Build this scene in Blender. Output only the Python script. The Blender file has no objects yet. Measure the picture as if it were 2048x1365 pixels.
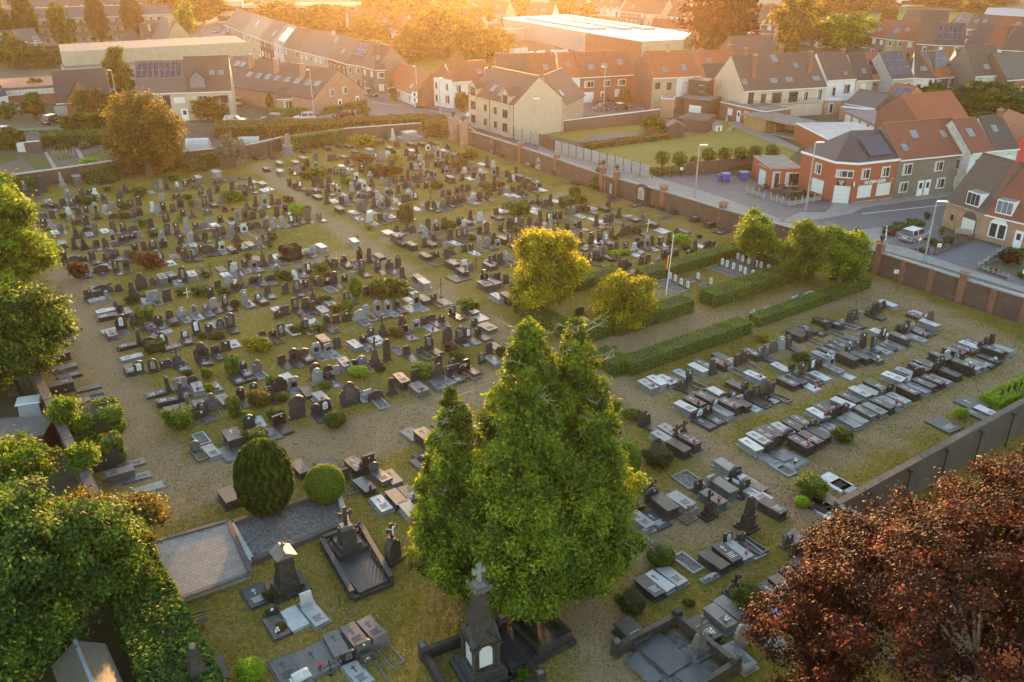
import bpy, math, random
import numpy as np
from mathutils import Vector, Matrix
R = math.radians
rnd = random.Random(7)
sc = bpy.context.scene
C = sc.collection

# ---------------------------------------------------------------- camera
F_PX, PITCH, CAM_H = 1751.0, R(25.4), 35.0
cam_d = bpy.data.cameras.new('camera'); cam = bpy.data.objects.new('camera', cam_d); C.objects.link(cam)
cam.location = (0, 0, CAM_H); cam.rotation_euler = (R(90) - PITCH, 0, 0)
cam_d.sensor_width = 36.0; cam_d.lens = F_PX / 2048 * 36; cam_d.clip_start = 0.5; cam_d.clip_end = 6000
sc.camera = cam
# ---------------------------------------------------------------- sky and sun
SUN_EL, SUN_AZ = R(3.5), R(-2.5)
world = bpy.data.worlds.new('World'); sc.world = world; world.use_nodes = True
wn = world.node_tree.nodes; wl = world.node_tree.links
sky = wn.new('ShaderNodeTexSky'); sky.sky_type = 'NISHITA'; sky.sun_disc = False
sky.sun_elevation = SUN_EL; sky.sun_rotation = SUN_AZ; sky.air_density = 1.0; sky.dust_density = 0.6; sky.ozone_density = 1.0
bg = wn['Background']; wl.new(sky.outputs[0], bg.inputs[0]); bg.inputs[1].default_value = 0.15
sun_d = bpy.data.lights.new('sun', 'SUN'); sun = bpy.data.objects.new('sun', sun_d); C.objects.link(sun)
sun_d.energy = 2.1; sun_d.angle = R(1.5); sun_d.color = (1.0, 0.50, 0.17)
_s = Vector((math.sin(SUN_AZ) * math.cos(SUN_EL), math.cos(SUN_AZ) * math.cos(SUN_EL), math.sin(SUN_EL)))
sun.rotation_euler = (-_s).to_track_quat('-Z', 'Y').to_euler()
sc.view_settings.view_transform = 'Standard'; sc.view_settings.look = 'None'
sc.view_settings.exposure = 3.05; sc.view_settings.gamma = 1.0
HAZE_D, HAZE_G = 0.000105, 0.75
sc.cycles.max_bounces = 5; sc.cycles.diffuse_bounces = 2; sc.cycles.glossy_bounces = 2
sc.cycles.transmission_bounces = 3; sc.cycles.transparent_max_bounces = 6; sc.cycles.volume_bounces = 0
sc.cycles.use_denoising = True

# ---------------------------------------------------------------- where a thing stands
_cp, _sp = math.cos(PITCH), math.sin(PITCH)
def P(x, y, z=0.0):
    dx = (x - 1024) / F_PX; dy = (682.5 - y) / F_PX
    d = (dx, _cp + dy * _sp, -_sp + dy * _cp)
    t = (z - CAM_H) / d[2]
    return Vector((d[0] * t, d[1] * t, z))
AZ = R(55.1)                     # bearing of the grave rows
U = Vector((math.sin(AZ), math.cos(AZ), 0)); V = Vector((math.cos(AZ), -math.sin(AZ), 0))
RZ_U = math.atan2(U.y, U.x)      # rotation that turns local x on to the rows
def UV(u, v, z=0.0): return Vector((U.x * u + V.x * v, U.y * u + V.y * v, z))
def toUV(p): return (p.x * U.x + p.y * U.y, p.x * V.x + p.y * V.y)

# ---------------------------------------------------------------- materials
MATS = {}
def nt(name):
    m = bpy.data.materials.new(name); m.use_nodes = True
    n = m.node_tree.nodes; l = m.node_tree.links
    return m, n, l, n['Principled BSDF']
def mixc(n, l, fac, a, b, mode='MIX'):
    x = n.new('ShaderNodeMix'); x.data_type = 'RGBA'; x.blend_type = mode
    for sock, val in ((x.inputs[0], fac), (x.inputs[6], a), (x.inputs[7], b)):
        if hasattr(val, 'is_output'): l.new(val, sock)
        elif isinstance(val, (int, float)): sock.default_value = val
        else: sock.default_value = (*val, 1) if len(val) == 3 else val
    return x.outputs[2]
def noise(n, l, scale, detail=3, rough=0.6, vec=None):
    t = n.new('ShaderNodeTexNoise'); t.inputs['Scale'].default_value = scale
    t.inputs['Detail'].default_value = detail; t.inputs['Roughness'].default_value = rough
    if vec is not None: l.new(vec, t.inputs['Vector'])
    return t.outputs['Fac']
def ramp(n, l, fac, a, b):
    r = n.new('ShaderNodeMapRange'); r.inputs['From Min'].default_value = a; r.inputs['From Max'].default_value = b
    l.new(fac, r.inputs['Value']); return r.outputs[0]
def bump(n, l, h, strength, dist, b):
    x = n.new('ShaderNodeBump'); x.inputs['Strength'].default_value = strength; x.inputs['Distance'].default_value = dist
    l.new(h, x.inputs['Height']); l.new(x.outputs[0], b.inputs['Normal'])
def geo_pos(n): return n.new('ShaderNodeNewGeometry').outputs['Position']
def objc(n): return n.new('ShaderNodeTexCoord').outputs['Object']

def stone(name, c1, c2, rough=0.6, lichen=0.0, scale=2.2, spec=0.5):
    m, n, l, b = nt(name); pos = geo_pos(n)
    rr = n.new('ShaderNodeObjectInfo').outputs['Random']
    f = ramp(n, l, noise(n, l, scale, 5, 0.7, pos), 0.35, 0.68)
    col = mixc(n, l, f, c1, c2)
    f2 = ramp(n, l, rr, 0, 1)
    col = mixc(n, l, f2, col, mixc(n, l, 1.0, col, (0.62, 0.6, 0.58), 'MULTIPLY'))
    if lichen:
        f3 = ramp(n, l, noise(n, l, 9, 4, 0.7, pos), 0.60, 0.66)
        mm = n.new('ShaderNodeMath'); mm.operation = 'MULTIPLY'; l.new(f3, mm.inputs[0]); mm.inputs[1].default_value = lichen
        col = mixc(n, l, mm.outputs[0], col, (0.34, 0.34, 0.29))
    l.new(col, b.inputs['Base Color']); b.inputs['Roughness'].default_value = rough
    b.inputs['Specular IOR Level'].default_value = spec
    bump(n, l, noise(n, l, 14, 4, 0.7, pos), 0.35, 0.03, b)
    MATS[name] = m; return m
def plain(name, col, rough=0.6, metal=0.0, var=0.15, spec=0.5, scale=3.0):
    m, n, l, b = nt(name); pos = geo_pos(n)
    f = noise(n, l, scale, 4, 0.6, pos)
    c = mixc(n, l, ramp(n, l, f, 0.3, 0.7), tuple(x * (1 - var) for x in col), tuple(min(1, x * (1 + var)) for x in col))
    l.new(c, b.inputs['Base Color']); b.inputs['Roughness'].default_value = rough; b.inputs['Metallic'].default_value = metal
    b.inputs['Specular IOR Level'].default_value = spec
    MATS[name] = m; return m
# gravestone tones
stone('d', (0.024, 0.021, 0.021), (0.068, 0.060, 0.056), 0.6, 0.35)
stone('g', (0.085, 0.082, 0.080), (0.17, 0.165, 0.16), 0.6, 0.4)
stone('l', (0.20, 0.20, 0.205), (0.33, 0.33, 0.335), 0.55, 0.25)
stone('w', (0.50, 0.50, 0.51), (0.68, 0.68, 0.69), 0.5)
stone('n', (0.010, 0.010, 0.012), (0.018, 0.018, 0.02), 0.12, spec=0.8)
stone('u', (0.13, 0.095, 0.08), (0.22, 0.165, 0.14), 0.5, 0.3)
stone('ds', (0.022, 0.021, 0.024), (0.055, 0.052, 0.055), 0.5, 0.25, spec=0.5)      # flat slabs, smoother
stone('gs', (0.075, 0.077, 0.085), (0.13, 0.132, 0.14), 0.42, 0.1, spec=0.5)
stone('ls', (0.17, 0.175, 0.185), (0.26, 0.265, 0.275), 0.42, 0.0, spec=0.5)
stone('ws', (0.42, 0.42, 0.43), (0.56, 0.56, 0.57), 0.4, 0.0, spec=0.5)
plain('gravel_grey', (0.13, 0.12, 0.115), 0.9, var=0.65, scale=6)
plain('engraving_dark', (0.02, 0.02, 0.022), 0.5)
plain('engraving_light', (0.5, 0.5, 0.5), 0.5)
plain('porcelain', (0.75, 0.75, 0.76), 0.3, var=0.03)
plain('flower_pink', (0.62, 0.18, 0.30), 0.7, var=0.4, scale=20)
plain('flower_white', (0.75, 0.75, 0.70), 0.7, var=0.2, scale=20)
plain('flower_red', (0.5, 0.06, 0.05), 0.7, var=0.4, scale=20)
plain('iron', (0.03, 0.026, 0.024), 0.55, 0.3)
plain('bronze_green', (0.20, 0.34, 0.33), 0.5, 0.2)
plain('white_paint', (0.74, 0.74, 0.74), 0.45, var=0.04)
plain('black_paint', (0.015, 0.015, 0.016), 0.4)
plain('zinc', (0.33, 0.36, 0.40), 0.35, 0.5)
plain('galvanised', (0.42, 0.43, 0.44), 0.45, 0.6)
plain('concrete', (0.26, 0.25, 0.235), 0.85, var=0.25)
plain('concrete_dark', (0.085, 0.072, 0.066), 0.85, var=0.35)
plain('concrete_pale', (0.36, 0.35, 0.33), 0.8, var=0.2)
plain('wood_brown', (0.17, 0.10, 0.055), 0.7, var=0.3)
plain('wood_dark', (0.07, 0.05, 0.04), 0.7, var=0.3)
plain('wood_golden', (0.36, 0.22, 0.10), 0.6, var=0.25)
plain('soil', (0.085, 0.065, 0.05), 0.95, var=0.4, scale=6)
plain('bark', (0.10, 0.078, 0.06), 0.9, var=0.35, scale=8)
plain('dead_wood', (0.30, 0.25, 0.20), 0.85, var=0.2)
plain('rubber', (0.02, 0.02, 0.02), 0.8)
plain('polythene', (0.48, 0.50, 0.50), 0.25, var=0.1)
plain('blue_plastic', (0.035, 0.085, 0.30), 0.4, var=0.1)
plain('glass_dark', (0.03, 0.035, 0.045), 0.06, var=0.3, spec=1.0)
plain('glass_sky', (0.16, 0.19, 0.23), 0.05, var=0.2, spec=1.0)
plain('curtain', (0.42, 0.41, 0.39), 0.5, var=0.2)
plain('shutter', (0.62, 0.62, 0.61), 0.5, var=0.04)
plain('solar', (0.018, 0.020, 0.045), 0.12, var=0.2, spec=0.9)

def brickmat(name, c1, c2, mortar, scale=1.0, bw=0.21, bh=0.065, rough=0.85, stain=0.35):
    m, n, l, b = nt(name); tc = objc(n)
    sx = n.new('ShaderNodeSeparateXYZ'); l.new(tc, sx.inputs[0])
    ad = n.new('ShaderNodeMath'); ad.operation = 'ADD'; l.new(sx.outputs[0], ad.inputs[0]); l.new(sx.outputs[1], ad.inputs[1])
    cx = n.new('ShaderNodeCombineXYZ'); l.new(ad.outputs[0], cx.inputs[0]); l.new(sx.outputs[2], cx.inputs[1])
    br = n.new('ShaderNodeTexBrick'); l.new(cx.outputs[0], br.inputs['Vector'])
    br.inputs['Scale'].default_value = scale; br.inputs['Brick Width'].default_value = bw; br.inputs['Row Height'].default_value = bh
    br.inputs['Mortar Size'].default_value = 0.008; br.inputs['Color1'].default_value = (*c1, 1); br.inputs['Color2'].default_value = (*c2, 1)
    br.inputs['Mortar'].default_value = (*mortar, 1); br.inputs['Bias'].default_value = 0.1
    pos = geo_pos(n)
    f = ramp(n, l, noise(n, l, 0.9, 5, 0.7, pos), 0.3, 0.75)
    col = mixc(n, l, f, br.outputs['Color'], mixc(n, l, 1.0, br.outputs['Color'], (1 - stain, 1 - stain, 1 - stain), 'MULTIPLY'))
    l.new(col, b.inputs['Base Color']); b.inputs['Roughness'].default_value = rough
    MATS[name] = m; return m
brickmat('brick_red', (0.24, 0.075, 0.045), (0.30, 0.10, 0.06), (0.22, 0.17, 0.14))
brickmat('brick_orange', (0.34, 0.062, 0.024), (0.40, 0.085, 0.035), (0.26, 0.12, 0.08), stain=0.12)
brickmat('brick_dark', (0.085, 0.06, 0.055), (0.13, 0.09, 0.08), (0.11, 0.095, 0.09))
brickmat('brick_grey', (0.17, 0.14, 0.12), (0.22, 0.185, 0.16), (0.2, 0.18, 0.16))
brickmat('brick_yellow', (0.38, 0.29, 0.20), (0.46, 0.36, 0.26), (0.36, 0.31, 0.25), stain=0.2)
brickmat('brick_beige', (0.47, 0.39, 0.30), (0.54, 0.46, 0.36), (0.42, 0.37, 0.31), stain=0.15)
brickmat('brick_salmon', (0.40, 0.20, 0.13), (0.46, 0.25, 0.17), (0.36, 0.27, 0.22))
brickmat('cemetery_brick', (0.125, 0.066, 0.050), (0.17, 0.09, 0.068), (0.13, 0.11, 0.10), stain=0.5)
brickmat('wall_black', (0.052, 0.042, 0.040), (0.085, 0.066, 0.060), (0.075, 0.066, 0.062), stain=0.5)
brickmat('whitewashed_brick', (0.34, 0.31, 0.28), (0.20, 0.15, 0.13), (0.16, 0.13, 0.12), stain=0.55)
brickmat('pavers_pale', (0.27, 0.25, 0.235), (0.31, 0.29, 0.27), (0.18, 0.17, 0.16), bw=0.4, bh=0.3)
plain('plaster_white', (0.66, 0.66, 0.66), 0.8, var=0.08, scale=0.8)
plain('plaster_pale_blue', (0.52, 0.56, 0.60), 0.8, var=0.08, scale=0.8)
plain('plaster_grey', (0.33, 0.33, 0.33), 0.8, var=0.12, scale=0.8)
plain('plaster_beige', (0.50, 0.43, 0.34), 0.8, var=0.1, scale=0.8)
plain('plaster_worn', (0.50, 0.48, 0.46), 0.85, var=0.3, scale=1.5)
plain('cladding_beige', (0.36, 0.32, 0.25), 0.6, var=0.1, scale=0.8)
plain('flat_roof', (0.15, 0.14, 0.14), 0.8, var=0.3, scale=0.7)
plain('flat_roof_pale', (0.52, 0.54, 0.58), 0.35, var=0.15, scale=0.3)
plain('flat_roof_grey', (0.20, 0.22, 0.26), 0.5, var=0.2, scale=0.5)
def roofmat(name, c1, c2, period=0.22, rough=0.7):
    m, n, l, b = nt(name); pos = geo_pos(n); tc = objc(n)
    w = n.new('ShaderNodeTexWave'); w.wave_type = 'BANDS'; w.bands_direction = 'Z'; w.wave_profile = 'SAW'
    w.inputs['Scale'].default_value = 0.314 / period / 1.0; w.inputs['Distortion'].default_value = 0.4; l.new(tc, w.inputs[0])
    w2 = n.new('ShaderNodeTexWave'); w2.wave_type = 'BANDS'; w2.bands_direction = 'X'
    w2.inputs['Scale'].default_value = 0.314 / 0.25; w2.inputs['Distortion'].default_value = 0.3; l.new(tc, w2.inputs[0])
    f = ramp(n, l, noise(n, l, 1.3, 6, 0.75, pos), 0.3, 0.7)
    col = mixc(n, l, f, c1, c2)
    col = mixc(n, l, ramp(n, l, noise(n, l, 11, 3, 0.8, pos), 0.45, 0.72), col, mixc(n, l, 1.0, col, (0.55, 0.55, 0.55), 'MULTIPLY'))
    l.new(col, b.inputs['Base Color']); b.inputs['Roughness'].default_value = rough
    mm = n.new('ShaderNodeMath'); mm.operation = 'ADD'; l.new(w.outputs['Fac'], mm.inputs[0]); l.new(w2.outputs['Fac'], mm.inputs[1])
    bump(n, l, mm.outputs[0], 0.6, 0.03, b)
    MATS[name] = m; return m
roofmat('roof_red', (0.27, 0.075, 0.035), (0.15, 0.055, 0.035))
roofmat('roof_orange', (0.40, 0.105, 0.035), (0.26, 0.078, 0.035))
roofmat('roof_brown', (0.115, 0.075, 0.06), (0.075, 0.055, 0.048))
roofmat('roof_dark', (0.062, 0.052, 0.052), (0.042, 0.038, 0.04), rough=0.5)
roofmat('roof_grey', (0.13, 0.115, 0.11), (0.09, 0.08, 0.08))
roofmat('roof_mossy', (0.075, 0.062, 0.05), (0.11, 0.10, 0.075))

# ---------------------------------------------------------------- mesh builder
class MB:
    def __init__(s): s.v = []; s.f = []; s.m = []; s.mats = []
    def mi(s, m):
        if m not in s.mats: s.mats.append(m)
        return s.mats.index(m)
    def face(s, pts, m):
        k = len(s.v); s.v += [tuple(p) for p in pts]; s.f.append(tuple(range(k, k + len(pts)))); s.m.append(s.mi(m))
    def prism(s, poly, z0, z1, m, top=None, taper=1.0):
        n = len(poly); k = len(s.v)
        cx = sum(p[0] for p in poly) / n; cy = sum(p[1] for p in poly) / n
        s.v += [(p[0], p[1], z0) for p in poly] + [(cx + (p[0] - cx) * taper, cy + (p[1] - cy) * taper, z1) for p in poly]
        i = s.mi(m); j = s.mi(top) if top else i
        for a in range(n): b = (a + 1) % n; s.f.append((k + a, k + b, k + n + b, k + n + a)); s.m.append(i)
        s.f.append(tuple(k + n + a for a in range(n))); s.m.append(j)
        s.f.append(tuple(k + a for a in reversed(range(n)))); s.m.append(i)
    def box(s, x0, y0, z0, x1, y1, z1, m, top=None, taper=1.0): s.prism([(x0, y0), (x1, y0), (x1, y1), (x0, y1)], z0, z1, m, top, taper)
    def cyl(s, x, y, z0, z1, r, m, n=10, r1=None):
        pl = [(x + r * math.cos(2 * math.pi * a / n), y + r * math.sin(2 * math.pi * a / n)) for a in range(n)]
        s.prism(pl, z0, z1, m, taper=(r1 / r if r1 is not None else 1.0))
    def sph(s, x, y, z, r, m, n=10, k=6, sz=1.0):
        b = len(s.v); i = s.mi(m); s.v.append((x, y, z - r * sz))
        for a in range(1, k):
            t = math.pi * a / k
            for c in range(n): s.v.append((x + r * math.sin(t) * math.cos(2 * math.pi * c / n), y + r * math.sin(t) * math.sin(2 * math.pi * c / n), z - r * sz * math.cos(t)))
        s.v.append((x, y, z + r * sz)); e = len(s.v) - 1
        for c in range(n): s.f.append((b, b + 1 + (c + 1) % n, b + 1 + c)); s.m.append(i)
        for a in range(k - 2):
            for c in range(n): s.f.append((b + 1 + a * n + c, b + 1 + a * n + (c + 1) % n, b + 1 + (a + 1) * n + (c + 1) % n, b + 1 + (a + 1) * n + c)); s.m.append(i)
        q = b + 1 + (k - 2) * n
        for c in range(n): s.f.append((q + c, q + (c + 1) % n, e)); s.m.append(i)
    def extr(s, prof, y0, y1, m):        # outline in x,z pushed along y
        n = len(prof); k = len(s.v); i = s.mi(m)
        s.v += [(p[0], y0, p[1]) for p in prof] + [(p[0], y1, p[1]) for p in prof]
        for a in range(n): b = (a + 1) % n; s.f.append((k + b, k + a, k + n + a, k + n + b)); s.m.append(i)
        s.f.append(tuple(k + a for a in range(n))); s.m.append(i)
        s.f.append(tuple(k + n + a for a in reversed(range(n)))); s.m.append(i)
    def tube(s, pts, rs, m, n=6):
        k = len(s.v); i = s.mi(m); pts = [Vector(p) for p in pts]
        if isinstance(rs, (int, float)): rs = [rs] * len(pts)
        for a, p in enumerate(pts):
            d = (pts[min(a + 1, len(pts) - 1)] - pts[max(a - 1, 0)])
            d = d.normalized() if d.length > 1e-6 else Vector((0, 0, 1))
            x = d.cross(Vector((0, 0, 1)) if abs(d.z) < 0.9 else Vector((1, 0, 0))).normalized(); y = d.cross(x)
            for c in range(n):
                t = 2 * math.pi * c / n; s.v.append(tuple(p + (x * math.cos(t) + y * math.sin(t)) * rs[a]))
        for a in range(len(pts) - 1):
            for c in range(n): s.f.append((k + a * n + c, k + a * n + (c + 1) % n, k + (a + 1) * n + (c + 1) % n, k + (a + 1) * n + c)); s.m.append(i)
        s.f.append(tuple(k + c for c in reversed(range(n)))); s.m.append(i)
        e = k + (len(pts) - 1) * n; s.f.append(tuple(e + c for c in range(n))); s.m.append(i)
    def bar(s, a, b, w, h, m):           # beam between two points, w across, h thick
        a = Vector(a); b = Vector(b); d = (b - a).normalized()
        x = d.cross(Vector((0, 0, 1))); x = x.normalized() if x.length > 1e-4 else Vector((1, 0, 0)); y = x.cross(d).normalized()
        c = [a - x * w / 2 - y * h / 2, a + x * w / 2 - y * h / 2, a + x * w / 2 + y * h / 2, a - x * w / 2 + y * h / 2]
        k = len(s.v); i = s.mi(m); s.v += [tuple(p) for p in c] + [tuple(p + (b - a)) for p in c]
        for q in ((0, 1, 5, 4), (1, 2, 6, 5), (2, 3, 7, 6), (3, 0, 4, 7), (3, 2, 1, 0), (4, 5, 6, 7)): s.f.append(tuple(k + z for z in q)); s.m.append(i)
    def mesh(s, name='mesh'):
        me = bpy.data.meshes.new(name); me.from_pydata(s.v, [], s.f)
        for m in s.mats: me.materials.append(MATS[m] if isinstance(m, str) else m)
        me.polygons.foreach_set('material_index', s.m); me.update(); return me
def link(name, mesh, parent=None, loc=(0, 0, 0), rz=0.0):
    o = bpy.data.objects.new(name, mesh); C.objects.link(o)
    if parent is not None: o.parent = parent
    o.location = loc; o.rotation_euler = (0, 0, rz); return o
def tag(o, label=None, cat=None, group=None, kind=None):
    if label: o['label'] = label
    if cat: o['category'] = cat
    if group: o['group'] = group
    if kind: o['kind'] = kind
    return o
def copy_tree(o, parent=None):
    c = o.copy(); C.objects.link(c)
    if parent is not None: c.parent = parent; c.matrix_parent_inverse.identity()
    for ch in o.children: copy_tree(ch, c)
    return c
_cache = {}
def cached(key, fn):
    if key not in _cache: _cache[key] = fn()
    return _cache[key]
# ================================================================ the ground
def sheet(name, pts, z, mat, kind='structure'):
    mb = MB(); mb.face([(p[0], p[1], z) for p in pts], mat); o = link(name, mb.mesh(name)); tag(o, kind=kind); return o
def pxs(lst): return [P(x, y) for x, y in lst]

m, n, l, b = nt('town_ground'); pos = geo_pos(n)
c = mixc(n, l, ramp(n, l, noise(n, l, 0.02, 6, 0.7, pos), 0.42, 0.6), (0.075, 0.075, 0.032), (0.13, 0.105, 0.075))
c = mixc(n, l, ramp(n, l, noise(n, l, 0.5, 5, 0.7, pos), 0.4, 0.7), c, mixc(n, l, 1.0, c, (0.6, 0.62, 0.6), 'MULTIPLY'))
l.new(c, b.inputs['Base Color']); b.inputs['Roughness'].default_value = 0.95; MATS['town_ground'] = m
S = 2600
sheet('ground', [(-S, -S), (S, -S), (S, S), (-S, S)], -0.02, 'town_ground')

# grass with dry worn tracks; the wear is an attribute of the ground itself
m, n, l, b = nt('cemetery_grass'); pos = geo_pos(n)
at = n.new('ShaderNodeAttribute'); at.attribute_name = 'wear'
w0 = noise(n, l, 0.35, 6, 0.65, pos); w1 = noise(n, l, 2.6, 5, 0.75, pos); w2 = noise(n, l, 14, 4, 0.8, pos)
mm = n.new('ShaderNodeMath'); mm.operation = 'MULTIPLY_ADD'; l.new(w0, mm.inputs[0]); mm.inputs[1].default_value = 0.85; l.new(at.outputs['Fac'], mm.inputs[2])
m2 = n.new('ShaderNodeMath'); m2.operation = 'MULTIPLY_ADD'; l.new(w1, m2.inputs[0]); m2.inputs[1].default_value = 0.55; l.new(mm.outputs[0], m2.inputs[2])
grass = mixc(n, l, ramp(n, l, w1, 0.32, 0.68), (0.25, 0.182, 0.024), (0.48, 0.33, 0.075))
grass = mixc(n, l, ramp(n, l, noise(n, l, 0.13, 4, 0.6, pos), 0.42, 0.62), grass, mixc(n, l, 1.0, grass, (0.70, 0.80, 0.62), 'MULTIPLY'))
dry = mixc(n, l, ramp(n, l, w2, 0.3, 0.7), (0.34, 0.215, 0.125), (0.58, 0.41, 0.26))
col = mixc(n, l, ramp(n, l, m2.outputs[0], 0.70, 1.06), grass, dry)
w3 = noise(n, l, 5.5, 4, 0.85, pos)
col = mixc(n, l, ramp(n, l, w3, 0.50, 0.60), col, mixc(n, l, 1.0, col, (0.62, 0.66, 0.60), 'MULTIPLY'))
col = mixc(n, l, ramp(n, l, w2, 0.45, 0.60), col, mixc(n, l, 1.0, col, (0.62, 0.64, 0.58), 'MULTIPLY'))
l.new(col, b.inputs['Base Color']); b.inputs['Roughness'].default_value = 0.95; b.inputs['Specular IOR Level'].default_value = 0.15
bump(n, l, w3, 1.0, 0.22, b)
MATS['cemetery_grass'] = m
def cemetery_ground():
    u = np.arange(0, 86.01, 0.5); v = np.arange(-153, 1.01, 0.5)
    uu, vv = np.meshgrid(u, v, indexing='ij')
    X = U.x * uu + V.x * vv; Y = U.y * uu + V.y * vv
    w = np.zeros_like(X)
    def seg(pts, r, s):
        pp = [P(*p) for p in pts]
        for a, b2 in zip(pp, pp[1:]):
            ax, ay, bx, by = a.x, a.y, b2.x, b2.y
            t = np.clip(((X - ax) * (bx - ax) + (Y - ay) * (by - ay)) / ((bx - ax) ** 2 + (by - ay) ** 2 + 1e-9), 0, 1)
            d = np.hypot(X - ax - t * (bx - ax), Y - ay - t * (by - ay))
            np.maximum(w, s * np.clip(1.35 - d / r, 0, 1), out=w)
    seg([(125, 520), (165, 600), (190, 680), (235, 790), (300, 930), (360, 985), (420, 940), (640, 885), (880, 810), (1020, 765)], 2.6, 0.36)
    seg([(330, 1010), (420, 985), (700, 900), (900, 850)], 2.0, 0.36)
    seg([(1000, 760), (1190, 700), (1330, 670), (1480, 640), (1640, 600), (1750, 600)], 3.0, 0.42)
    seg([(1330, 590), (1370, 625), (1420, 655)], 2.2, 0.5)
    seg([(1200, 740), (1290, 810), (1440, 915), (1600, 1020), (1720, 1100)], 2.0, 0.42)
    seg([(1060, 1150), (1150, 1230), (1220, 1300), (1290, 1420)], 2.3, 0.48)
    seg([(1290, 790), (1480, 730), (1780, 640)], 1.4, 0.30)
    seg([(1400, 860), (1560, 790), (1900, 680)], 1.4, 0.26)
    seg([(1560, 960), (1800, 850), (2040, 740)], 1.8, 0.3)
    seg([(1760, 580), (1850, 620), (1990, 690), (2048, 720)], 2.6, 0.38)
    seg([(520, 330), (640, 430), (770, 520), (900, 600), (1010, 680)], 1.8, 0.34)
    seg([(780, 480), (960, 440), (1130, 390)], 1.7, 0.34)
    seg([(1030, 290), (1200, 370), (1400, 470)], 2.0, 0.14)
    seg([(470, 545), (740, 500)], 1.5, 0.28); seg([(330, 690), (520, 620)], 2.0, 0.12)
    seg([(640, 1060), (700, 1250), (900, 1230)], 3.0, -0.2)
    seg([(1290, 1080), (1480, 1000), (1560, 950)], 3.0, 0.30)
    nu, nv = uu.shape
    idx = np.arange(nu * nv).reshape(nu, nv)
    q = np.stack([idx[:-1, :-1], idx[:-1, 1:], idx[1:, 1:], idx[1:, :-1]], -1).reshape(-1, 4)
    cu = (uu[:-1, :-1] + .25).ravel(); cv = (vv[:-1, :-1] + .25).ravel(); lim = np.interp(-cv, [0, 50, 70, 90, 150], [85.3, 85.1, 83.4, 82.1, 82.3])
    q = q[(cu < lim) & (cu > 4.4) & ((cv > -146.5 + .04 * (cu - 60)))]
    me = bpy.data.meshes.new('cemetery_lawn'); me.vertices.add(nu * nv)
    co = np.stack([X, Y, np.zeros_like(X)], -1).reshape(-1, 3); me.vertices.foreach_set('co', co.ravel())
    me.loops.add(q.size); me.loops.foreach_set('vertex_index', q[:, ::-1].ravel()); me.polygons.add(len(q))
    me.polygons.foreach_set('loop_start', np.arange(0, q.size, 4)); me.polygons.foreach_set('loop_total', np.full(len(q), 4))
    a = me.attributes.new('wear', 'FLOAT', 'POINT'); a.data.foreach_set('value', w.ravel().astype(np.float32))
    me.materials.append(MATS['cemetery_grass']); me.update()
    tag(link('cemetery_lawn', me), kind='structure')
cemetery_ground()

def roadmat(name, c1, c2, scale=0.6, crack=True):
    m, n, l, b = nt(name); pos = geo_pos(n)
    c = mixc(n, l, ramp(n, l, noise(n, l, scale, 6, 0.75, pos), 0.35, 0.7), c1, c2)
    c = mixc(n, l, ramp(n, l, noise(n, l, 22, 3, 0.8, pos), 0.5, 0.75), c, mixc(n, l, 1.0, c, (0.7, 0.7, 0.7), 'MULTIPLY'))
    l.new(c, b.inputs['Base Color']); b.inputs['Roughness'].default_value = 0.8; MATS[name] = m
roadmat('asphalt', (0.115, 0.11, 0.12), (0.145, 0.14, 0.15), 0.25)
roadmat('asphalt_old', (0.12, 0.105, 0.11), (0.17, 0.15, 0.155), 0.5)
roadmat('pavement', (0.20, 0.185, 0.18), (0.26, 0.245, 0.235), 0.8)
roadmat('driveway', (0.10, 0.10, 0.115), (0.15, 0.15, 0.165), 0.9)
roadmat('path_gravel', (0.20, 0.17, 0.15), (0.28, 0.24, 0.21), 0.9)
def lawnmat(name, c1, c2, c3):
    m, n, l, b = nt(name); pos = geo_pos(n)
    c = mixc(n, l, ramp(n, l, noise(n, l, 0.22, 6, 0.7, pos), 0.35, 0.65), c1, c2)
    c = mixc(n, l, ramp(n, l, noise(n, l, 3.5, 5, 0.8, pos), 0.5, 0.72), c, c3)
    l.new(c, b.inputs['Base Color']); b.inputs['Roughness'].default_value = 0.95; b.inputs['Specular IOR Level'].default_value = 0.1; MATS[name] = m
lawnmat('lawn_dry', (0.24, 0.20, 0.055), (0.18, 0.17, 0.038), (0.28, 0.225, 0.085))
lawnmat('lawn_green', (0.07, 0.10, 0.02), (0.10, 0.13, 0.03), (0.12, 0.13, 0.04))
lawnmat('vegetable_green', (0.05, 0.075, 0.02), (0.09, 0.11, 0.03), (0.11, 0.085, 0.055))
lawnmat('pitch_green', (0.10, 0.17, 0.04), (0.13, 0.20, 0.05), (0.14, 0.19, 0.06))

# the street east of the cemetery wall and the junctions
sheet('street', pxs([(905, 232), (1075, 310), (1190, 345), (1450, 432), (1600, 500), (1770, 540), (2048, 632), (2200, 690), (2200, 560), (2048, 560), (1905, 505), (1880, 450), (1930, 380), (2100, 345), (2100, 320), (1660, 398), (1520, 365), (1440, 348), (1300, 352), (1080, 285), (1030, 285), (940, 250), (942, 218), (905, 212), (800, 188), (770, 200)]), -0.004, 'asphalt')
sheet('car_park', pxs([(1345, 372), (1440, 347), (1518, 362), (1560, 350), (1660, 402), (1650, 425), (1600, 425), (1560, 445), (1465, 425)]), 0.0, 'asphalt_old')
sheet('street', pxs([(380, 250), (900, 262), (930, 236), (905, 214), (740, 186), (728, 215), (640, 236), (470, 240), (300, 235), (0, 262), (0, 272), (300, 250)]), 0.0, 'asphalt_old')
sheet('street', pxs([(728, 215), (742, 186), (640, 130), (540, 90), (500, 62), (470, 66), (545, 112), (610, 140), (700, 176)]), -0.008, 'asphalt')
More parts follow.
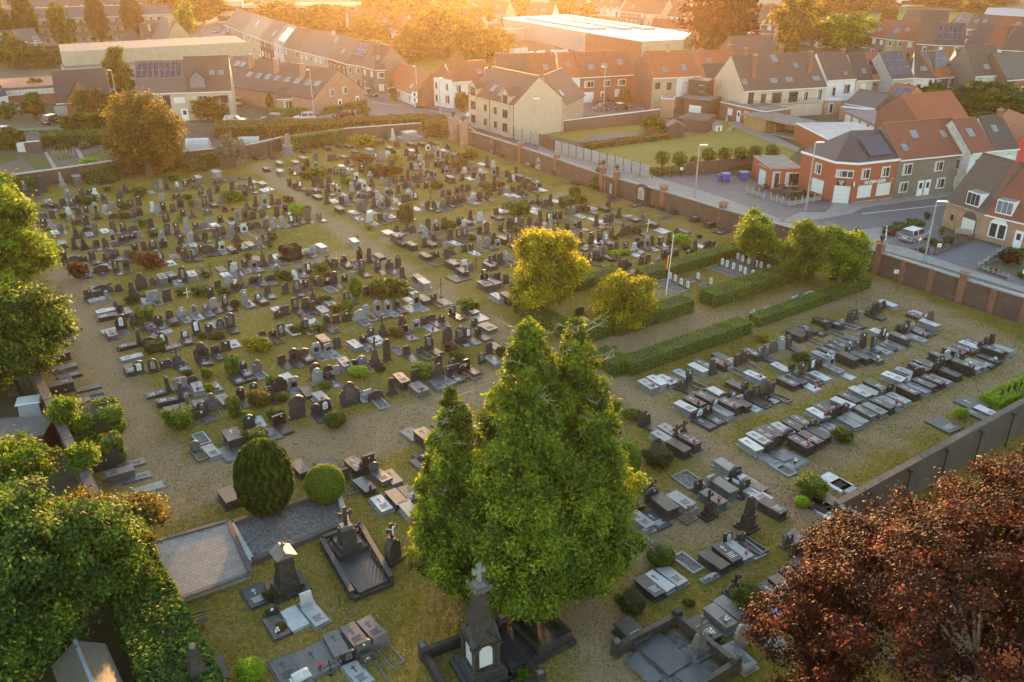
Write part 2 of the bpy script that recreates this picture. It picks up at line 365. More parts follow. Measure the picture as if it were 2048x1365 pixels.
sheet('street', pxs([(455, 62), (500, 66), (480, 30), (430, 20), (400, 60), (410, 90), (470, 90)]), 0.004, 'asphalt')
sheet('street', pxs([(1160, 233), (1290, 225), (1290, 202), (1165, 205)]), 0.0, 'asphalt_old')
def raised(name, pts, h, mat, z=-0.004):
    mb = MB(); pp = [(p.x, p.y) for p in pxs(pts)]
    ar = sum(a[0] * b_[1] - b_[0] * a[1] for a, b_ in zip(pp, pp[1:] + pp[:1]))
    if ar < 0: pp.reverse()
    mb.prism(pp, z, h, 'concrete', mat); return tag(link(name, mb.mesh()), kind='structure')
raised('pavement', [(1075, 302), (1190, 346), (1300, 383), (1440, 428), (1560, 472), (1620, 492), (1655, 485), (1560, 440), (1440, 395), (1300, 352), (1175, 318), (1080, 288)], 0.12, 'pavers_pale')
raised('pavement', [(1560, 445), (1600, 426), (1650, 427), (1672, 404), (1705, 410), (1780, 401), (2048, 352), (2048, 372), (1725, 416), (1706, 428), (1640, 440), (1590, 446)], 0.12, 'pavers_pale')
raised('pavement', [(1708, 473), (1722, 462), (1762, 456), (1790, 488), (1850, 511), (1960, 548), (2060, 580), (2060, 590), (1850, 526), (1765, 503), (1718, 492)], 0.10, 'pavers_pale')
raised('pavement', [(790, 190), (835, 216), (940, 218), (938, 232), (905, 233), (800, 206), (740, 190)], 0.1, 'pavers_pale')
raised('pavement', [(640, 233), (735, 213), (746, 218), (690, 236), (560, 240), (480, 243), (480, 240)], 0.1, 'pavement')
# painted road marking
mk = MB()
def stripe(a, b_, w=0.14):
    A, B = P(*a), P(*b_); d = (B - A).normalized(); s = Vector((-d.y, d.x, 0)) * w / 2
    mk.face([tuple(A - s) [:2] + (0.004,), tuple(B - s)[:2] + (0.004,), tuple(B + s)[:2] + (0.004,), tuple(A + s)[:2] + (0.004,)], 'white_paint')
stripe((1724, 428), (1890, 410), 0.16); stripe((1772, 519), (1811, 530)); stripe((1811, 530), (1808, 526), 0.3); stripe((1890, 545), (2048, 590), 0.1)
stripe((745, 205), (800, 212), 0.12); stripe((905, 232), (950, 262), 0.12)
tag(link('road_marking', mk.mesh()), kind='structure')
# gardens and lawns beyond the wall
sheet('lawn', pxs([(1080, 268), (1128, 262), (1245, 253), (1325, 248), (1345, 258), (1300, 272), (1160, 284)]), 0.0, 'lawn_dry')
sheet('path', pxs([(1160, 284), (1180, 272), (1300, 262), (1312, 268), (1210, 282), (1165, 290)]), 0.004, 'gravel_grey')
sheet('lawn', pxs([(1165, 296), (1345, 262), (1440, 240), (1500, 250), (1600, 296), (1565, 330), (1440, 335), (1310, 355), (1200, 322)]), -0.004, 'lawn_dry')
sheet('path', pxs([(1455, 247), (1475, 240), (1510, 254), (1600, 296), (1596, 304), (1500, 268)]), 0.004, 'pavement')
sheet('lawn', pxs([(1560, 280), (1600, 272), (1620, 290), (1600, 300)]), 0.0, 'lawn_green')
# allotment gardens north of the cemetery
sheet('allotment', pxs([(-80, 380), (130, 345), (390, 300), (520, 285), (900, 262), (440, 258), (240, 262), (0, 290), (-80, 300)]), 0.004, 'soil')
sheet('vegetable_bed', pxs([(45, 318), (80, 345), (112, 338), (88, 308)]), 0.008, 'vegetable_green')
sheet('vegetable_bed', pxs([(100, 308), (118, 322), (155, 314), (140, 300)]), 0.008, 'vegetable_green')
sheet('vegetable_bed', pxs([(0, 305), (0, 330), (36, 320), (28, 305)]), 0.008, 'vegetable_green')
sheet('vegetable_bed', pxs([(180, 330), (232, 312), (212, 298), (165, 312)]), 0.008, 'vegetable_green')
for nm, q in (('path', [(88, 306), (94, 304), (114, 336), (107, 340)]), ('path', [(150, 298), (156, 296), (168, 315), (160, 318)]), ('path', [(212, 297), (218, 296), (233, 314), (226, 317)])):
    sheet(nm, pxs(q), 0.012, 'pavement')
sheet('sports_pitch', pxs([(1690, 36), (1800, 24), (1955, 25), (1945, 37), (1700, 44)]), 0.0, 'pitch_green')
sheet('meadow', pxs([(800, 90), (900, 70), (1010, 100), (1005, 130), (860, 150), (830, 130)]), 0.0, 'lawn_dry')
sheet('drive', pxs([(1750, 487), (1800, 462), (1850, 480), (1860, 500), (1830, 500)]), 0.104, 'driveway')
sheet('drive', pxs([(1868, 512), (1950, 480), (2035, 505), (1950, 538)]), 0.0, 'driveway')

for i, q in enumerate(([(1640, 452), (1668, 448), (1676, 456), (1648, 460)], [(1730, 434), (1752, 431), (1756, 437), (1736, 440)], [(1500, 405), (1560, 410), (1545, 424), (1490, 416)], [(1900, 560), (1960, 578), (1950, 586), (1888, 568)])):
    sheet('road_patch', pxs(q), .0045, 'driveway')
# ================================================================ foliage
def leafmat(name, c1, c2, c3=None, trans=0.35, rough=0.6, gloss=0.25, tcol=None):
    m = bpy.data.materials.new(name); m.use_nodes = True; n = m.node_tree.nodes; l = m.node_tree.links
    b = n['Principled BSDF']; at = n.new('ShaderNodeAttribute'); at.attribute_name = 'tint'
    r = n.new('ShaderNodeValToRGB'); l.new(at.outputs['Fac'], r.inputs[0])
    r.color_ramp.elements[0].color = (*c1, 1); r.color_ramp.elements[1].color = (*c2, 1); r.color_ramp.elements[0].position = 0.15; r.color_ramp.elements[1].position = 0.75
    if c3: e = r.color_ramp.elements.new(0.93); e.color = (*c3, 1)
    l.new(r.outputs[0], b.inputs['Base Color']); b.inputs['Roughness'].default_value = rough; b.inputs['Specular IOR Level'].default_value = gloss
    t = n.new('ShaderNodeBsdfTranslucent'); hs = n.new('ShaderNodeMix'); hs.data_type = 'RGBA'; hs.blend_type = 'MULTIPLY'; hs.inputs[0].default_value = 1
    l.new(r.outputs[0], hs.inputs[6]); hs.inputs[7].default_value = (*(tcol or (1.9, 1.9, 0.7)), 1); l.new(hs.outputs[2], t.inputs[0])
    x = n.new('ShaderNodeMixShader'); x.inputs[0].default_value = trans
    l.new(b.outputs[0], x.inputs[1]); l.new(t.outputs[0], x.inputs[2]); l.new(x.outputs[0], n['Material Output'].inputs[0])
    MATS[name] = m; return m
leafmat('leaf_green', (0.016, 0.040, 0.006), (0.115, 0.175, 0.018), (0.26, 0.30, 0.035), 0.4)
leafmat('leaf_fresh', (0.045, 0.085, 0.008), (0.19, 0.27, 0.022), (0.34, 0.38, 0.04), 0.45)
leafmat('leaf_dark', (0.010, 0.022, 0.005), (0.055, 0.085, 0.014), (0.13, 0.155, 0.025), 0.25)
leafmat('leaf_conifer', (0.030, 0.062, 0.006), (0.19, 0.25, 0.016), (0.36, 0.36, 0.03), 0.35)
leafmat('leaf_maple', (0.012, 0.040, 0.006), (0.105, 0.185, 0.022), (0.30, 0.33, 0.04), 0.45)
leafmat('leaf_yellow', (0.10, 0.115, 0.008), (0.42, 0.38, 0.022), (0.70, 0.56, 0.03), 0.5)
leafmat('leaf_straw', (0.09, 0.085, 0.018), (0.30, 0.23, 0.075), (0.50, 0.39, 0.20), 0.2)
leafmat('leaf_gold', (0.045, 0.045, 0.006), (0.22, 0.175, 0.016), (0.45, 0.33, 0.03), 0.45)
leafmat('leaf_olive', (0.050, 0.048, 0.010), (0.20, 0.155, 0.026), (0.38, 0.26, 0.03), 0.4)
leafmat('leaf_copper', (0.012, 0.004, 0.003), (0.080, 0.024, 0.011), (0.24, 0.075, 0.028), 0.22, 0.6, 0.12, (1.8, 0.7, 0.35))
leafmat('leaf_rust', (0.05, 0.030, 0.010), (0.17, 0.070, 0.020), (0.34, 0.17, 0.03), 0.4, tcol=(1.8, 1.0, 0.5))
leafmat('leaf_grey', (0.12, 0.11, 0.09), (0.24, 0.22, 0.18), (0.36, 0.33, 0.28), 0.2)
leafmat('leaf_hedge', (0.045, 0.095, 0.006), (0.18, 0.27, 0.016), (0.30, 0.38, 0.03), 0.3)
leafmat('leaf_lime', (0.16, 0.25, 0.015), (0.32, 0.46, 0.025), (0.44, 0.54, 0.05), 0.4)

def quads_mesh(name, cen, nrm, size, tint, mat, rng, aspect=1.0, droop=None):
    """many small leaf faces: centre, normal, size and tint per face"""
    N = len(cen)
    nrm = nrm / (np.linalg.norm(nrm, axis=1, keepdims=True) + 1e-9)
    a = rng.normal(size=(N, 3)) if droop is None else droop + rng.normal(size=(N, 3)) * 0.35
    t = a - (a * nrm).sum(1, keepdims=True) * nrm; t /= np.linalg.norm(t, axis=1, keepdims=True) + 1e-9
    s = np.cross(nrm, t)
    sz = size.reshape(-1, 1)
    c = np.empty((N, 4, 3))
    c[:, 0] = cen - t * sz * aspect; c[:, 1] = cen - s * sz * 0.55 + t * sz * 0.1
    c[:, 2] = cen + t * sz * aspect; c[:, 3] = cen + s * sz * 0.55 + t * sz * 0.1
    me = bpy.data.meshes.new(name); me.vertices.add(N * 4); me.vertices.foreach_set('co', c.ravel())
    me.loops.add(N * 4); me.loops.foreach_set('vertex_index', np.arange(N * 4)); me.polygons.add(N)
    me.polygons.foreach_set('loop_start', np.arange(0, N * 4, 4)); me.polygons.foreach_set('loop_total', np.full(N, 4))
    at = me.attributes.new('tint', 'FLOAT', 'FACE'); at.data.foreach_set('value', np.clip(tint, 0, 1).astype(np.float32))
    me.materials.append(MATS[mat]); me.update(); return me
def sphere_dirs(rng, n, low=-0.6):
    z = rng.uniform(low, 1, n); ph = rng.uniform(0, 2 * np.pi, n); r = np.sqrt(1 - z * z)
    return np.stack([r * np.cos(ph), r * np.sin(ph), z], 1)
def crown(name, blobs, n, leaf, mat, seed=1, clump=0.5, per=26, inner=0.25, low=-0.6, up=0.6, aspect=1.0, droop=None, outk=1.0):
    """leaf clumps on and inside a set of ellipsoid lobes (x, y, z, rx, ry, rz)"""
    rng = np.random.default_rng(seed); B = np.array(blobs, float)
    area = (B[:, 3] * B[:, 4] + B[:, 4] * B[:, 5] + B[:, 3] * B[:, 5]); pr = area / area.sum()
    nc = max(8, n // per); k = rng.choice(len(B), nc, p=pr)
    d = sphere_dirs(rng, nc, low); rad = np.where(rng.random(nc) < inner, rng.uniform(0.35, 0.8, nc), rng.uniform(0.78, 1.10, nc))
    cc = B[k, :3] + d * B[k, 3:] * rad[:, None]
    ctint = rng.normal(0.40, 0.21, nc)
    j = rng.integers(0, nc, n); off = rng.normal(size=(n, 3)) * clump * np.array([1, 1, 0.75]) * rng.uniform(0.5, 1.1, (n, 1))
    cen = cc[j] + off
    nr = d[j] * outk + rng.normal(size=(n, 3)) * 0.75 + np.array([0, 0, up])
    tint = ctint[j] + rng.normal(0, 0.16, n)
    return quads_mesh(name, cen, nr, leaf * rng.uniform(0.6, 1.35, n), tint, mat, rng, aspect, droop)
def lobes(rng, cx, cy, z0, z1, r, n, sq=1.0):
    """uneven ovoid crown as overlapping lobes"""
    out = [(cx, cy, z0 + (z1 - z0) * .45, r * 0.66, r * 0.66, (z1 - z0) * 0.40)]
    for i in range(n):
        t = (i + 0.5) / n; z = z0 + (z1 - z0) * (0.12 + 0.80 * t); prof = math.sin(math.pi * min(1, (0.18 + 0.78 * t))) ** 0.6
        a = rng.uniform(0, 2 * math.pi); q = rng.uniform(0.35, 0.85) * r * prof; rr = r * rng.uniform(0.22, 0.46)
        out.append((cx + q * math.cos(a), cy + q * math.sin(a), z, rr, rr, rr * rng.uniform(0.75, 1.0) * sq))
    return out
def trunk_mesh(h, r, rng, limbs=5, spread=1.5, mat='bark'):
    mb = MB(); mb.tube([(0, 0, -0.1), (0.03, 0, h * 0.35), (0, 0.05, h * 0.7), (0.05, 0, h)], [r * 1.25, r, r * 0.7, r * 0.3], mat, 9)
    for i in range(limbs):
        a = rng.uniform(0, 6.28); z = h * rng.uniform(0.4, 0.8); q = spread * rng.uniform(0.6, 1)
        mb.tube([(0, 0, z), (q * 0.5 * math.cos(a), q * 0.5 * math.sin(a), z + q * 0.45), (q * math.cos(a + .3), q * math.sin(a + .3), z + q * 0.9)], [r * 0.45, r * 0.28, r * 0.08], mat, 6)
    return mb.mesh('trunk')
def tree(name, base, h, r, mat, label, cat='tree', z0=None, n=9000, leaf=0.17, seed=1, group=None, nl=9, clump=None, sx=1.0, trunk_r=None, sq=1.0, up=0.6, per=130):
    rng = random.Random(seed); z0 = h * 0.22 if z0 is None else z0
    bl = lobes(rng, 0, 0, z0, h, r, nl, sq); bl = [(x * sx, y, z, a * sx, b_, c_) for x, y, z, a, b_, c_ in bl]
    t = link(name, None, loc=base); tag(t, label, cat, group)
    link('trunk', trunk_mesh(h * 0.75, trunk_r or max(0.1, r * 0.08), rng, 6, r * 0.6), t)
    link('crown', crown('crown', bl, n, leaf, mat, seed, clump or r * 0.13, up=up, per=per), t)
    return t
def far_tree(kind, base, h, r, label, group=None, name=None):
    """trees in the distance share a few crown shapes"""
    mats = {'green': 'leaf_green', 'olive': 'leaf_olive', 'yellow': 'leaf_gold', 'fresh': 'leaf_fresh', 'copper': 'leaf_copper', 'dark': 'leaf_dark', 'hedge': 'leaf_hedge'}
    v = rnd.randrange(3)
    cm = cached(('fc', kind, v), lambda: crown('crown', lobes(random.Random(v * 7 + 3), 0, 0, 0.06, 1.0, 0.5, 14), 8500, 0.034, mats[kind], 50 + v, 0.055, per=45, inner=0.12))
    tm = cached(('ft',), lambda: trunk_mesh(0.6, 0.03, random.Random(3), 5, 0.3))
    t = link(name or 'broadleaf_tree', None, loc=base, rz=rnd.uniform(0, 6)); tag(t, label, 'tree', group)
    a = link('trunk', tm, t); b_ = link('crown', cm, t); a.scale = (h, h, h); b_.scale = (2 * r, 2 * r, h); return t
def bush(name, base, w, d, h, mat, label, group=None, n=2600, leaf=0.07, seed=None, shape='round', cat='bush', rz=0.0):
    """shrubs; clipped ones are egg, column or box shaped"""
    seed = seed if seed is not None else rnd.randrange(9999)
    key = ('bush', shape, mat, seed % 3, n, leaf)
    def make():
        rng = np.random.default_rng(seed % 3 + 11)
        if shape in ('egg', 'column', 'box'):
            dd = sphere_dirs(rng, n, -0.9)
            p = 1.0 if shape == 'egg' else 0.38
            q = np.sign(dd) * np.abs(dd) ** p
            cen = np.stack([q[:, 0] * 0.5, q[:, 1] * 0.5, 0.5 + q[:, 2] * 0.5], 1) * rng.uniform(0.93, 1.02, (n, 1))
            tn = rng.normal(0.45, 0.2, n) + 0.15 * np.sin(cen[:, 0] * 9) * np.cos(cen[:, 2] * 7)
            return quads_mesh('foliage', cen, dd * 1.2 + rng.normal(size=(n, 3)) * 0.6, leaf * rng.uniform(0.7, 1.3, n), tn, mat, rng)
        r2 = random.Random(seed % 3)
        bl = [(0, 0, 0.42, 0.36, 0.36, 0.42)] + [(r2.uniform(-.26, .26), r2.uniform(-.26, .26), r2.uniform(.3, .68), .24, .24, .26) for _ in range(7)]
        return crown('foliage', bl, n, leaf, mat, seed % 3 + 5, 0.055, 14, inner=0.1, up=0.5)
    me = cached(key, make)
    t = link(name, me, loc=base, rz=rz); t.scale = (w, d, h); tag(t, label, cat, group)
    if shape == 'round': link('core', cached(('bcore',), lambda: (lambda m_: (m_.sph(0, 0, .38, .30, 'hedge_core', 10, 6, 1.15), m_.mesh('core'))[1])(MB())), t)
    else: link('core', cached(('bcore2', shape == 'egg'), lambda: (lambda m_: (m_.sph(0, 0, .48, .46, 'hedge_core', 12, 8) if shape == 'egg' else m_.box(-.40, -.40, 0, .40, .40, .92, 'hedge_core'), m_.mesh('core'))[1])(MB())), t)
    return t
def box_hedge(name, quad, h, mat, label, group=None, leaf=0.055, dens=190, seed=3, z0=0.0, cat='hedge'):
    """clipped hedge over a four-cornered footprint: leaves on a solid twiggy core"""
    rng = np.random.default_rng(seed); Q = [Vector((p.x, p.y, 0)) for p in quad]
    c = sum(Q, Vector()) / 4; L = [q - c for q in Q]
    parts = []
    def face(a, b_, e, f, nrm):
        ar = ((b_ - a).length + (f - e).length) / 2 * ((e - a).length + (f - b_).length) / 2
        n = int(ar * dens); s, t = rng.random((n, 1)), rng.random((n, 1))
        A, B_, E_, F_ = (np.array(x) for x in (a, b_, e, f))
        p = (A * (1 - s) + B_ * s) * (1 - t) + (E_ * (1 - s) + F_ * s) * t
        p += np.array(nrm) * rng.normal(0.0, 0.05, (n, 1)); parts.append((p, np.tile(np.array(nrm), (n, 1))))
    up = Vector((0, 0, h))
    face(L[0] + up, L[1] + up, L[3] + up, L[2] + up, (0, 0, 1))
    for i in range(4):
        a, b_ = L[i], L[(i + 1) % 4]; d = (b_ - a).normalized(); nn = Vector((d.y, -d.x, 0))
        if nn.dot((a + b_) / 2) < 0: nn = -nn
        face(a, b_, a + up, b_ + up, tuple(nn))
    cen = np.concatenate([p for p, _ in parts]); nr = np.concatenate([q for _, q in parts])
    lift = 0.05 * np.sin(cen[:, 0] * 1.7) + 0.04 * np.sin(cen[:, 1] * 2.3 + 1)
    cen[:, 2] = np.maximum(0.01, cen[:, 2] + lift * (cen[:, 2] / h))
    tn = rng.normal(0.45, 0.2, len(cen)) + 0.12 * np.sin(cen[:, 0] * 2.1) * np.sin(cen[:, 1] * 1.7)
    me = quads_mesh('foliage', cen, nr * 1.3 + rng.normal(size=cen.shape) * 0.6, leaf * rng.uniform(0.7, 1.4, len(cen)), tn, mat, rng)
    k = len(me.vertices); o = link(name, me, loc=(c.x, c.y, z0))
    mb = MB(); pl = [(p.x * 0.97, p.y * 0.97) for p in L]; mb.prism(pl, 0, h * 0.95, 'hedge_core'); link('core', mb.mesh('core'), o)
    tag(o, label, cat, group); return o
plain('hedge_core', (0.03, 0.042, 0.012), 0.9, var=0.4, scale=5)
# ================================================================ graves
def arc(cx, cz, r, a0, a1, n=7, sx=1.0): return [(cx + sx * r * math.cos(a0 + (a1 - a0) * i / n), cz + r * math.sin(a0 + (a1 - a0) * i / n)) for i in range(n + 1)]
PI = math.pi
WID = {'r': .66, 's': .74, 'p': .68, 'f': .68, 'w': 1.1, 't': .50, 'c': .74, 'o': .7, 'x': .6}
def stone_mesh(form, tone, h, wm, q, seed):
    mb = MB(); w = WID[form] * wm; t = 0.19
    if form in 'rspfw':
        pb = 0.16; mb.box(-w * .6, -t * 1.1, 0, w * .6, t * 1.3, pb, tone)
        if form == 'r': pr = [(-w / 2, pb), (w / 2, pb), (w / 2, h - w / 2)] + arc(0, h - w / 2, w / 2, 0, PI)[1:-1] + [(-w / 2, h - w / 2)]
        elif form == 's': pr = [(-w / 2, pb), (w / 2, pb), (w / 2, h * .76), (w * .36, h * .76), (w * .36, h * .84)] + arc(0, h * .84, w * .36, 0, PI, 6)[1:-1] + [(-w * .36, h * .84), (-w * .36, h * .76), (-w / 2, h * .76)]
        elif form == 'p': pr = [(-w / 2, pb), (w / 2, pb), (w / 2, h * .62), (w * .34, h * .84), (0, h), (-w * .34, h * .84), (-w / 2, h * .62)]
        elif form == 'f':
            k = seed % 3
            pr = [(-w / 2, pb), (w / 2, pb), (w / 2, h * (1, .93, .9)[k]), (w * .3, h), (-w * .3, h), (-w / 2, h * (1, .93, 1)[k])]
        else: pr = [(-w / 2, pb), (w / 2, pb), (w / 2, h * .74), (w * .25, h * .93), (0, h), (-w * .25, h * .93), (-w / 2, h * .74)]
        mb.extr(pr, -t / 2, t / 2, tone)
        if form in 'sf' and h > 1.0 and seed % 2:
            for s_ in (-1, 1): mb.box(s_ * w * .58 - .05, -t * .7, pb, s_ * w * .58 + .05, t * .7, h * .66, tone)
        if form == 'r' and seed % 2: mb.extr(arc(0, h - w / 2, w / 2 * 1.12, -.1, PI + .1, 8) + arc(0, h - w / 2, w / 2 * .98, PI, 0, 8), -t * .65, t * .65, tone)
    elif form == 't':
        mb.box(-w * .8, -w * .6, 0, w * .8, w * .6, .2, tone); mb.box(-w * .62, -w * .45, .2, w * .62, w * .45, .36, tone)
        mb.box(-w / 2, -w * .3, .36, w / 2, w * .3, h * .9, tone, taper=.82); mb.box(-w * .46, -w * .32, h * .9, w * .46, w * .32, h * .95, tone); mb.box(-w * .34, -w * .22, h * .95, w * .34, w * .22, h, tone, taper=.6)
    elif form == 'o':
        mb.box(-w * .8, -w * .8, 0, w * .8, w * .8, h * .08, tone); mb.box(-w * .62, -w * .62, h * .08, w * .62, w * .62, h * .17, tone)
        mb.box(-w * .45, -w * .45, h * .17, w * .45, w * .45, h * .42, tone, taper=.92); mb.box(-w * .52, -w * .52, h * .42, w * .52, w * .52, h * .46, tone)
        mb.box(-w * .34, -w * .34, h * .46, w * .34, w * .34, h * .95, tone, taper=.62); mb.box(-w * .21, -w * .21, h * .95, w * .21, w * .21, h, tone, taper=.1)
    elif form == 'c':
        mb.box(-w * .75, -w * .6, 0, w * .75, w * .6, h * .1, tone); mb.box(-w * .55, -w * .42, h * .1, w * .55, w * .42, h * .22, tone, taper=.9)
        mb.box(-w * .38, -w * .28, h * .22, w * .38, w * .28, h * .55, tone, taper=.55)
        mb.box(-.07, -.06, h * .55, .07, .06, h, tone); mb.box(-w * .42, -.055, h * .76, w * .42, .055, h * .76 + .13, tone)
        for s_ in (-1, 1): mb.box(s_ * w * .42 - .03, -.065, h * .76 - .05, s_ * w * .42 + .03, .065, h * .76 + .18, tone)
        mb.box(-.10, -.065, h - .02, .10, .065, h + .05, tone)
    elif form == 'x':
        mb.box(-.14, -.12, 0, .14, .12, .14, 'd' if tone in 'dn' else tone)
        m_ = 'iron' if tone in 'dn' else ('white_paint' if tone in 'lw' else tone)
        mb.box(-.03, -.03, .14, .03, .03, h, m_); mb.box(-w / 2, -.025, h * .68, w / 2, .025, h * .68 + .055, m_)
        for p in ((-w / 2, h * .70), (w / 2, h * .70), (0, h)): mb.sph(p[0], 0, p[1], .055, m_, 6, 4)
    return mb.mesh('headstone')
def plaque_mesh(form, h, wm, q):
    mb = MB(); w = WID[form] * wm; z0, z1, ww = (h * .30, h * .80, w * .24) if q == 'q' else (h * .22, h * .62, w * .30)
    if form == 't': z0, z1, ww = h * .3, h * .8, w * .26
    if q == 'q':
        mb.extr([(-ww, z0), (ww, z0), (ww, z1 - ww * .5)] + arc(0, z1 - ww * .5, ww, 0.2, PI - 0.2, 5) + [(-ww, z1 - ww * .5)], -.125, -.097, ('porcelain', 'l', 'ls', 'g')[int(h * 10) % 4])
        for i in range(4): mb.box(-ww * .6, -.129, z0 + (z1 - z0) * (.15 + .17 * i), ww * .6, -.1255, z0 + (z1 - z0) * (.15 + .17 * i) + .03, 'engraving_dark')
    else: mb.box(-ww, -.12, z0, ww, -.097, z1, 'n')
    return mb.mesh('plaque')
def slab_mesh(tone, L, W, h, deco):
    """a flat or raised grave slab lying along y from 0 to -L"""
    mb = MB(); low = {'d': 'd', 'g': 'g', 'l': 'l', 'w': 'l', 'n': 'd', 'u': 'd'}[tone]; top = {'d': 'ds', 'g': 'gs', 'l': 'ls', 'w': 'ws', 'n': 'n', 'u': 'u'}[tone]
    e = .10
    mb.box(-W / 2 - e, -L - e, 0, W / 2 + e, -.02, .09 if h > .15 else .05, low, low)
    if h > .35:
        mb.box(-W / 2 + .06, -L + .06, .09, W / 2 - .06, -.10, h - .10, low); mb.box(-W / 2, -L, h - .10, W / 2, -.05, h, low, top)
    elif h > .12: mb.box(-W / 2, -L, .09, W / 2, -.06, h, low, top)
    else: mb.box(-W / 2, -L, .05, W / 2, -.06, .11, low, top)
    return mb.mesh('slab'), max(h, .11)
def deco_mesh(z, L, W, kind, tone):
    mb = MB(); ink = 'engraving_light' if tone in 'dn' else 'engraving_dark'; t = .012
    if kind in 'ac':
        mb.box(-.03, -L * .48, z, .03, -L * .18, z + t, ink); mb.box(-.13, -L * .29, z + .001, .13, -L * .26, z + t + .001, ink)
    if kind in 'ab':
        for i in range(4): mb.box(-W * (.30 - .04 * (i % 2)), -L * (.62 + .07 * i), z, W * (.30 - .05 * (i % 3)), -L * (.62 + .07 * i) + .05, z + t, ink)
    return mb.mesh('inscription')
def kerb_mesh(tone, L, W, fill='gravel_grey'):
    mb = MB(); t = .12; mb.box(-W / 2, -L, 0, -W / 2 + t, 0, .14, tone); mb.box(W / 2 - t, -L, 0, W / 2, 0, .14, tone)
    mb.box(-W / 2 + t, -L, 0, W / 2 - t, -L + t, .14, tone); mb.box(-W / 2 + t, -t, 0, W / 2 - t, 0, .14, tone)
    if fill: mb.box(-W / 2 + t, -L + t, 0, W / 2 - t, -t, .05, fill)
    return mb.mesh('kerb')
def pot_mesh(col):
    mb = MB(); mb.cyl(0, 0, 0, .16, .08, 'd', 8, .10)
    r2 = random.Random(4)
    for i in range(9): mb.sph(r2.uniform(-.12, .12), r2.uniform(-.12, .12), .22 + r2.uniform(-.04, .08), .06, col, 6, 4)
    return mb.mesh('flower_pot')
FORM = {'r': 'round-topped', 's': 'shouldered', 'p': 'pointed', 'f': 'square-topped', 'w': 'low wide', 't': 'tall tapered', 'c': 'cross-topped', 'o': 'obelisk', 'x': 'iron cross', 'k': 'raised', 'l': 'flat', 'e': 'kerbed'}
NAME = {'r': 'round_topped_gravestone', 's': 'shouldered_gravestone', 'p': 'pointed_gravestone', 'f': 'square_topped_gravestone', 'w': 'wide_gravestone', 't': 'tapered_stele', 'c': 'cross_monument', 'o': 'grave_obelisk', 'x': 'iron_grave_cross', 'k': 'raised_tomb', 'l': 'flat_grave_slab', 'e': 'kerbed_grave'}
NOUN = {'r': 'gravestone', 's': 'gravestone', 'p': 'gravestone', 'f': 'gravestone', 'w': 'gravestone', 't': 'stele', 'c': 'monument', 'o': 'monument', 'x': 'on a grave', 'k': 'tomb', 'l': 'grave slab', 'e': 'grave'}
TONE = {'d': 'dark', 'g': 'grey', 'l': 'pale grey', 'w': 'white', 'n': 'black', 'u': 'brown'}
HDEF = {'r': 1.12, 's': 1.25, 'p': 1.25, 'f': 1.05, 'w': .78, 't': 1.7, 'c': 1.9, 'o': 2.4, 'x': 1.3}
ORD = 'first second third fourth fifth sixth seventh eighth ninth tenth eleventh twelfth thirteenth fourteenth fifteenth sixteenth seventeenth eighteenth nineteenth twentieth'.split()
ORD += ['twenty-' + o for o in ORD[:9]] + ['thirtieth'] + ['thirty-' + o for o in ORD[:9]] + ['fortieth'] + ['forty-' + o for o in ORD[:9]] + ['fiftieth'] + ['fifty-' + o for o in ORD[:9]] + ['sixtieth']
GR = []                                       # every grave read off the photo: where it stands and what it is
def rows(x0, y0, s, txt):
    for tok in txt.replace('\n', ' ').split(';'):
        tok = tok.strip()
        if not tok: continue
        a = tok.split(',')
        X, Y, code = float(a[0]) / s + x0, float(a[1]) / s + y0, a[2].strip()
        h = float(a[3]) / 10 if len(a) > 3 and a[3] else None; wm = float(a[4]) if len(a) > 4 else 1.0
        p = P(X, Y); GR.append((p, code, h, wm))
GTXT = []
rows(0, 330, 6.827, """940,460,fl+,14;1120,430,rd+;1230,400,wd;1295,400,tw,9;1420,490,fd;1640,460,fd,13;1715,360,rd;
310,520,rd;400,520,cd,14;520,430,fd;660,500,lg;620,600,wd;745,600,wd+h;865,560,fd+;990,570,fd+q;1075,540,sd;1900,550,pd,15;1790,570,fdq;1540,590,rl;1650,570,sd;
945,690,pw+;1075,680,sd;1185,660,fd;1310,630,rlh;1440,640,fl+m;1330,740,od,14;590,730,wg+;720,740,fd;1550,730,wd;1810,730,fdq;1905,690,fdh;
830,900,fg+;920,860,xd;1050,1000,cd,25;1060,820,wd;1185,830,fd+,14;1190,940,wd;1220,970,kw,3;1310,960,rg,16;1430,910,lw;1555,920,rdq,15;1690,900,rdq,13;1820,900,wd+;
760,960,kw,4;860,1110,kd,5;1160,1150,cd,22;1020,1150,td,15;1320,1120,fd+;1450,1130,rd+m,13;1555,1060,rlh,16;1680,1050,wdh;1810,1020,wdh;1915,1000,tl,9;1975,1170,rd,12;
885,1340,fd+,18;1010,1320,wg;1120,1320,wd;1270,1310,fd+;1480,1290,wd+q;1590,1260,rdq+;1745,1270,fg+;1850,1180,fdh;440,640,wd;480,800,wd;600,850,fd;700,850,cl,10""")
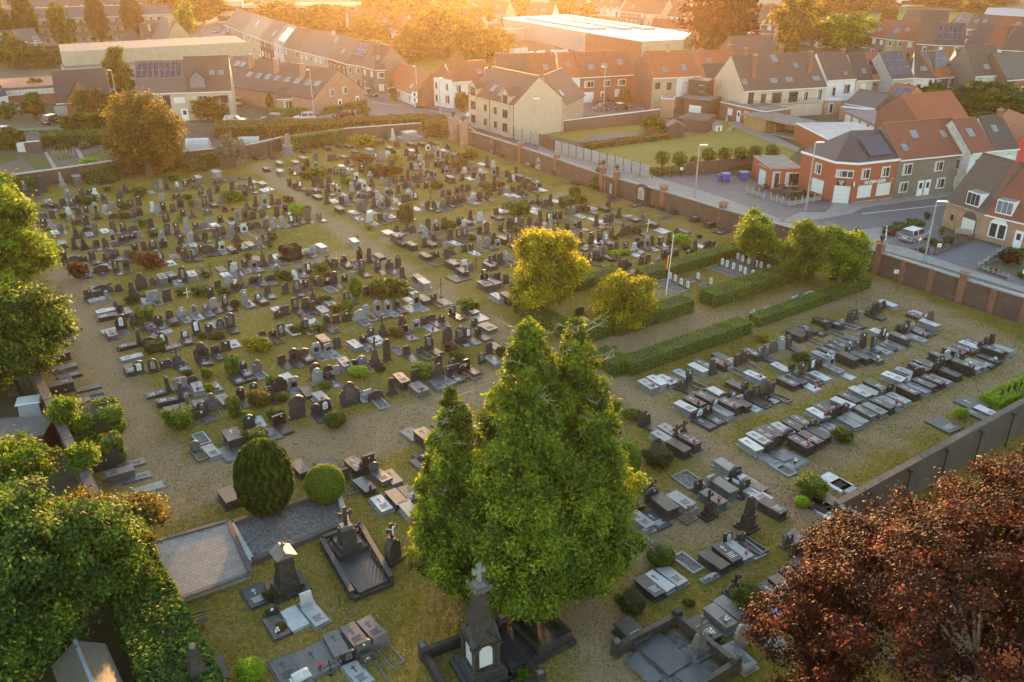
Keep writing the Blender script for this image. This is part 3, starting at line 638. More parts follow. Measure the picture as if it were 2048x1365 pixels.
rows(260, 330, 6.827, """370,330,kg,10;430,340,tl,16;510,340,td,20;650,330,rlq;760,300,fdq;740,220,lg;840,260,wd;940,240,kg,9;1190,190,kl,12,1.4;1420,210,lg;1280,220,lg;1540,190,ld;1680,240,lg;
650,410,xd,14;970,400,rdq;1090,400,rd;1195,380,pdh;1400,340,fd,12;1510,330,wg;1600,320,wdq;1650,290,td,14;1810,300,kg,6;1650,370,wd;290,380,lw;640,460,wd;440,480,fl;920,590,rg;1025,560,fdq,14;1115,530,td;1250,520,pg;1565,440,fdh,13;1480,440,wdh;1600,600,cd,15;1720,560,td,15;1840,560,flh,15;1950,540,td;2030,540,fd;
380,650,fl,12;320,640,tw,14;460,640,fdh,13;590,640,fdq;690,590,fdh,14;1140,570,kd,4;1300,640,fdh,9;1060,680,wg;500,780,fdq,14;730,700,fd;850,720,cd,12;1470,770,rlq,15;1580,760,fgh,17;1680,740,fd;1810,700,rdq;2010,690,fd,13;
290,850,rd+;520,960,rdq,15;650,940,rdq+,15;780,900,rl+,17;900,880,fd;1000,860,wg;1090,790,fl,6;1160,860,kw,4;1240,790,fdh;1390,800,lg;1280,960,rd,12;1385,950,sl,13;1500,900,wd;1560,920,fwh+;1620,880,wd,9;1730,870,wd,9;1860,870,rdq;1960,860,sl,11;
430,1000,fl+,10;910,1040,cd,18;1030,1020,fd;1180,970,fd+;320,1150,sdq+,13;460,1130,sdh,11;700,1070,rd+;830,1070,fl+w;1210,1130,td,17;1460,1050,cd,22;
1260,1170,fwh+,11;1390,1190,kd,5;1550,1150,kg,4;1640,1130,kg,5;1740,1090,fl+,10;1860,1080,fdq,13;420,1320,fdqm;600,1260,lg;760,1280,fd,13;880,1270,sdq+,13;980,1210,fd;1070,1200,wd,10;1150,1190,fd,6""")
rows(470, 260, 6.827, """430,560,kd,5;610,490,kg,6;830,480,kg,6;620,620,kg,8;770,590,fn+q;930,430,kg,7;1100,440,fg,15;1330,420,wd,12,1.4;1480,390,kd,4;1640,320,kd,4;1830,320,kl,8;
860,570,fl;940,570,fdh;1105,510,flh;1530,480,fdh+;1460,500,lw;1560,540,lw;1700,410,fdq;1920,400,pdq;2000,400,fl;1380,610,pdq,13;1300,600,fd;1470,600,fdq;1970,510,wdh;
750,770,fd,12;830,790,wd+;890,800,rdq,12;1080,770,rd,12;1190,790,td,14;1290,730,fdq;1480,670,fd;1660,690,fwh+;1730,570,fdq;1600,850,rl,15;1680,830,fd;1770,810,pwh+,12;1870,790,td,14;2010,740,rl;1390,830,pdq;1420,870,flh+;1280,870,td,14;
1110,850,kd,4;1130,940,kd,4;1260,1010,td,20;1350,980,lw;1460,1010,fd;1520,980,fl+;1580,960,fdh;1690,950,flh;1780,950,wd;1880,920,fd;1920,900,fw,7;1970,900,rd;
1430,1120,kd,6;1620,1170,kl,5;1690,1090,fl,14;1760,1110,fg,16;1900,1070,td,15;2010,1070,flh,13;1860,1130,lw;570,1160,rd,14;690,1130,fdh,11;1000,1230,fg,15;1150,1220,fg+,9;
770,1280,rdq;870,1250,rdq;650,1300,fl,12;530,1300,fl;420,1310,rg;1840,1260,fw+,13;1700,1240,kl,3;1990,1250,fd;1000,650,wd;1150,730,fd;400,850,kw,3;470,830,kw,3""")
rows(700, 230, 6.827, """640,440,fd,12;540,480,kd,5;830,430,kd,6;980,420,kd,5;1150,400,kg,3;770,560,fd,12;840,520,kl,5;910,530,td;600,560,fd;520,580,fw;350,600,pdq;430,600,fl;890,620,fdh,11;1065,490,fwh;1130,500,fl;1290,490,lw;1330,480,fd,11;1195,600,flh,20;1280,590,fdq;1360,590,fdq;1430,570,kd,5;1490,640,cdq,16;1050,620,od,13;1110,600,wd;950,630,fl;830,620,wd;
400,690,fdh;570,680,fd;510,710,lw;210,720,fd;155,740,fdq;840,740,fdh,12;900,750,fl;960,740,flh;1060,720,fg,12;1170,710,rdh;1270,700,fl;1320,690,td;1400,690,fd;1240,710,wd;1870,720,td,18;1950,710,fw;1660,640,lg;1800,680,lw;
790,900,td,17;700,780,xd;360,850,fdh;270,840,tw,8;90,880,fwh+;80,990,fd,12;110,1020,fdq;200,990,pwh+,12;300,980,td,14;440,950,rl,11;490,950,fl,6;535,960,rg;555,970,fl,5;620,930,fdq;715,910,fdh;890,900,fd,11;960,880,fd;1050,850,fd;1075,870,tl,8;1110,860,fd;1160,850,flh;1280,790,fdh;1360,790,rd,11;1320,810,flh;1470,790,fdm;1620,780,rd;1570,800,fwm;1700,760,wg;1780,780,pw+,6;1960,830,flh,14;2010,820,rd,13;1370,920,kd,9;1430,920,xd,11;
1040,1000,fd,11;830,1010,og,13;760,1010,fd;800,1060,pw+,6;1530,900,fd;1560,890,fw;1640,880,lw;1690,870,fd;1740,980,rl+,16;1800,870,wd+;1970,1040,td,22;2030,980,fdq;400,1100,rd,11;300,1120,fdq;360,1090,fw,6;500,1090,flh;560,1100,fd,9;600,1090,pwh+,11;660,1070,rd;210,1140,wd;110,1150,flh;890,1160,pdq,12;800,1170,fd;1105,1150,xd,13;1270,1110,rg;1350,1110,fdh;1455,1080,pdh,13;1530,1040,fd;1610,1050,fd,11;
330,1270,td,17;390,1230,fw,6;455,1250,flh,13;520,1260,rd+,15;600,1230,xl;630,1200,fw+,5;740,1190,fd;1060,1270,fd+;1150,1290,rd+,12;1215,1270,fw+,7;1270,1270,fg+,12;1340,1230,rd+;1420,1220,fd,11;1550,1190,cd,17;1680,1140,fw,6;1650,1200,wl+;1470,1200,fd;1770,1150,fd;1870,1140,fd;990,1310,fl;900,1310,kw,3""")
rows(930, 280, 6.827, """580,500,rd,10;615,580,td,14;700,500,td;740,560,kd,9;650,570,fw;870,560,kd,4;970,620,kd,5;820,680,fd,14;790,640,cd,14;970,680,fdq+;1050,690,lw;900,700,fd;730,710,rd;655,720,rd;560,720,fl,9;590,790,kl,4;680,790,kw,3;770,760,wd+;490,740,rd;
840,930,cd,20;990,870,cd,13;920,880,td,6;1030,900,fd;1100,920,rdq,11;1165,900,td;1200,910,fdq;1250,850,lw;1950,930,rd,12;1900,970,kd,5;1610,980,fdh;1680,980,fdh;1540,990,fd;1480,1010,fg;1390,1010,fg;1720,940,lw;1570,1050,lw;500,990,kw,2,1.2;430,1030,fd;440,1080,kd,3;960,960,lw;940,1000,lw;1020,1110,td,15;1070,1110,wd;1145,1110,rdq;1225,1080,fd;1300,1080,fdh;1260,1050,lw;
880,1170,pd+;770,1160,rg,12;690,1160,rdq,12;610,1210,fd,15;490,1230,fd+,10;300,1280,rdq,15;200,1290,fd;70,1100,td,14;200,1110,fw+,12;1000,1180,wd+;1100,1160,lg;1265,1250,xd,15;1390,1240,fdh,10;1490,1230,flh,13;1560,1210,fd;1750,1100,lw;1790,1180,td,16;1870,1130,lw;1920,1140,rd;1990,1120,fdq;330,760,td,6;250,800,fd""")
rows(1180, 330, 6.827, """390,720,td,14;290,760,fdq;200,800,rd;80,850,td,17;560,720,ll,,1.4;600,760,kd,3,1.2;715,840,rg,18;850,850,kd,6;980,910,kw,1,1.7;780,930,xl,17;740,960,ld;430,970,cd,17;490,950,fd;290,980,fd,12;215,1050,rl+q,12;130,1040,fdq,14;80,1040,fd,16;10,1080,fd+;
1180,1000,rd,13;1080,1080,td,15;1270,970,kd,7;960,1080,fn+q,9;1000,1140,ld;830,1090,td,12;775,1130,fl+h,13;690,1120,wd;600,1170,tw,10;640,1090,fd;490,1150,rdq;350,1180,td,12;270,1190,rd;640,1190,kl,2;590,1230,lw;260,1290,kd,3;180,1230,rg;30,1290,rd;1430,1200,td,16;1560,1200,cd,14;1670,1210,fd,15;1500,1120,lw;1760,1150,lw;1360,1250,wn;1620,1130,wd;
1000,1320,fd,14;1070,1300,fd,11;1160,1290,fd,12;1210,1250,xd,9;960,1310,rd;930,1360,wl;700,1360,pd,12;790,1340,fd;870,1360,rd,12""")
rows(960, 400, 6.827, """410,620,fdq+,14;520,590,fd,14;320,580,kd,6;240,650,flh;190,600,pd;100,640,rl,12;0,640,rl,12;1200,630,fl,7;1110,600,lg;1330,650,fd,9;1380,610,td;1460,600,fd+;1520,560,fn+;1600,590,lnm;1000,480,wd;960,430,tl;1390,850,td,11;1510,850,pdq,13;1600,790,rg,10;1340,890,flh,8;1310,930,lg;
180,830,fd,9;275,850,fd,11;360,830,sl,11;140,900,kd,5;60,1110,fn+q,13;170,1110,rg;240,1110,fdh;180,1180,kg,6,1.2;120,1240,ld;350,1140,fd;430,1330,cd,16;370,1390,kd,8;240,1370,kl,5;1790,1030,td,13;1830,1020,fdh;1700,1000,fg,9;1610,1090,fw+h,9;1520,1130,rg,11;1470,1140,fd;1410,1140,fd;1920,980,pd,14;1980,950,fd;2010,960,lw""")
rows(700, 400, 6.827, """400,290,fd,10;500,250,wl+;560,260,kl,4;680,240,fd;780,240,fd;1065,420,rd,16;1175,400,sl,13;1180,420,rd,9;1285,390,fdq,15;1640,290,rg,12;1500,340,wd,12;1600,340,kd,5;1770,290,fw+,11;1860,450,fdq,14;1770,450,xd,10;1560,360,fw;
970,440,sl,10;860,450,pd,10;780,420,cd,10;930,430,td;640,450,rd+,10;520,470,kw,3,1.3;640,570,kd,9;700,620,kd,4;840,670,kd,7;1370,540,fd,13;1490,530,fdq,13;1570,510,fdq,13;1670,490,el;1260,590,wg+;1430,600,lw;1140,560,td,9;1020,650,td,12;1110,630,kd,4;1030,520,sl;1760,640,rg,13;1870,640,sl,12;1300,740,tl,16;1330,810,fd,13;1390,740,cd,9;1420,730,fdh;1560,710,fdh,9;1650,690,fd,9;1180,790,fd,8;1030,800,kd,5;1200,870,ed,,2;1700,740,lw;
1720,920,xd,20;1560,900,fwm,7;1400,930,kd,7;1530,1010,kd,5;1660,960,rg,9;1480,1070,ld,,2.4;1930,860,fdq,9;2000,830,fd;1900,930,kd,5;1830,1090,fdq,13;1850,1200,kg,6,1.4;1940,1110,rg,9;
60,600,kw,5;110,600,xd;130,840,pdh,17;265,860,td,17;400,790,kd,3;660,930,pd,16;380,960,rd+q,13;160,1000,rd+q,15;70,900,lwm;540,960,sd,12;640,1040,ld;720,1090,td,15""")
rows(700, 540, 6.827, """235,360,fdh,11;300,340,fd;480,240,suh,9;720,230,rd+q,9;830,300,lw;1010,230,kl,7;940,150,kd,5;930,120,lg;1245,380,xd,20;1140,440,fd,9;1290,450,ld,,1.2;910,490,sl+h,15;810,430,lw;1010,440,kd,5;820,540,ll;640,530,rd+h,10;520,570,rl+h,12;380,590,rl+h,13;130,680,wl+,11;230,620,rl,11;
1250,710,rd,8;1400,620,rn+q,10;1640,600,kn,4,1.2;1760,660,lw,,1.5;1010,740,rd,9;1100,810,ll;1100,700,wd,7;900,790,flh,8;720,790,sd,12;745,850,fnh,7;820,920,lgm;450,890,cd,20;290,910,rd,9;180,1000,fdh,8;370,980,kw,2,1.3;230,1070,lg;70,1060,kw,4;340,1300,cd,26;510,1240,rd,20;770,1160,fd,9;820,1180,xd;660,1120,eg;960,1150,pd,9;1080,1080,fdq,14;1330,990,sd,16,1.3;1500,960,rd+q,14,1.3;1610,940,rdq,12;1750,890,rdh,9;1880,820,kg,4,1.4;1700,770,rd,9;
1900,1160,rd,13;1990,1060,lg;1800,1270,rdq,9;1760,1240,fd;1590,1350,fn,9;1400,1340,rd,9;1210,1365,rd,14""")
rows(130, 500, 6.827, """400,160,fd+,9;700,290,rd+q,13;840,270,rdh,12;1300,180,fd+qm,9;1440,190,lwm;290,320,rd+;500,300,wd+,8,1.4;540,240,lw;915,580,td,12;1055,540,sd,17,1.2;1210,490,rd,9;1340,450,kg,8;1460,410,kd,7;1620,440,fdq,17;1740,390,kw,6;1540,470,kl,3;1880,340,tg,11;2000,330,xd;320,660,fd,9;430,600,kd,6;500,590,wd,9,1.3;620,560,cd,9;740,560,rd,8;790,560,xd;1170,700,fl,11;1250,690,fl,11;1400,700,fd,13,1.2;1680,670,xl,11;1990,640,fd;1110,720,kl,3;
580,680,tl<=,10;700,800,td<=,8;570,860,kw<,3;780,1090,fdq,16,1.2;600,940,kd<,4;650,1100,lw<;640,1190,kg,5;960,1030,fdq,11;850,880,kd,4;760,860,rd,9;1170,1090,kg,5;1290,1010,fd+,9;1440,960,rd=,11;1600,930,sl=,11;1770,890,pl+q,11;1920,860,rg=,9;2040,800,rl,11;1810,1160,sdq,16;1970,1130,rd,9;1640,1210,fd+q,8;1020,1300,td<=,16;1150,1300,wdh;1340,1290,sd+q,12""")
rows(420, 480, 6.827, """300,380,fd,10;150,410,ld;340,440,fw+,11;220,490,lw;480,370,fd,9;510,430,lg;610,390,fl+h,10;640,300,kd,4;730,360,cd,26;30,460,xd,8;840,330,tg,13;890,370,kl,1;960,290,rl+h,8;910,240,lw;1140,260,wg+,4;1260,200,kg,4;1330,200,fw,7;1410,180,rl,9;1520,140,kw,6;1450,330,cl,11;1600,340,cd,12;1700,380,fdq,11;1830,330,sd=,9;1960,330,fl+,5;
600,600,wdh;680,570,rg+,9;820,560,wdh;270,650,fl,13;110,660,fd,9;420,650,cg,25;340,590,lw;1130,520,td,8;1230,460,fl+h,8;1350,450,fdq,12;920,430,rg,6;1160,550,pw;1035,740,rd,13;1190,720,fd+q,14;1310,670,fd,11;1480,630,rdq;1600,620,wdh;1700,600,rd,14;1840,580,fdh,9;1950,550,fl;1650,690,el;
60,950,rg,10;215,910,rd+q,13;490,860,rl+m,14;660,830,fd=q,8;790,740,rd+,10;1420,870,cd,20;1170,960,fdq,13;1310,940,fd,12;1400,950,td,9;1300,1050,kd,2;1540,980,kl,3;1640,900,kl,4;1870,820,fdq,9;930,1070,rd,8;1020,1030,fd,10,1.4;920,970,lwm;285,1200,rdq,15,1.3;150,1220,sdq,10;90,1190,kg,3;1870,1110,sd,11;1720,1130,fd,8;1600,1140,rdh,9;1660,1230,ldm;980,1310,fdq,13;1090,1230,fw,5;1310,1230,rdq,11;1400,1130,lw;860,1340,rdh,8;720,1350,rd,8""")
rows(180, 660, 6.827, """680,230,td<=,16;580,390,kw<,2;680,600,rdq,12,1.2;870,580,rdq,13,1.2;560,570,kd,4;1040,520,fd,8,1.3;1200,470,cd+h,16,1.3;1530,400,sd+h,15,1.4;1720,330,fd+h,8,1.2;1860,280,fd,10,1.2;1960,200,lw;1080,850,td<=,15;1240,800,fl,10,1.6;1410,730,rd,7,1.3;1480,830,kl,4;1700,790,lg;1240,960,td<=,16;1340,1060,rg<=,13;1430,1190,cd<,10;1540,1150,rdq,11,1.3;1660,1090,sg,15;1840,1000,kg,4;1500,1030,lg""")
rows(460, 640, 6.827, """190,690,pd=,9;380,700,sg,9,1.2;100,830,kd,2;270,780,kd,2;410,760,el;710,580,fd,7;870,560,rdh,12,1.1;1000,500,wd=,8;1180,460,fl+h,11;1340,430,fl+h,8;1280,340,kd,7;1470,380,rdq,11;1690,400,kl,4;1170,800,rd,14,1.3;1200,880,sl,15,1.2;1340,770,rd,11,1.2;1370,820,fd+h,8;1440,740,fl,8;1510,740,rd,7;1570,650,kl,6;1680,660,wdh;1800,620,rl,9,1.3;870,950,fl+h,12,1.2;790,800,lw;690,960,sd,12,1.3;690,1000,rd,6;1060,1000,kd,2;540,1030,fdh,8;340,1030,rd;150,1080,rd,11;1830,1060,elm;1880,1030,fw,5;1650,1160,sdq,18,1.8;1990,1080,wd,8,1.2;1300,1260,fdq,12,1.2;1250,1130,kl,6;1170,1280,rd,9;930,1340,rd,18,1.9""")
rows(720, 620, 6.827, """440,1150,tdq,15;570,1020,ku,7;760,960,fd,11,1.2;800,1120,kg,5,1.3;1070,950,sd,14,1.2;1060,1050,kg,3;1170,1000,kg,3;1230,890,fd+h,9;1430,850,wn,8;1810,730,kl,4;1310,840,fd,7;230,1240,wdh,8,1.2;280,1290,el""")
rows(340, 780, 6.827, """350,830,rg,8;570,870,kl,3;870,720,kd,8,1.4;860,860,lg,,1.9;430,680,el;1090,520,rd,11,1.3;1370,620,lg,,1.4;1490,480,fn,9,1.3;1200,450,lw;430,380,wd,7""")
# the long double rows
rows(1240, 700, 4.48, """245,350,kw,5;325,315,kw,5;410,300,kw,4;470,290,kd,3;545,345,wd,8;620,300,rd,12;560,222,lw;695,200,kw,5;740,155,kd,4;830,220,sd,14;890,150,kd,5;980,172,fl,10;905,100,kd,5;1045,138,fd,11;1110,118,fd,12;1180,62,kd,5;
580,550,kw,5;660,500,kd,5;760,460,kd,5;870,412,kw,4;1040,345,kd,4;1115,405,rd,12;1200,270,kw,5;1210,420,fdq,11;1140,440,rd,8;1290,385,fg,14;1350,400,rd,11;
700,605,wdq,8,1.2;770,580,wd,8;850,515,wdq,8;750,670,kd,2;830,630,kd,2;910,580,kl,4;970,540,kd,7;1070,510,kd,5;1000,445,pdq,8;1070,470,fl,6;1160,515,lw;1240,480,kn,1;1330,440,kn,1;925,455,wd,7""")
rows(1440, 580, 4.48, """355,600,fg,9;410,582,fg,10;470,555,fg,11;540,535,fl,13;600,505,fd,11;670,435,kd,6;790,440,fd,9;710,400,kd,5;790,375,kd,4;860,385,ld;970,362,fd,9;910,310,kd,5;1010,330,kd,5;1085,310,fl,5;1150,295,fd,11;1200,265,fd,10;1248,245,fl,7;
540,725,kw,4;635,745,rd,9;610,810,fgq,6;670,790,fg,7;725,765,rd,12;758,765,fdq,9;818,725,fdq,12;880,705,rd,10;890,785,kw,2;815,820,kd,1;600,860,kd,5;680,830,kd,4;790,870,lw;990,680,flh,10;1010,735,kl,4;905,615,kl,4;960,575,kd,4;1020,545,kd,4;1060,505,kd,3;1190,490,lg;1110,770,lw""")
rows(1440, 760, 4.48, """270,625,kw,5;335,565,kw,5;390,525,kd,5;440,640,wd,8;500,595,wd,9;470,500,kd,5;555,470,kw,4;600,520,wd,8;660,440,kd,4;720,400,kd,4;770,465,wd,7;825,440,fd,8;870,445,wdq,8;940,405,wdq,7;450,730,kl,1;610,715,ll,,2;590,690,kg,2;710,620,kd,7;800,570,kd,6;870,520,kd,5;960,510,kl,3;1010,460,kl,3;560,805,el;870,335,kw,4;980,345,wd,8;920,290,kd,4;1050,315,wd,9,1.3;990,260,kd,3;1110,300,wd,9;1090,245,kw,5;1150,200,kd,5;1150,400,kl,3;1210,365,kl,3;1050,435,kd,2;1290,315,kg,4""")
rows(1640, 600, 4.48, """430,135,rd,8;480,125,rd,12;525,115,rd,9;560,80,rd,9;600,60,kw,4;352,160,fl,7;240,570,kd,8;240,495,fdq,9;312,445,fg,10;350,545,kd,6;380,425,rd,15;413,445,fdq,10;475,435,fdq,13;430,515,kd,4;545,460,kl,2;590,430,kd,2;553,345,fdq,12;530,305,kw,2;655,415,kl,2;700,390,kd,8;752,305,rdh,10;690,295,td,9;725,300,td,9;808,285,fl,9;780,235,rd,6;860,355,kl,2;880,310,kd,3;970,245,kw,5;860,165,kd,3;880,135,lw,,1.3;980,192,fg,11;940,290,ld;
290,370,kg,3;220,405,kg,3;160,435,kd,2;100,455,kd,3;40,485,kd,4;350,855,kw,4;425,840,kl,4;480,800,kd,5;540,872,fg,8;620,835,rd,9;650,730,kw,5,1.2;765,665,kl,3;780,765,flq,8;850,705,fd,10;900,690,rd,9;880,635,kd,5;960,595,kd,3;1035,645,fd,13;1065,550,kd,6;780,855,kd,6;875,820,kl,4;920,795,kd,6;1000,755,kd,5;1060,735,kl,3;1150,690,kd,5;460,545,kg,4""")
rows(1740, 660, 4.35, """1048,155,td,14;1140,190,kl,4;1060,225,kd,7;990,155,td,11;950,170,rd,8;860,150,kw,3;810,185,kd,3;720,215,kdm,5;668,240,fw,7;590,250,kl,3;490,300,kd,3;745,300,rg,10;1030,270,kd,3;980,300,kd,2;915,320,kl,4;850,340,kl,4;790,365,kd,9;700,405,kd,5;600,450,kw,4;530,490,kd,5;455,525,kd,6;410,545,kl,4;325,590,kd,7;235,625,kl,4;155,665,kl,5;95,690,kd,6;30,725,kl,5;440,335,kd,5;570,365,fd,14;602,345,rd,13;395,440,rg,10;440,430,rg,9;318,492,flq,8;185,545,rd,11;92,592,fg,9;1010,720,kw,2;880,650,ld,,2;930,740,ld,,1.3;640,830,ld,,2;890,110,ld""")
rows(1400, 880, 4.48, """230,275,kl,5;312,325,wd,8;360,360,lw,,1.5;225,415,wn,6;210,465,kg,6;110,570,kg,6;70,690,cd,20;420,790,od,24,1.1;395,470,rd,10,1.3;470,440,ku,4;510,530,kw,4,1.2;640,650,kd,6;1200,385,lw,,1.7;1300,430,kl,1,1.2;1110,650,kw,1;1170,580,lu,,1.9;1050,590,lu,,1.5""")
rows(1200, 960, 3.371, """270,310,kl,6;430,205,kd,7,1.2;345,150,wd,11;540,170,kl,5,1.2;370,275,ld,,1.2;590,265,cu,10;290,425,cl,10;395,705,kw,3;480,665,kw,3;330,745,kd,4;590,565,el;760,575,kd,5;850,525,kd,5;925,495,kw,3;860,425,fdq,8;950,405,fdq,6;740,675,wl,4;1010,475,el;1260,445,rg,9,1.3;1330,505,fd,10,1.3;1350,405,lu,,1.3;1430,455,lw,,1.5;1480,530,ku,6,1.1;1560,580,kl,5;1600,540,ku,3;1375,625,kd,4;1305,685,kd,4;1235,740,ku,4;1160,790,kd,4;1130,850,lw;1395,835,kl,4;1460,765,kd,3;800,965,kl,6;870,910,kl,6;700,1040,kd,5;940,1120,sl,14;930,1215,kl,4;660,1180,cg,26,1.3;1090,1030,lw;900,770,cd,15;1180,1120,kl,3;210,1065,kd,6,1.3""")
rows(420, 880, 2.815, """350,985,fd,6;375,1055,ku,1,1.1;470,1010,kw,1,1.2;548,930,fw,9;590,995,kw,2;425,1300,kg,1,1.3;590,1245,kg,1,2.2;710,1165,kg,3;815,1125,kg,4;865,1205,fg,9,1.2;912,1085,kg,4;960,1155,fg,8,1.3;780,1250,fnq,7,1.1;830,1320,kw,1;885,1250,fdq,5;512,1350,fw,6,1.3;685,1320,xd,9;
870,275,kn,4;925,190,rg=,9;1025,225,kg,3;890,175,fd,14,1.3;820,170,kd,6,1.1;965,375,kw,3;1050,345,ku,4;1120,410,kl,4;1120,315,kd,3;110,345,kd,6,1.2;260,880,ld,,1.4;20,1300,ld,,1.3;660,150,ld,,1.5;760,230,fd,10;510,180,kd,5;1210,110,ld,,1.3""")
rows(800, 560, 3.412, """170,1110,ku,8,1.2;80,1060,lg,,1.2;170,1260,ld,,1.7;300,1010,ld,,1.4;1400,830,kd,4;1350,745,lw;1668,990,sd,11,1.2;1450,1060,wd,6,1.1""")
rows(1190, 840, 4.48, """600,195,kl,5;660,135,kl,5;555,255,rd,9;740,295,kd,7;722,190,cd,14;835,235,kd,7;790,160,cd,15;920,635,fd,9;1020,585,fl,8;830,545,el,,1.6;500,640,cd,9;510,235,rg,8""")
rows(0, 0, 1, "1170,652,kd,5,1.3;1158,630,wd,9;1150,655,ld,,1.3;1205,640,fd,8")
# tombs that stand head-on to the side walls
rows(0, 600, 3.412, """430,620,kd<,8,1.2;410,410,ku<,7;450,475,kg<,3;480,525,kd<,2;545,745,ku<,7;610,605,ld<;680,740,ll<;640,670,ed<;745,1125,kd<,10,1.2;900,1125,lg<;940,1215,lg<;830,1215,kg<,6;430,285,ld<;455,315,xd;1020,1290,ll<;525,970,lg;1110,230,ll<;1170,330,ld<""")
rows(930, 280, 6.827, """430,160,kd<,6,1.4;545,222,kd<,4,1.3;750,265,kl<,7,1.2;610,325,lg<;960,360,kd<,6;1160,410,kd<,6;1270,470,kd<,7,1.1;1560,600,kd<,3,1.8;1470,500,cw,17""")
rows(1180, 330, 6.827, """470,435,kd<,5,1.2;340,490,lg<;705,510,kd<,4,1.1;880,560,kd<,4;1020,605,kd<,5;1180,655,kd<,7,1.2;1360,700,fd<,6;1460,765,kd<,6,1.2;1650,845,kd<,6,1.2;1800,925,ld<,,1.4;640,560,ld<;1040,720,lg<""")
rows(0, 330, 6.827, """360,400,fd=q,18,1.4;590,340,td+,20,1.2;860,290,ol,20;1060,270,kg,14,1.3;1420,210,kd,9,1.3;1440,240,ld,,2.6;1760,160,kd,4,1.3""")
rows(260, 330, 6.827, """580,45,kd,5,1.2;850,35,kd,5;1100,25,kd,6;980,60,td,9;900,-70,cl,14""")
rows(470, 260, 6.827, """330,395,kd,4,1.7;505,375,td+,26,1.5;725,345,ol,36,2;945,305,kd,4;1260,275,kd,6;1430,235,kd,6;1550,245,kd,4;1080,300,lg""")
rows(700, 230, 6.827, """410,390,kd,6;590,345,ow,20;480,335,td,16;990,305,kg,7""")

# drop doubles where two views of the same grave met
_keep = []
for g in GR:
    big = g[3] >= 1.5
    if any((g[0] - k[0]).length < (0.55 if (g[1][0] in 'kle') == (k[1][0] in 'kle') else 0.35) for k in _keep): continue
    _keep.append(g)
GR = _keep

def area_of(u, v):
    if v < -149.3: return 'north wall', 'wn'
    if u > 80.2 and v < -60: return 'east wall', 'we'
    if u < 12 and v > -92 and u < 7.8 + (-v - 50) * 0.12: return 'west wall', 'ww'
    if u > 44.5 and -46.2 < v < -41.5: return 'slab row by the hedge', 'r1'
    if u > 44.5 and -41.5 <= v < -35.6: return 'middle slab row', 'r2'
    if u > 44.5 and -35.6 <= v < -29.6: return 'last slab row', 'r3'
    if u > 43 and v >= -29.6: return 'boundary wall', 'rw'
    if v > -50: return ('conifer lawn' if u < 27 else 'plot right of the conifer'), ('cl' if u < 27 else 'cr')
    if u < 44.2: return 'left field', 'lf'
    return 'upper field', 'uf'
buckets = {}
for i, g in enumerate(GR):
    u, v = toUV(g[0]); an, ak = area_of(u, v)
    if ak in ('r1', 'r2', 'r3', 'rw', 'cl', 'cr', 'ww', 'we', 'wn'): step = 200
    else: step = 3.4
    buckets.setdefault((ak, an, int((-v) // step)), []).append(((v if ak in ('ww', 'we') else u), i))
LAB = {}
rown = {}
for key in sorted(buckets, key=lambda k: (k[0], k[2])):
    ak, an, r_ = key; rown[ak] = rown.get(ak, 0) + 1
    for j, (_, i) in enumerate(sorted(buckets[key])):
        p, code, h, wm = GR[i]; form, tone = code[0], code[1]
        look = TONE[tone] + ' ' + FORM[form]
        if form != 'x': look += ' ' + NOUN[form]
        ex = ''
        if 'q' in code: ex = ' with white plaque'
        elif 'h' in code: ex = ' with black panel'
        elif 'm' in code: ex = ' with flowers'
        elif '+' in code or '=' in code: ex = ' with slab'
        o = ORD[j] if j < len(ORD) else ORD[j % 60] + ' again'
        if ak in ('lf', 'uf'): place = f', {o} from left, {ORD[rown[ak] - 1]} row, {an}'
        elif ak in ('ww', 'we'): place = f', {o} from the far end along {an}'
        else: place = f', {o} from left in {an}' if ak not in ('wn', 'rw') else f', {o} from left at {an}'
        s = look + ex + place
        if len(s.replace('-', '').split()) > 16: s = look + place
        LAB[i] = (s, {'lf': 'graves of the left field', 'uf': 'graves of the upper field', 'wn': 'graves at the north wall', 'we': 'tombs at the east wall', 'ww': 'tombs at the west wall', 'cl': 'graves on the conifer lawn', 'cr': 'graves right of the conifer', 'rw': 'graves at the boundary wall'}.get(ak, 'graves of the slab rows'))
gr2 = random.Random(21)
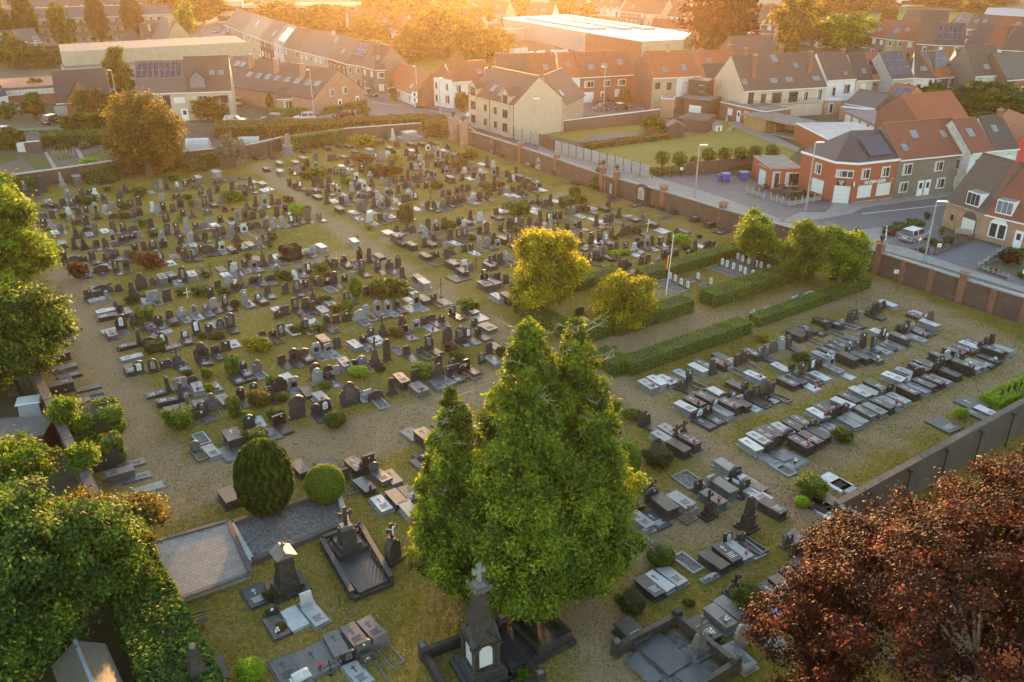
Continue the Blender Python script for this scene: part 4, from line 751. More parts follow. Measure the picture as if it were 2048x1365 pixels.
for i, (p, code, h, wm) in enumerate(GR):
    form, tone = code[0], code[1]; rest = code[2:]; label, group = LAB[i]
    side = '<' in rest; q = 'q' if 'q' in rest else ('h' if 'h' in rest else '')
    near = p.y < 125
    rz = RZ_U + gr2.uniform(-.09, .09)
    if side: rz += R(-90)
    if label.endswith('slab row by the hedge') and form not in 'kle': pass
    sd = gr2.randrange(4)
    if form in 'rspfwtcox':
        h = (h * 1.03 if h else HDEF[form] * gr2.uniform(.85, 1.12)); h = round(h, 1)
        me = cached(('st', form, tone, h, wm, sd), lambda: stone_mesh(form, tone, h, wm, q, sd))
        o = link(NAME[form], me, loc=(p.x, p.y, 0), rz=rz); o.rotation_euler[0] = gr2.uniform(-.09, .07); o.rotation_euler[1] = gr2.uniform(-.05, .05)
        tag(o, label, {'c': 'grave monument', 'o': 'obelisk', 'x': 'grave cross', 't': 'stele'}.get(form, 'gravestone'), group)
        if q and form not in 'cox': link('plaque', cached(('pl', form, h, wm, q), lambda: plaque_mesh(form, h, wm, q)), o)
        if form in 'rspfw' and gr2.random() < .5:
            k_ = gr2.randrange(3); me_ = link('medallion', cached(('md', k_), lambda: (lambda m_: (m_.cyl(0, 0, 0, .03, (.07, .10, .06)[k_], 'porcelain', 8), m_.mesh('medallion'))[1])(MB())), o, (gr2.choice((-.2, 0, .2)) * wm * (k_ != 1), -.10, h * .86 - .04)); me_.rotation_euler = (R(90), 0, 0)
        if '+' in rest or '=' in rest:
            hh = .30 if '=' in rest else .08; tn = tone if tone != 'w' else 'l'; W = .85 * max(1, wm * .9)
            if 'w' in rest: tn = 'w'
            sm, zt = cached(('sl', tn, hh, W, 1.7), lambda: slab_mesh(tn, 1.7, W, hh, ''))
            s_ = link('slab', sm, o, (0, -.12, 0))
            if near: link('inscription', cached(('de', zt, W, sd, tn), lambda: deco_mesh(zt, 1.7, W, 'abc'[sd % 3], tn)), s_)
        elif form in 'rspfwt' and gr2.random() < .55 and not side:
            if gr2.random() < .6:
                tn = gr2.choice('ddgd'); sm, zt = cached(('sl', tn, .08, .8, 1.6), lambda: slab_mesh(tn, 1.6, .8, .08, '')); link('slab', sm, o, (0, -.14, 0))
            else: link('kerb', cached(('kb', tone), lambda: kerb_mesh('g' if tone in 'dn' else tone, 1.7, .85, None)), o, (0, -.14, 0))
        if 'm' in rest: link('flower_pot', cached(('pot', sd % 3), lambda: pot_mesh(('flower_pink', 'flower_white', 'flower_red')[sd % 3])), o, (.15, -.7, .1))
    else:
        L = 1.9; W = .86 * wm
        if wm > 1.6: L = 1.9 + .25 * (wm - 1)
        o = None; c = Vector((p.x, p.y, 0)); d = Vector((math.sin(rz), -math.cos(rz), 0)) * (-L / 2); loc = c + d
        if form == 'e':
            o = link(NAME[form], cached(('ke', tone, wm), lambda: kerb_mesh({'l': 'l', 'w': 'w'}.get(tone, 'g'), 1.9, .95 * wm, 'gravel_grey' if wm < 1.9 else None)), loc=loc, rz=rz); tag(o, label, 'kerbed grave', group)
        else:
            hh = (h or .5) if form == 'k' else .06; hh = max(hh, .06)
            sm, zt = cached(('tb', tone, round(hh, 1) if hh > .1 else hh, W, L), lambda: slab_mesh(tone, L, W, round(hh, 1) if hh > .1 else hh, ''))
            o = link(NAME[form], sm, loc=loc, rz=rz); tag(o, label, 'tomb' if form == 'k' else 'grave slab', group)
            if near and sd != 3: link('inscription', cached(('de', zt, W, sd, tone, L), lambda: deco_mesh(zt, L, W, 'abc'[sd % 3], tone)), o)
            if 'm' in rest or gr2.random() < .16: link('flower_pot', cached(('pot', sd % 3), lambda: pot_mesh(('flower_pink', 'flower_white', 'flower_red')[sd % 3])), o, (gr2.uniform(-.2, .2), -L * .8, zt))
# ================================================================ buildings
def win_mesh(w, h, style):
    """frame with glazing bars, the sill a touch proud of the wall; local x along wall, y=0 wall face, outside is -y"""
    mb = MB(); fr = {'w': 'white_paint', 'd': 'black_paint', 's': 'white_paint', 'c': 'white_paint'}[style[0]]
    t = .07
    mb.box(-w / 2, -.05, 0, -w / 2 + t, .0, h, fr); mb.box(w / 2 - t, -.05, 0, w / 2, .0, h, fr)
    mb.box(-w / 2 + t, -.05, 0, w / 2 - t, .0, t, fr); mb.box(-w / 2 + t, -.05, h - t, w / 2 - t, .0, h, fr)
    k = 2 if w > 1.1 else 1
    if w > 2.2: k = 3
    for i in range(1, k): mb.box(-w / 2 + w * i / k - .035, -.048, t, -w / 2 + w * i / k + .035, 0, h - t, fr)
    mb.box(-w / 2 - .08, -.12, -.09, w / 2 + .08, .0, -.003, 'concrete_pale'); mb.box(-w / 2 - .08, -.035, h + .003, w / 2 + .08, 0, h + .16, 'concrete_pale')
    return mb.mesh('window')
def pane_mesh(w, h, style):
    mb = MB(); m = 'shutter' if style[0] == 's' else ('curtain' if style[0] == 'c' else 'glass_dark')
    mb.box(-w / 2 + .07, -.028 if m != 'shutter' else -.04, .07, w / 2 - .07, -.012, h - .07, m)
    if style[0] == 'w': mb.box(-w / 2 + .09, -.034, .09, -w / 2 + .09 + w * .22, -.0285, h - .09, 'curtain')
    return mb.mesh('pane')
def add_window(root, x, y, z, w, h, style='w', face=0.0):
    k = (round(w, 2), round(h, 2), style)
    o = link('window', cached(('win',) + k, lambda: win_mesh(*k)), root, (x, y, z), face)
    link('shutter' if style[0] == 's' else 'pane', cached(('pane',) + k, lambda: pane_mesh(*k)), o); return o
def add_door(root, x, y, z, w, h, mat='white_paint', face=0.0):
    def mk():
        mb = MB(); mb.box(-w / 2, -.06, 0, w / 2, 0, h, mat)
        if w < 1.6: mb.box(-w * .25, -.075, h * .5, w * .25, -.0602, h * .85, 'glass_dark')
        else:
            for i in range(1, 4): mb.box(-w / 2 + .04, -.066, h * i / 4 - .012, w / 2 - .04, -.0602, h * i / 4 + .012, 'concrete')
        return mb.mesh('door')
    o = link('garage_door' if w >= 1.9 else 'door', cached(('door', w, h, mat), mk), root, (x, y, z), face)
    link('handle', cached(('hnd',), lambda: (lambda m_: (m_.box(-.02, -.12, 0, .02, -.05, .14, 'zinc'), m_.mesh('handle'))[1])(MB())), o, (w * .38, -.03, h * .45)); return o
def skylight(roof, x, y, z, pitch, w=.78, h=1.0, style='glass_sky', flip=0):
    def mk():
        mb = MB(); mb.box(-w / 2 - .06, -h / 2 - .06, 0, w / 2 + .06, h / 2 + .06, .07, 'zinc'); mb.box(-w / 2, -h / 2, .07, w / 2, h / 2, .085, style); return mb.mesh('skylight')
    o = link('skylight', cached(('sky', w, h, style), mk), roof, (x, y, z), 0); o.rotation_euler = (pitch, 0, PI if flip else 0); return o
def roof_pt(x, t, depth, he, rise, front=True, oh=.25):
    """point on the slope: t=0 eave, 1 ridge"""
    y = depth / 2 * t if front else depth - depth / 2 * t
    return (x, y, he + rise * t)
def house(label, A, B, he, depth, rise, wall, roof, kind='gable', wins=None, doors=(), skies=(), chims=(), solar=(), name='row_house', cat='house', group=None, gutter='white_paint', storeys=2, eaves=.25, autow=True, base=None, rear=False, ridge=.5, wstyle='w', side=None):
    """A, B: ends of the front wall on the ground, seen left to right; local x along the front, y into the house"""
    A = Vector((A.x, A.y, 0)); B = Vector((B.x, B.y, 0)); d = B - A; W = d.length; a = math.atan2(d.y, d.x)
    root = link(name, None, loc=A, rz=a); tag(root, label, cat, group)
    g = .003; mb = MB(); yr = depth * ridge
    if kind == 'gable':
        pr = [(g, 0), (W - g, 0), (W - g, he), (g, he)]
        # walls: two gable ends as pentagons
        x0, x1 = g, W - g
        def Pn(x): return [(x, 0, 0), (x, depth, 0), (x, depth, he), (x, yr, he + rise), (x, 0, he)]
        mb.face(list(reversed(Pn(x0))), side or wall); mb.face(Pn(x1), side or wall)
        mb.face([(x0, 0, 0), (x1, 0, 0), (x1, 0, he), (x0, 0, he)], wall); mb.face([(x1, depth, 0), (x0, depth, 0), (x0, depth, he), (x1, depth, he)], side or wall)
        if base: mb.box(x0 + .01, -.03, 0, x1 - .01, -.002, .5, base)
        w_ = link('wall', mb.mesh('wall'), root)
        rb = MB(); oh = eaves; th = .16; s1 = rise / yr; s2 = rise / (depth - yr)
        rb.v = []; 
        for (ya, za, yb, zb) in ((-oh, he - oh * s1, yr, he + rise), (depth + oh, he - oh * s2, yr, he + rise)):
            k = len(rb.v)
            rb.v += [(x0, ya, za), (x1, ya, za), (x1, yb, zb), (x0, yb, zb)] + [(x0, ya, za + th), (x1, ya, za + th), (x1, yb, zb + th), (x0, yb, zb + th)]
            for q in ((4, 5, 6, 7), (0, 1, 5, 4), (1, 2, 6, 5), (3, 0, 4, 7), (3, 2, 1, 0)): rb.f.append(tuple(k + z for z in q)); rb.m.append(rb.mi(roof))
        rb.box(x0, yr - .12, he + rise + th - .05, x1, yr + .12, he + rise + th + .05, roof)
        r_ = link('roof', rb.mesh('roof'), root); pitch = math.atan2(rise, yr)
        for (fx, t, *wh) in skies:
            w1, h1 = wh if wh else (.78, 1.0)
            skylight(r_, W * fx, yr * t - math.sin(pitch) * th * 0, he + rise * t + th / 1.0 + .01, pitch, w1, h1)
        for (fx0, fx1, t0, t1) in solar:
            sm = MB(); n_ = max(1, int((fx1 - fx0) * W / 1.05)); z_ = th + .10
            pw = (fx1 - fx0) * W; L = (t1 - t0) * yr / math.cos(pitch)
            sm.box(0, 0, 0, pw, L, .05, 'zinc', 'solar')
            for i in range(n_ + 1): sm.box(pw * i / n_ - .02, 0, .05, pw * i / n_ + .02, L, .058, 'zinc')
            for i in range(int(L / 1.6) + 1): sm.box(0, L * i / max(1, int(L / 1.6)) - .02, .05, pw, L * i / max(1, int(L / 1.6)) + .02, .0565, 'zinc')
            o = link('solar_panel', sm.mesh('solar_panel'), r_, (W * fx0, yr * t0, he + rise * t0 + z_)); o.rotation_euler = (pitch, 0, 0)
        for (fx, fy, ch) in chims:
            cm = cached(('chim', wall if 'brick' in wall else 'brick_red', ch), lambda: (lambda m_: (m_.box(-.38, -.3, 0, .38, .3, ch, wall if 'brick' in wall else 'brick_red'), m_.box(-.45, -.37, ch, .45, .37, ch + .12, 'concrete'), m_.cyl(-.15, 0, ch + .12, ch + .45, .1, 'brick_orange', 8), m_.cyl(.17, 0, ch + .12, ch + .4, .1, 'brick_orange', 8), m_.mesh('chimney'))[-1])(MB()))
            y_ = depth * fy; t = (y_ / yr if y_ < yr else (depth - y_) / (depth - yr)); link('chimney', cm, r_, (W * fx, y_, he + rise * t - .3))
    elif kind == 'hip':
        mb.box(g, 0, 0, W - g, depth, he, wall); w_ = link('wall', mb.mesh('wall'), root)
        rb = MB(); oh = eaves; x0, x1, y0, y1 = -oh, W + oh, -oh, depth + oh; k = min(depth / 2, W / 2) * .95; zt = he + rise; z = he - .02
        c = [(x0, y0, z), (x1, y0, z), (x1, y1, z), (x0, y1, z)]; ra, rb2 = (x0 + k, depth / 2, zt), (x1 - k, depth / 2, zt)
        rb.face([c[0], c[1], rb2, ra], roof); rb.face([c[1], c[2], rb2], roof); rb.face([c[2], c[3], ra, rb2], roof); rb.face([c[3], c[0], ra], roof); rb.face([c[3], c[2], c[1], c[0]], gutter)
        r_ = link('roof', rb.mesh('roof'), root)
        for (fx, fy, ch) in chims: link('chimney', cached(('chimh', ch), lambda: (lambda m_: (m_.box(-.38, -.3, 0, .38, .3, ch, 'brick_red'), m_.box(-.45, -.37, ch, .45, .37, ch + .1, 'concrete'), m_.mesh('chimney'))[-1])(MB())), r_, (W * fx, depth * fy, he + rise * .5))
        pitch = math.atan2(rise, depth / 2)
        for (fx, t, *wh) in skies: skylight(r_, W * fx, depth / 2 * t, he + rise * t + .03, pitch, *(wh or (.78, 1.0)))
    elif kind == 'flat':
        mb.box(g, 0, 0, W - g, depth, he, wall); w_ = link('wall', mb.mesh('wall'), root)
        rb = MB(); rb.box(-.02, -.04, he, W + .02, depth + .02, he + .12, gutter or 'concrete'); rb.box(.15, .15, he + .12, W - .15, depth - .15, he + .14, roof)
        r_ = link('roof', rb.mesh('roof'), root)
    elif kind == 'front':      # gable faces the front, ridge runs back
        def F(y): return [(g, y, 0), (W - g, y, 0), (W - g, y, he), (W / 2, y, he + rise), (g, y, he)]
        mb.face(F(0), wall); mb.face(list(reversed(F(depth))), side or wall)
        mb.face([(g, depth, 0), (g, 0, 0), (g, 0, he), (g, depth, he)], side or wall); mb.face([(W - g, 0, 0), (W - g, depth, 0), (W - g, depth, he), (W - g, 0, he)], side or wall)
        w_ = link('wall', mb.mesh('wall'), root); rb = MB(); s = rise / (W / 2); th = .16; oh = eaves
        for (xa, xb) in ((-oh, W / 2), (W + oh, W / 2)):
            k = len(rb.v); za = he - oh * s; zb = he + rise
            rb.v += [(xa, -.1, za), (xa, depth + .1, za), (xb, depth + .1, zb), (xb, -.1, zb)] + [(xa, -.1, za + th), (xa, depth + .1, za + th), (xb, depth + .1, zb + th), (xb, -.1, zb + th)]
            for q in ((4, 5, 6, 7), (0, 1, 5, 4), (1, 2, 6, 5), (2, 3, 7, 6), (3, 0, 4, 7), (3, 2, 1, 0)): rb.f.append(tuple(k + z_ for z_ in q)); rb.m.append(rb.mi(roof))
        r_ = link('roof', rb.mesh('roof'), root)
        pt = math.atan2(rise, W / 2)
        for (fy, t, *wh) in skies:          # on the left-hand slope
            o = skylight(r_, W / 2 * t, depth * fy, he + rise * t + th + .01, 0, *(wh or (.78, 1.0))); o.rotation_euler = (0, -pt, 0)
        for (fx, fy, ch) in chims:
            link('chimney', cached(('chimf', ch, wall), lambda: (lambda m_: (m_.box(-.5, -.4, 0, .5, .4, ch, wall if 'brick' in wall else 'brick_red'), m_.box(-.56, -.46, ch, .56, .46, ch + .12, 'concrete'), m_.mesh('chimney'))[-1])(MB())), r_, (W * fx, depth * fy, he + rise * (1 - abs(fx - .5) * 2) - .4))
    if gutter and kind == 'gable':
        gb = MB(); gb.box(g, -eaves - .12, he - eaves * rise / yr - .02, W - g, -eaves - .005, he - eaves * rise / yr + .14, gutter); link('gutter', gb.mesh('gutter'), r_)
    if wins is None and autow:
        wins = []; n_ = max(1, int(W / 2.6)); r2 = random.Random(int(A.x * 7 + A.y))
        for s_ in range(storeys):
            for i in range(n_):
                x = (i + .5) / n_
                if s_ == 0 and i == n_ - 1 and not doors and W > 3.5: continue
                wins.append((x, he * (s_ / storeys) + .85, r2.choice((1.0, 1.2, 1.5)), r2.choice((1.2, 1.35)), r2.choice((wstyle, wstyle, wstyle, 's'))))
        if not doors and W > 3.5: doors = ((1 - .5 / n_, .95, 2.2, r2.choice(('white_paint', 'wood_brown', 'black_paint'))),)
    for (fx, z, w, h, *st) in (wins or ()): add_window(root, W * fx, 0, z, w, h, (st[0] if st else wstyle))
    for (fx, w, h, *mt) in doors: add_door(root, W * fx, -.002, .02, w, h, mt[0] if mt else 'white_paint')
    root['W'] = W
    return root
def PE(x, y, z):               # foot of the wall whose eave shows at this pixel
    p = P(x, y, z); return Vector((p.x, p.y, 0))
def terrace(eaves_px, he, depth, rise, specs, group, **kw):
    """a run of joined houses: eave pixels between the houses, one spec per house"""
    for (a, b_), s in zip(zip(eaves_px, eaves_px[1:]), specs):
        s = dict(s); z = s.pop('he', he); k = dict(kw); k.update(s)
        house(k.pop('label'), PE(*a, z), PE(*b_, z), z, k.pop('depth', depth), k.pop('rise', rise), k.pop('wall'), k.pop('roof'), group=group, **k)
# ---------------------------------------------------------------- the corner café and its row
def text_mesh(txt, size, mat, depth=.03, bold=True):
    cu = bpy.data.curves.new('lettering', 'FONT'); cu.body = txt; cu.size = size; cu.extrude = depth; cu.align_x = 'CENTER'
    if bold: cu.offset = size * .025
    o = bpy.data.objects.new('lettering', cu); C.objects.link(o); dg = bpy.context.evaluated_depsgraph_get()
    me = bpy.data.meshes.new_from_object(o.evaluated_get(dg)); bpy.data.objects.remove(o); me.materials.clear(); me.materials.append(MATS[mat]); return me
def put_text(parent, txt, size, mat, loc, rz=0.0, name='lettering'):
    o = link(name, text_mesh(txt, size, mat), parent, loc); o.rotation_euler = (R(90), 0, rz); return o
def cafe():
    he = 5.7
    L, C1, C2, Rr = PE(1604.8, 304.5, he), PE(1670, 325, he), PE(1716, 328, he), PE(1797.8, 319.3, he)
    root = link('corner_cafe', None, loc=C1); tag(root, 'red brick corner café with chamfered entrance and white shutters', 'café')
    q = lambda p: (p.x - C1.x, p.y - C1.y)
    n = (Rr - C2).normalized(); back = Vector((-n.y, n.x, 0)); dL = (L - C1).normalized(); bl = Vector((dL.y, -dL.x, 0))
    if bl.y < 0: bl = -bl
    RB = Rr + back * 9; LB = L + bl * 6.0
    poly = [q(L), q(C1), q(C2), q(Rr), q(RB), q(LB)]
    mb = MB(); mb.prism(poly, 0, he, 'brick_orange'); link('wall', mb.mesh('wall'), root)
    mb = MB(); mb.prism([(p[0] * 1.0, p[1]) for p in poly], 0, .35, 'concrete', taper=1.0); pl = mb.mesh('plinth'); o = link('plinth', pl, root); o.scale = (1.006, 1.006, 1)
    cx = (P(1701, 261.5, he + 3.2) - C1); cy = (P(1767, 259, he + 3.2) - C1)
    rb = MB(); z = he + .05; e = 1.03
    pts = [Vector((p[0] * e, p[1] * e, z)) for p in poly]; r1 = Vector((cx.x, cx.y, he + 3.2)); r2 = Vector((cy.x, cy.y, he + 3.2))
    for a, b_, t in ((0, 1, (r1,)), (1, 2, (r1,)), (2, 3, (r2, r1)), (3, 4, (r2,)), (4, 5, (r1, r2)), (5, 0, (r1,))):
        rb.face([pts[a], pts[b_]] + list(t), 'roof_dark')
    rf = link('roof', rb.mesh('roof'), root)
    mb = MB()
    for a, b_ in ((0, 1), (1, 2), (2, 3)): mb.bar(pts[a] + Vector((0, 0, -.08)), pts[b_] + Vector((0, 0, -.08)), .22, .26, 'white_paint')
    link('gutter', mb.mesh('gutter'), rf)
    # solar array on the street slope
    a3, b3 = pts[2], pts[3]; ax = (b3 - a3).normalized(); nn = ax.cross((r2 - a3)).normalized(); nn = nn if nn.z > 0 else -nn; up = nn.cross(ax).normalized()
    mb = MB(); o3 = a3 + ax * ((b3 - a3).length * .33) + up * .9 + nn * .12
    Wd, Hd = (b3 - a3).length * .56, 3.6
    c = [o3, o3 + ax * Wd, o3 + ax * (Wd * .93) + up * Hd, o3 + up * Hd]; mb.face([tuple(p + nn * .06) for p in c], 'solar')
    mb.face([tuple(p) for p in reversed(c)], 'black_paint')
    for i in range(4): mb.face([tuple(c[i]), tuple(c[(i + 1) % 4]), tuple(c[(i + 1) % 4] + nn * .06), tuple(c[i] + nn * .06)], 'black_paint')
    link('solar_panel', mb.mesh('solar_panel'), rf)
    def on(Pa, Pb, f, z):
        d = Pb - Pa; p = Pa + d * f - C1; a = math.atan2(d.y, d.x); return (p.x, p.y, z), a
    for Pa, Pb, f, z, w, h, st in ((L, C1, .55, 3.45, 1.25, 1.35, 'w'), (L, C1, .60, .85, 2.3, 1.75, 's'), (C1, C2, .5, 3.7, 2.3, .95, 'w'), (C2, Rr, .23, 3.45, 1.4, 1.35, 'w'), (C2, Rr, .72, 3.45, 1.4, 1.35, 'w'), (C2, Rr, .27, .85, 2.3, 1.6, 's'), (C2, Rr, .74, .85, 2.3, 1.6, 's')):
        loc, a = on(Pa, Pb, f, z); add_window(root, *loc, w, h, st, a)
    loc, a = on(C1, C2, .5, .02); add_door(root, *loc, 2.1, 2.5, 'shutter', a)
    # fascia lettering and the hanging signs
    loc, a = on(C2, Rr, .50, 2.72); d = (Rr - C2).normalized(); off = Vector((d.y, -d.x, 0)) * .05
    put_text(root, 'IN DEN IJZER', .62, 'white_paint', (loc[0] + off.x, loc[1] + off.y, loc[2]), a)
    loc, a = on(C2, Rr, .93, 2.6); mb = MB(); mb.cyl(0, 0, 0, .01, .28, 'white_paint', 12); o = link('emblem', mb.mesh('emblem'), root, (loc[0] + off.x, loc[1] + off.y, 2.95)); o.rotation_euler = (R(90), 0, a)
    mb = MB(); mb.box(-.12, -.06, 0, .12, -.02, .5, 'brick_red'); mb.box(-.2, -.062, .15, .2, -.03, .3, 'black_paint'); link('emblem', mb.mesh('emblem'), root, (loc[0] + off.x, loc[1] + off.y, 2.7), a)
    loc, a = on(C1, C2, .42, 2.55); mb = MB(); mb.box(-.55, -.12, 0, .55, -.01, .85, 'black_paint'); s_ = link('sign_board', mb.mesh('sign'), root, loc, a)
    for i, (tx, sz) in enumerate((('IN DEN', .24), ('IJZER', .24), ('CAFE', .16))): put_text(s_, tx, sz, 'white_paint', (0, -.13, .56 - i * .24))
    loc, a = on(C1, C2, .97, 2.5); mb = MB(); mb.box(-.06, -.9, 0, .06, -.1, .75, 'flower_white'); mb.box(-.062, -.9, .0, .062, -.1, .25, 'leaf_yellow'); mb.box(-.03, -.1, .3, .03, 0, .4, 'iron')
    link('sign_board', mb.mesh('lamp_sign'), root, loc, a)
    return L, C1, C2, Rr, back
plain('leaf_yellow_plain', (0.6, 0.42, 0.05), 0.5)
L_, C1_, C2_, R_, back_ = cafe()
nd = (R_ - C2_).normalized()
terrace([(1798.4, 319.2), (1862, 313), (1941.5, 305)], 5.7, 9, 3.9, [
 dict(label='brown brick house with orange tiled roof beside the corner café', wall='brick_grey', roof='roof_red', skies=((.32, .28), (.80, .62, .95, 1.2)), wins=((.32, 3.4, 1.6, 1.5), (.3, .9, 1.5, 1.4)), doors=((.85, 1.0, 2.3),)),
 dict(label='brown brick house with orange roof, left of the white houses', wall='brick_grey', roof='roof_red', skies=((.55, .55),), wins=((.25, 3.5, 1.5, 1.3), (.80, 3.5, 1.3, 1.3, 'd'), (.38, .9, 1.5, 1.4), (.82, .95, 1.2, 1.3, 'w')), doors=((.06, .95, 2.3),))], 'houses in the café row')
terrace([(1942, 306), (1988.7, 300), (2037, 296)], 6.1, 8.5, 3.7, [
 dict(label='pale grey rendered house between brown and pale blue houses', wall='plaster_pale_blue', roof='roof_red', skies=((.4, .55, 1.0, 1.2),), wins=((.45, 3.6, 1.5, 1.3, 'd'), (.3, .9, 1.4, 1.4)), doors=((.8, .95, 2.2),), side='plaster_worn'),
 dict(label='pale blue rendered house with two shuttered windows and brown roof', wall='plaster_pale_blue', roof='roof_brown', skies=((.4, .6),), chims=((.9, .5, 1.2),), wins=((.2, 3.7, .8, 1.3, 's'), (.7, 3.7, .9, 1.5, 's'), (.3, .9, 1.2, 1.4)), doors=((.75, .95, 2.2),))], 'houses in the café row')
house('red painted gable house at the right end of the street', PE(2015, 300, 5.5), PE(2120, 300, 5.5), 5.5, 9, 4, 'flower_red', 'roof_red', kind='front', wins=((.5, 3, 1.2, 1.3),), name='gable_house')
# café annex with terrace side
house('low red brick annex of the café with flat roof', PE(1541, 339, 3.0), PE(1603, 338, 3.0), 3.0, 8, 0, 'brick_orange', 'flat_roof', kind='flat', wins=((.22, .2, 1.1, 2.3), (.75, .5, 2.1, 1.9)), doors=(), name='annex', cat='annex', gutter='concrete')
house('small orange brick garage beside the café annex', PE(1517, 330, 2.7), PE(1540, 340, 2.7), 2.7, 5, 0, 'brick_orange', 'flat_roof', kind='flat', wins=(), doors=((.5, 2.0, 2.2, 'plaster_pale_blue'),), name='garage', cat='garage', gutter='concrete')
# two brick houses nearest on the right
def near_houses():
    he = 3.3
    A, M_, B = PE(1893, 402, he), PE(1971.5, 428, he), PE(2075, 452, he)
    d = (B - A).normalized()
    for i, (a, b_, lb, dr) in enumerate(((A, M_, 'salmon brick house with arched shutter and wooden door behind the front garden', 'wood_golden'), (M_, B, 'salmon brick house with arched white window and white door', 'white_paint'))):
        W = (b_ - a).length
        r = house(lb, a, b_, he, 9, 5.6, 'brick_salmon', 'roof_red' if i else 'roof_brown', ridge=.5, eaves=.15, gutter='white_paint' if i else 'concrete', wins=(), doors=(((.24, .95, 2.2, dr),) if not i else ((.72, .95, 2.2, dr),)), name='brick_house', group='brick houses at the bend', chims=((.5, .45, 1.5),) if i else ())
        x = W * (.66 if not i else .3); arch = MB(); arch.extr([(-1.05, 0), (1.05, 0), (1.05, 1.5)] + arc(0, 1.5, 1.05, 0, PI, 8, 1) [1:-1] + [(-1.05, 1.5)], -.05, -.004, 'brick_dark' if not i else 'white_paint')
        w_ = link('arched_window', arch.mesh('arch'), r, (x, 0, .45 + .2 * i)); pm = MB()
        if not i: pm.box(-.95, -.09, .02, .95, -.052, 1.6, 'shutter')
        else:
            for s_ in (-1, 1): pm.box(s_ * .5 - .38, -.075, .12, s_ * .5 + .38, -.052, 1.75, 'glass_dark')
        link('shutter' if not i else 'pane', pm.mesh('pane'), w_)
        # dormer window in the tiled upper storey
        dm = MB(); s = 5.6 / 4.5; dz = he + .35; dm.box(-1.0, 0, 0, 1.0, 1.6, 1.7, 'white_paint', 'zinc'); o = link('dormer', dm.mesh('dormer'), r, (W * (.62 if not i else .32), .12, dz))
        for s_ in (-1, 0, 1): g_ = MB(); g_.box(-.27, -.03, .15, .27, -.003, 1.55, 'glass_dark' if not i else 'glass_sky'); link('pane', g_.mesh('pane'), o, (s_ * .62, 0, 0))
near_houses()
# ---------------------------------------------------------------- the middle block
def apartment():
    he = 6.1
    A, Bc, Cc = PE(937, 187, he), PE(1028.8, 210, he), PE(1130, 198, he)
    d = (Bc - A); W = d.length; a = math.atan2(d.y, d.x)
    root = house('beige brick apartment block with two front dormers and blank gable', A, Bc, he, (Cc - Bc).length, 4.3, 'brick_beige', 'roof_brown', wins=(), doors=(), name='apartment_block', cat='apartments', gutter='black_paint', skies=((.40, .32, .9, 1.3), (.62, .25, 1.1, 1.4)), eaves=.1, chims=())
    for f in (.13, .83):
        mb = MB(); mb.extr([(-1.1, 0), (1.1, 0), (1.1, he + 1.4), (0, he + 2.4), (-1.1, he + 1.4)], -.25, 2.6, 'brick_beige'); b_ = link('bay', mb.mesh('bay'), root, (W * f, 0, 0))
        rb = MB(); rb.face([(-1.3, -.35, he + 1.25), (0, -.35, he + 2.55), (0, 3.2, he + 2.55), (-1.3, 3.2, he + 1.25)], 'roof_brown'); rb.face([(0, -.35, he + 2.55), (1.3, -.35, he + 1.25), (1.3, 3.2, he + 1.25), (0, 3.2, he + 2.55)], 'roof_brown'); link('bay_roof', rb.mesh('bay_roof'), b_)
        for z in (.9, 3.4, 6.0): add_window(root, W * f, -.252, z, 1.5, 1.5, 'd')
    for f in (.38, .60):
        for z in (1.0, 3.6): add_window(root, W * f, 0, z, .9, 1.2, 'd')
    mb = MB(); mb.cyl(0, -.08, 0, he, .05, 'iron', 6); link('drain_pipe', mb.mesh('pipe'), root, (W * .48, 0, 0))
    mb = MB(); mb.cyl(0, -.08, 0, he, .05, 'iron', 6); link('drain_pipe', mb.mesh('pipe'), root, (W * .985, 0, 0))
    d2 = (Cc - Bc).normalized()
    Dd = PE(1168, 189, 5.2)
    house('yellow brick wing with brown roof behind the apartment block', Cc + d2 * .02 + Vector((0, .3, 0)), Dd, 5.2, 9, 4.6, 'brick_yellow', 'roof_brown', wins=(), autow=False, skies=((.15, .3),), name='house_wing', cat='house', gutter='black_paint')
apartment()
house('white corner house with steep hipped roof at the junction', P(866, 211), P(905, 218), 6.0, 9, 4.6, 'plaster_white', 'roof_red', kind='hip', wins=((.2, 3.6, .9, 1.3), (.75, 3.6, .9, 1.3), (.2, .9, .9, 1.5), (.75, .9, 1.6, 1.7, 'w')), name='corner_house', skies=((.5, .4),))
house('long white shop house beside the steep roofed corner house', P(905.5, 218), P(985, 212), 5.6, 8, 3.2, 'plaster_white', 'roof_red', wins=((.15, 3.4, 1.2, 1.3), (.45, 3.4, 1.2, 1.3), (.8, 3.4, 1.2, 1.3), (.4, .7, 3.2, 1.9, 'd')), doors=((.1, 1.0, 2.3, 'wood_brown'),), name='corner_house', skies=((.75, .4),), eaves=.3)
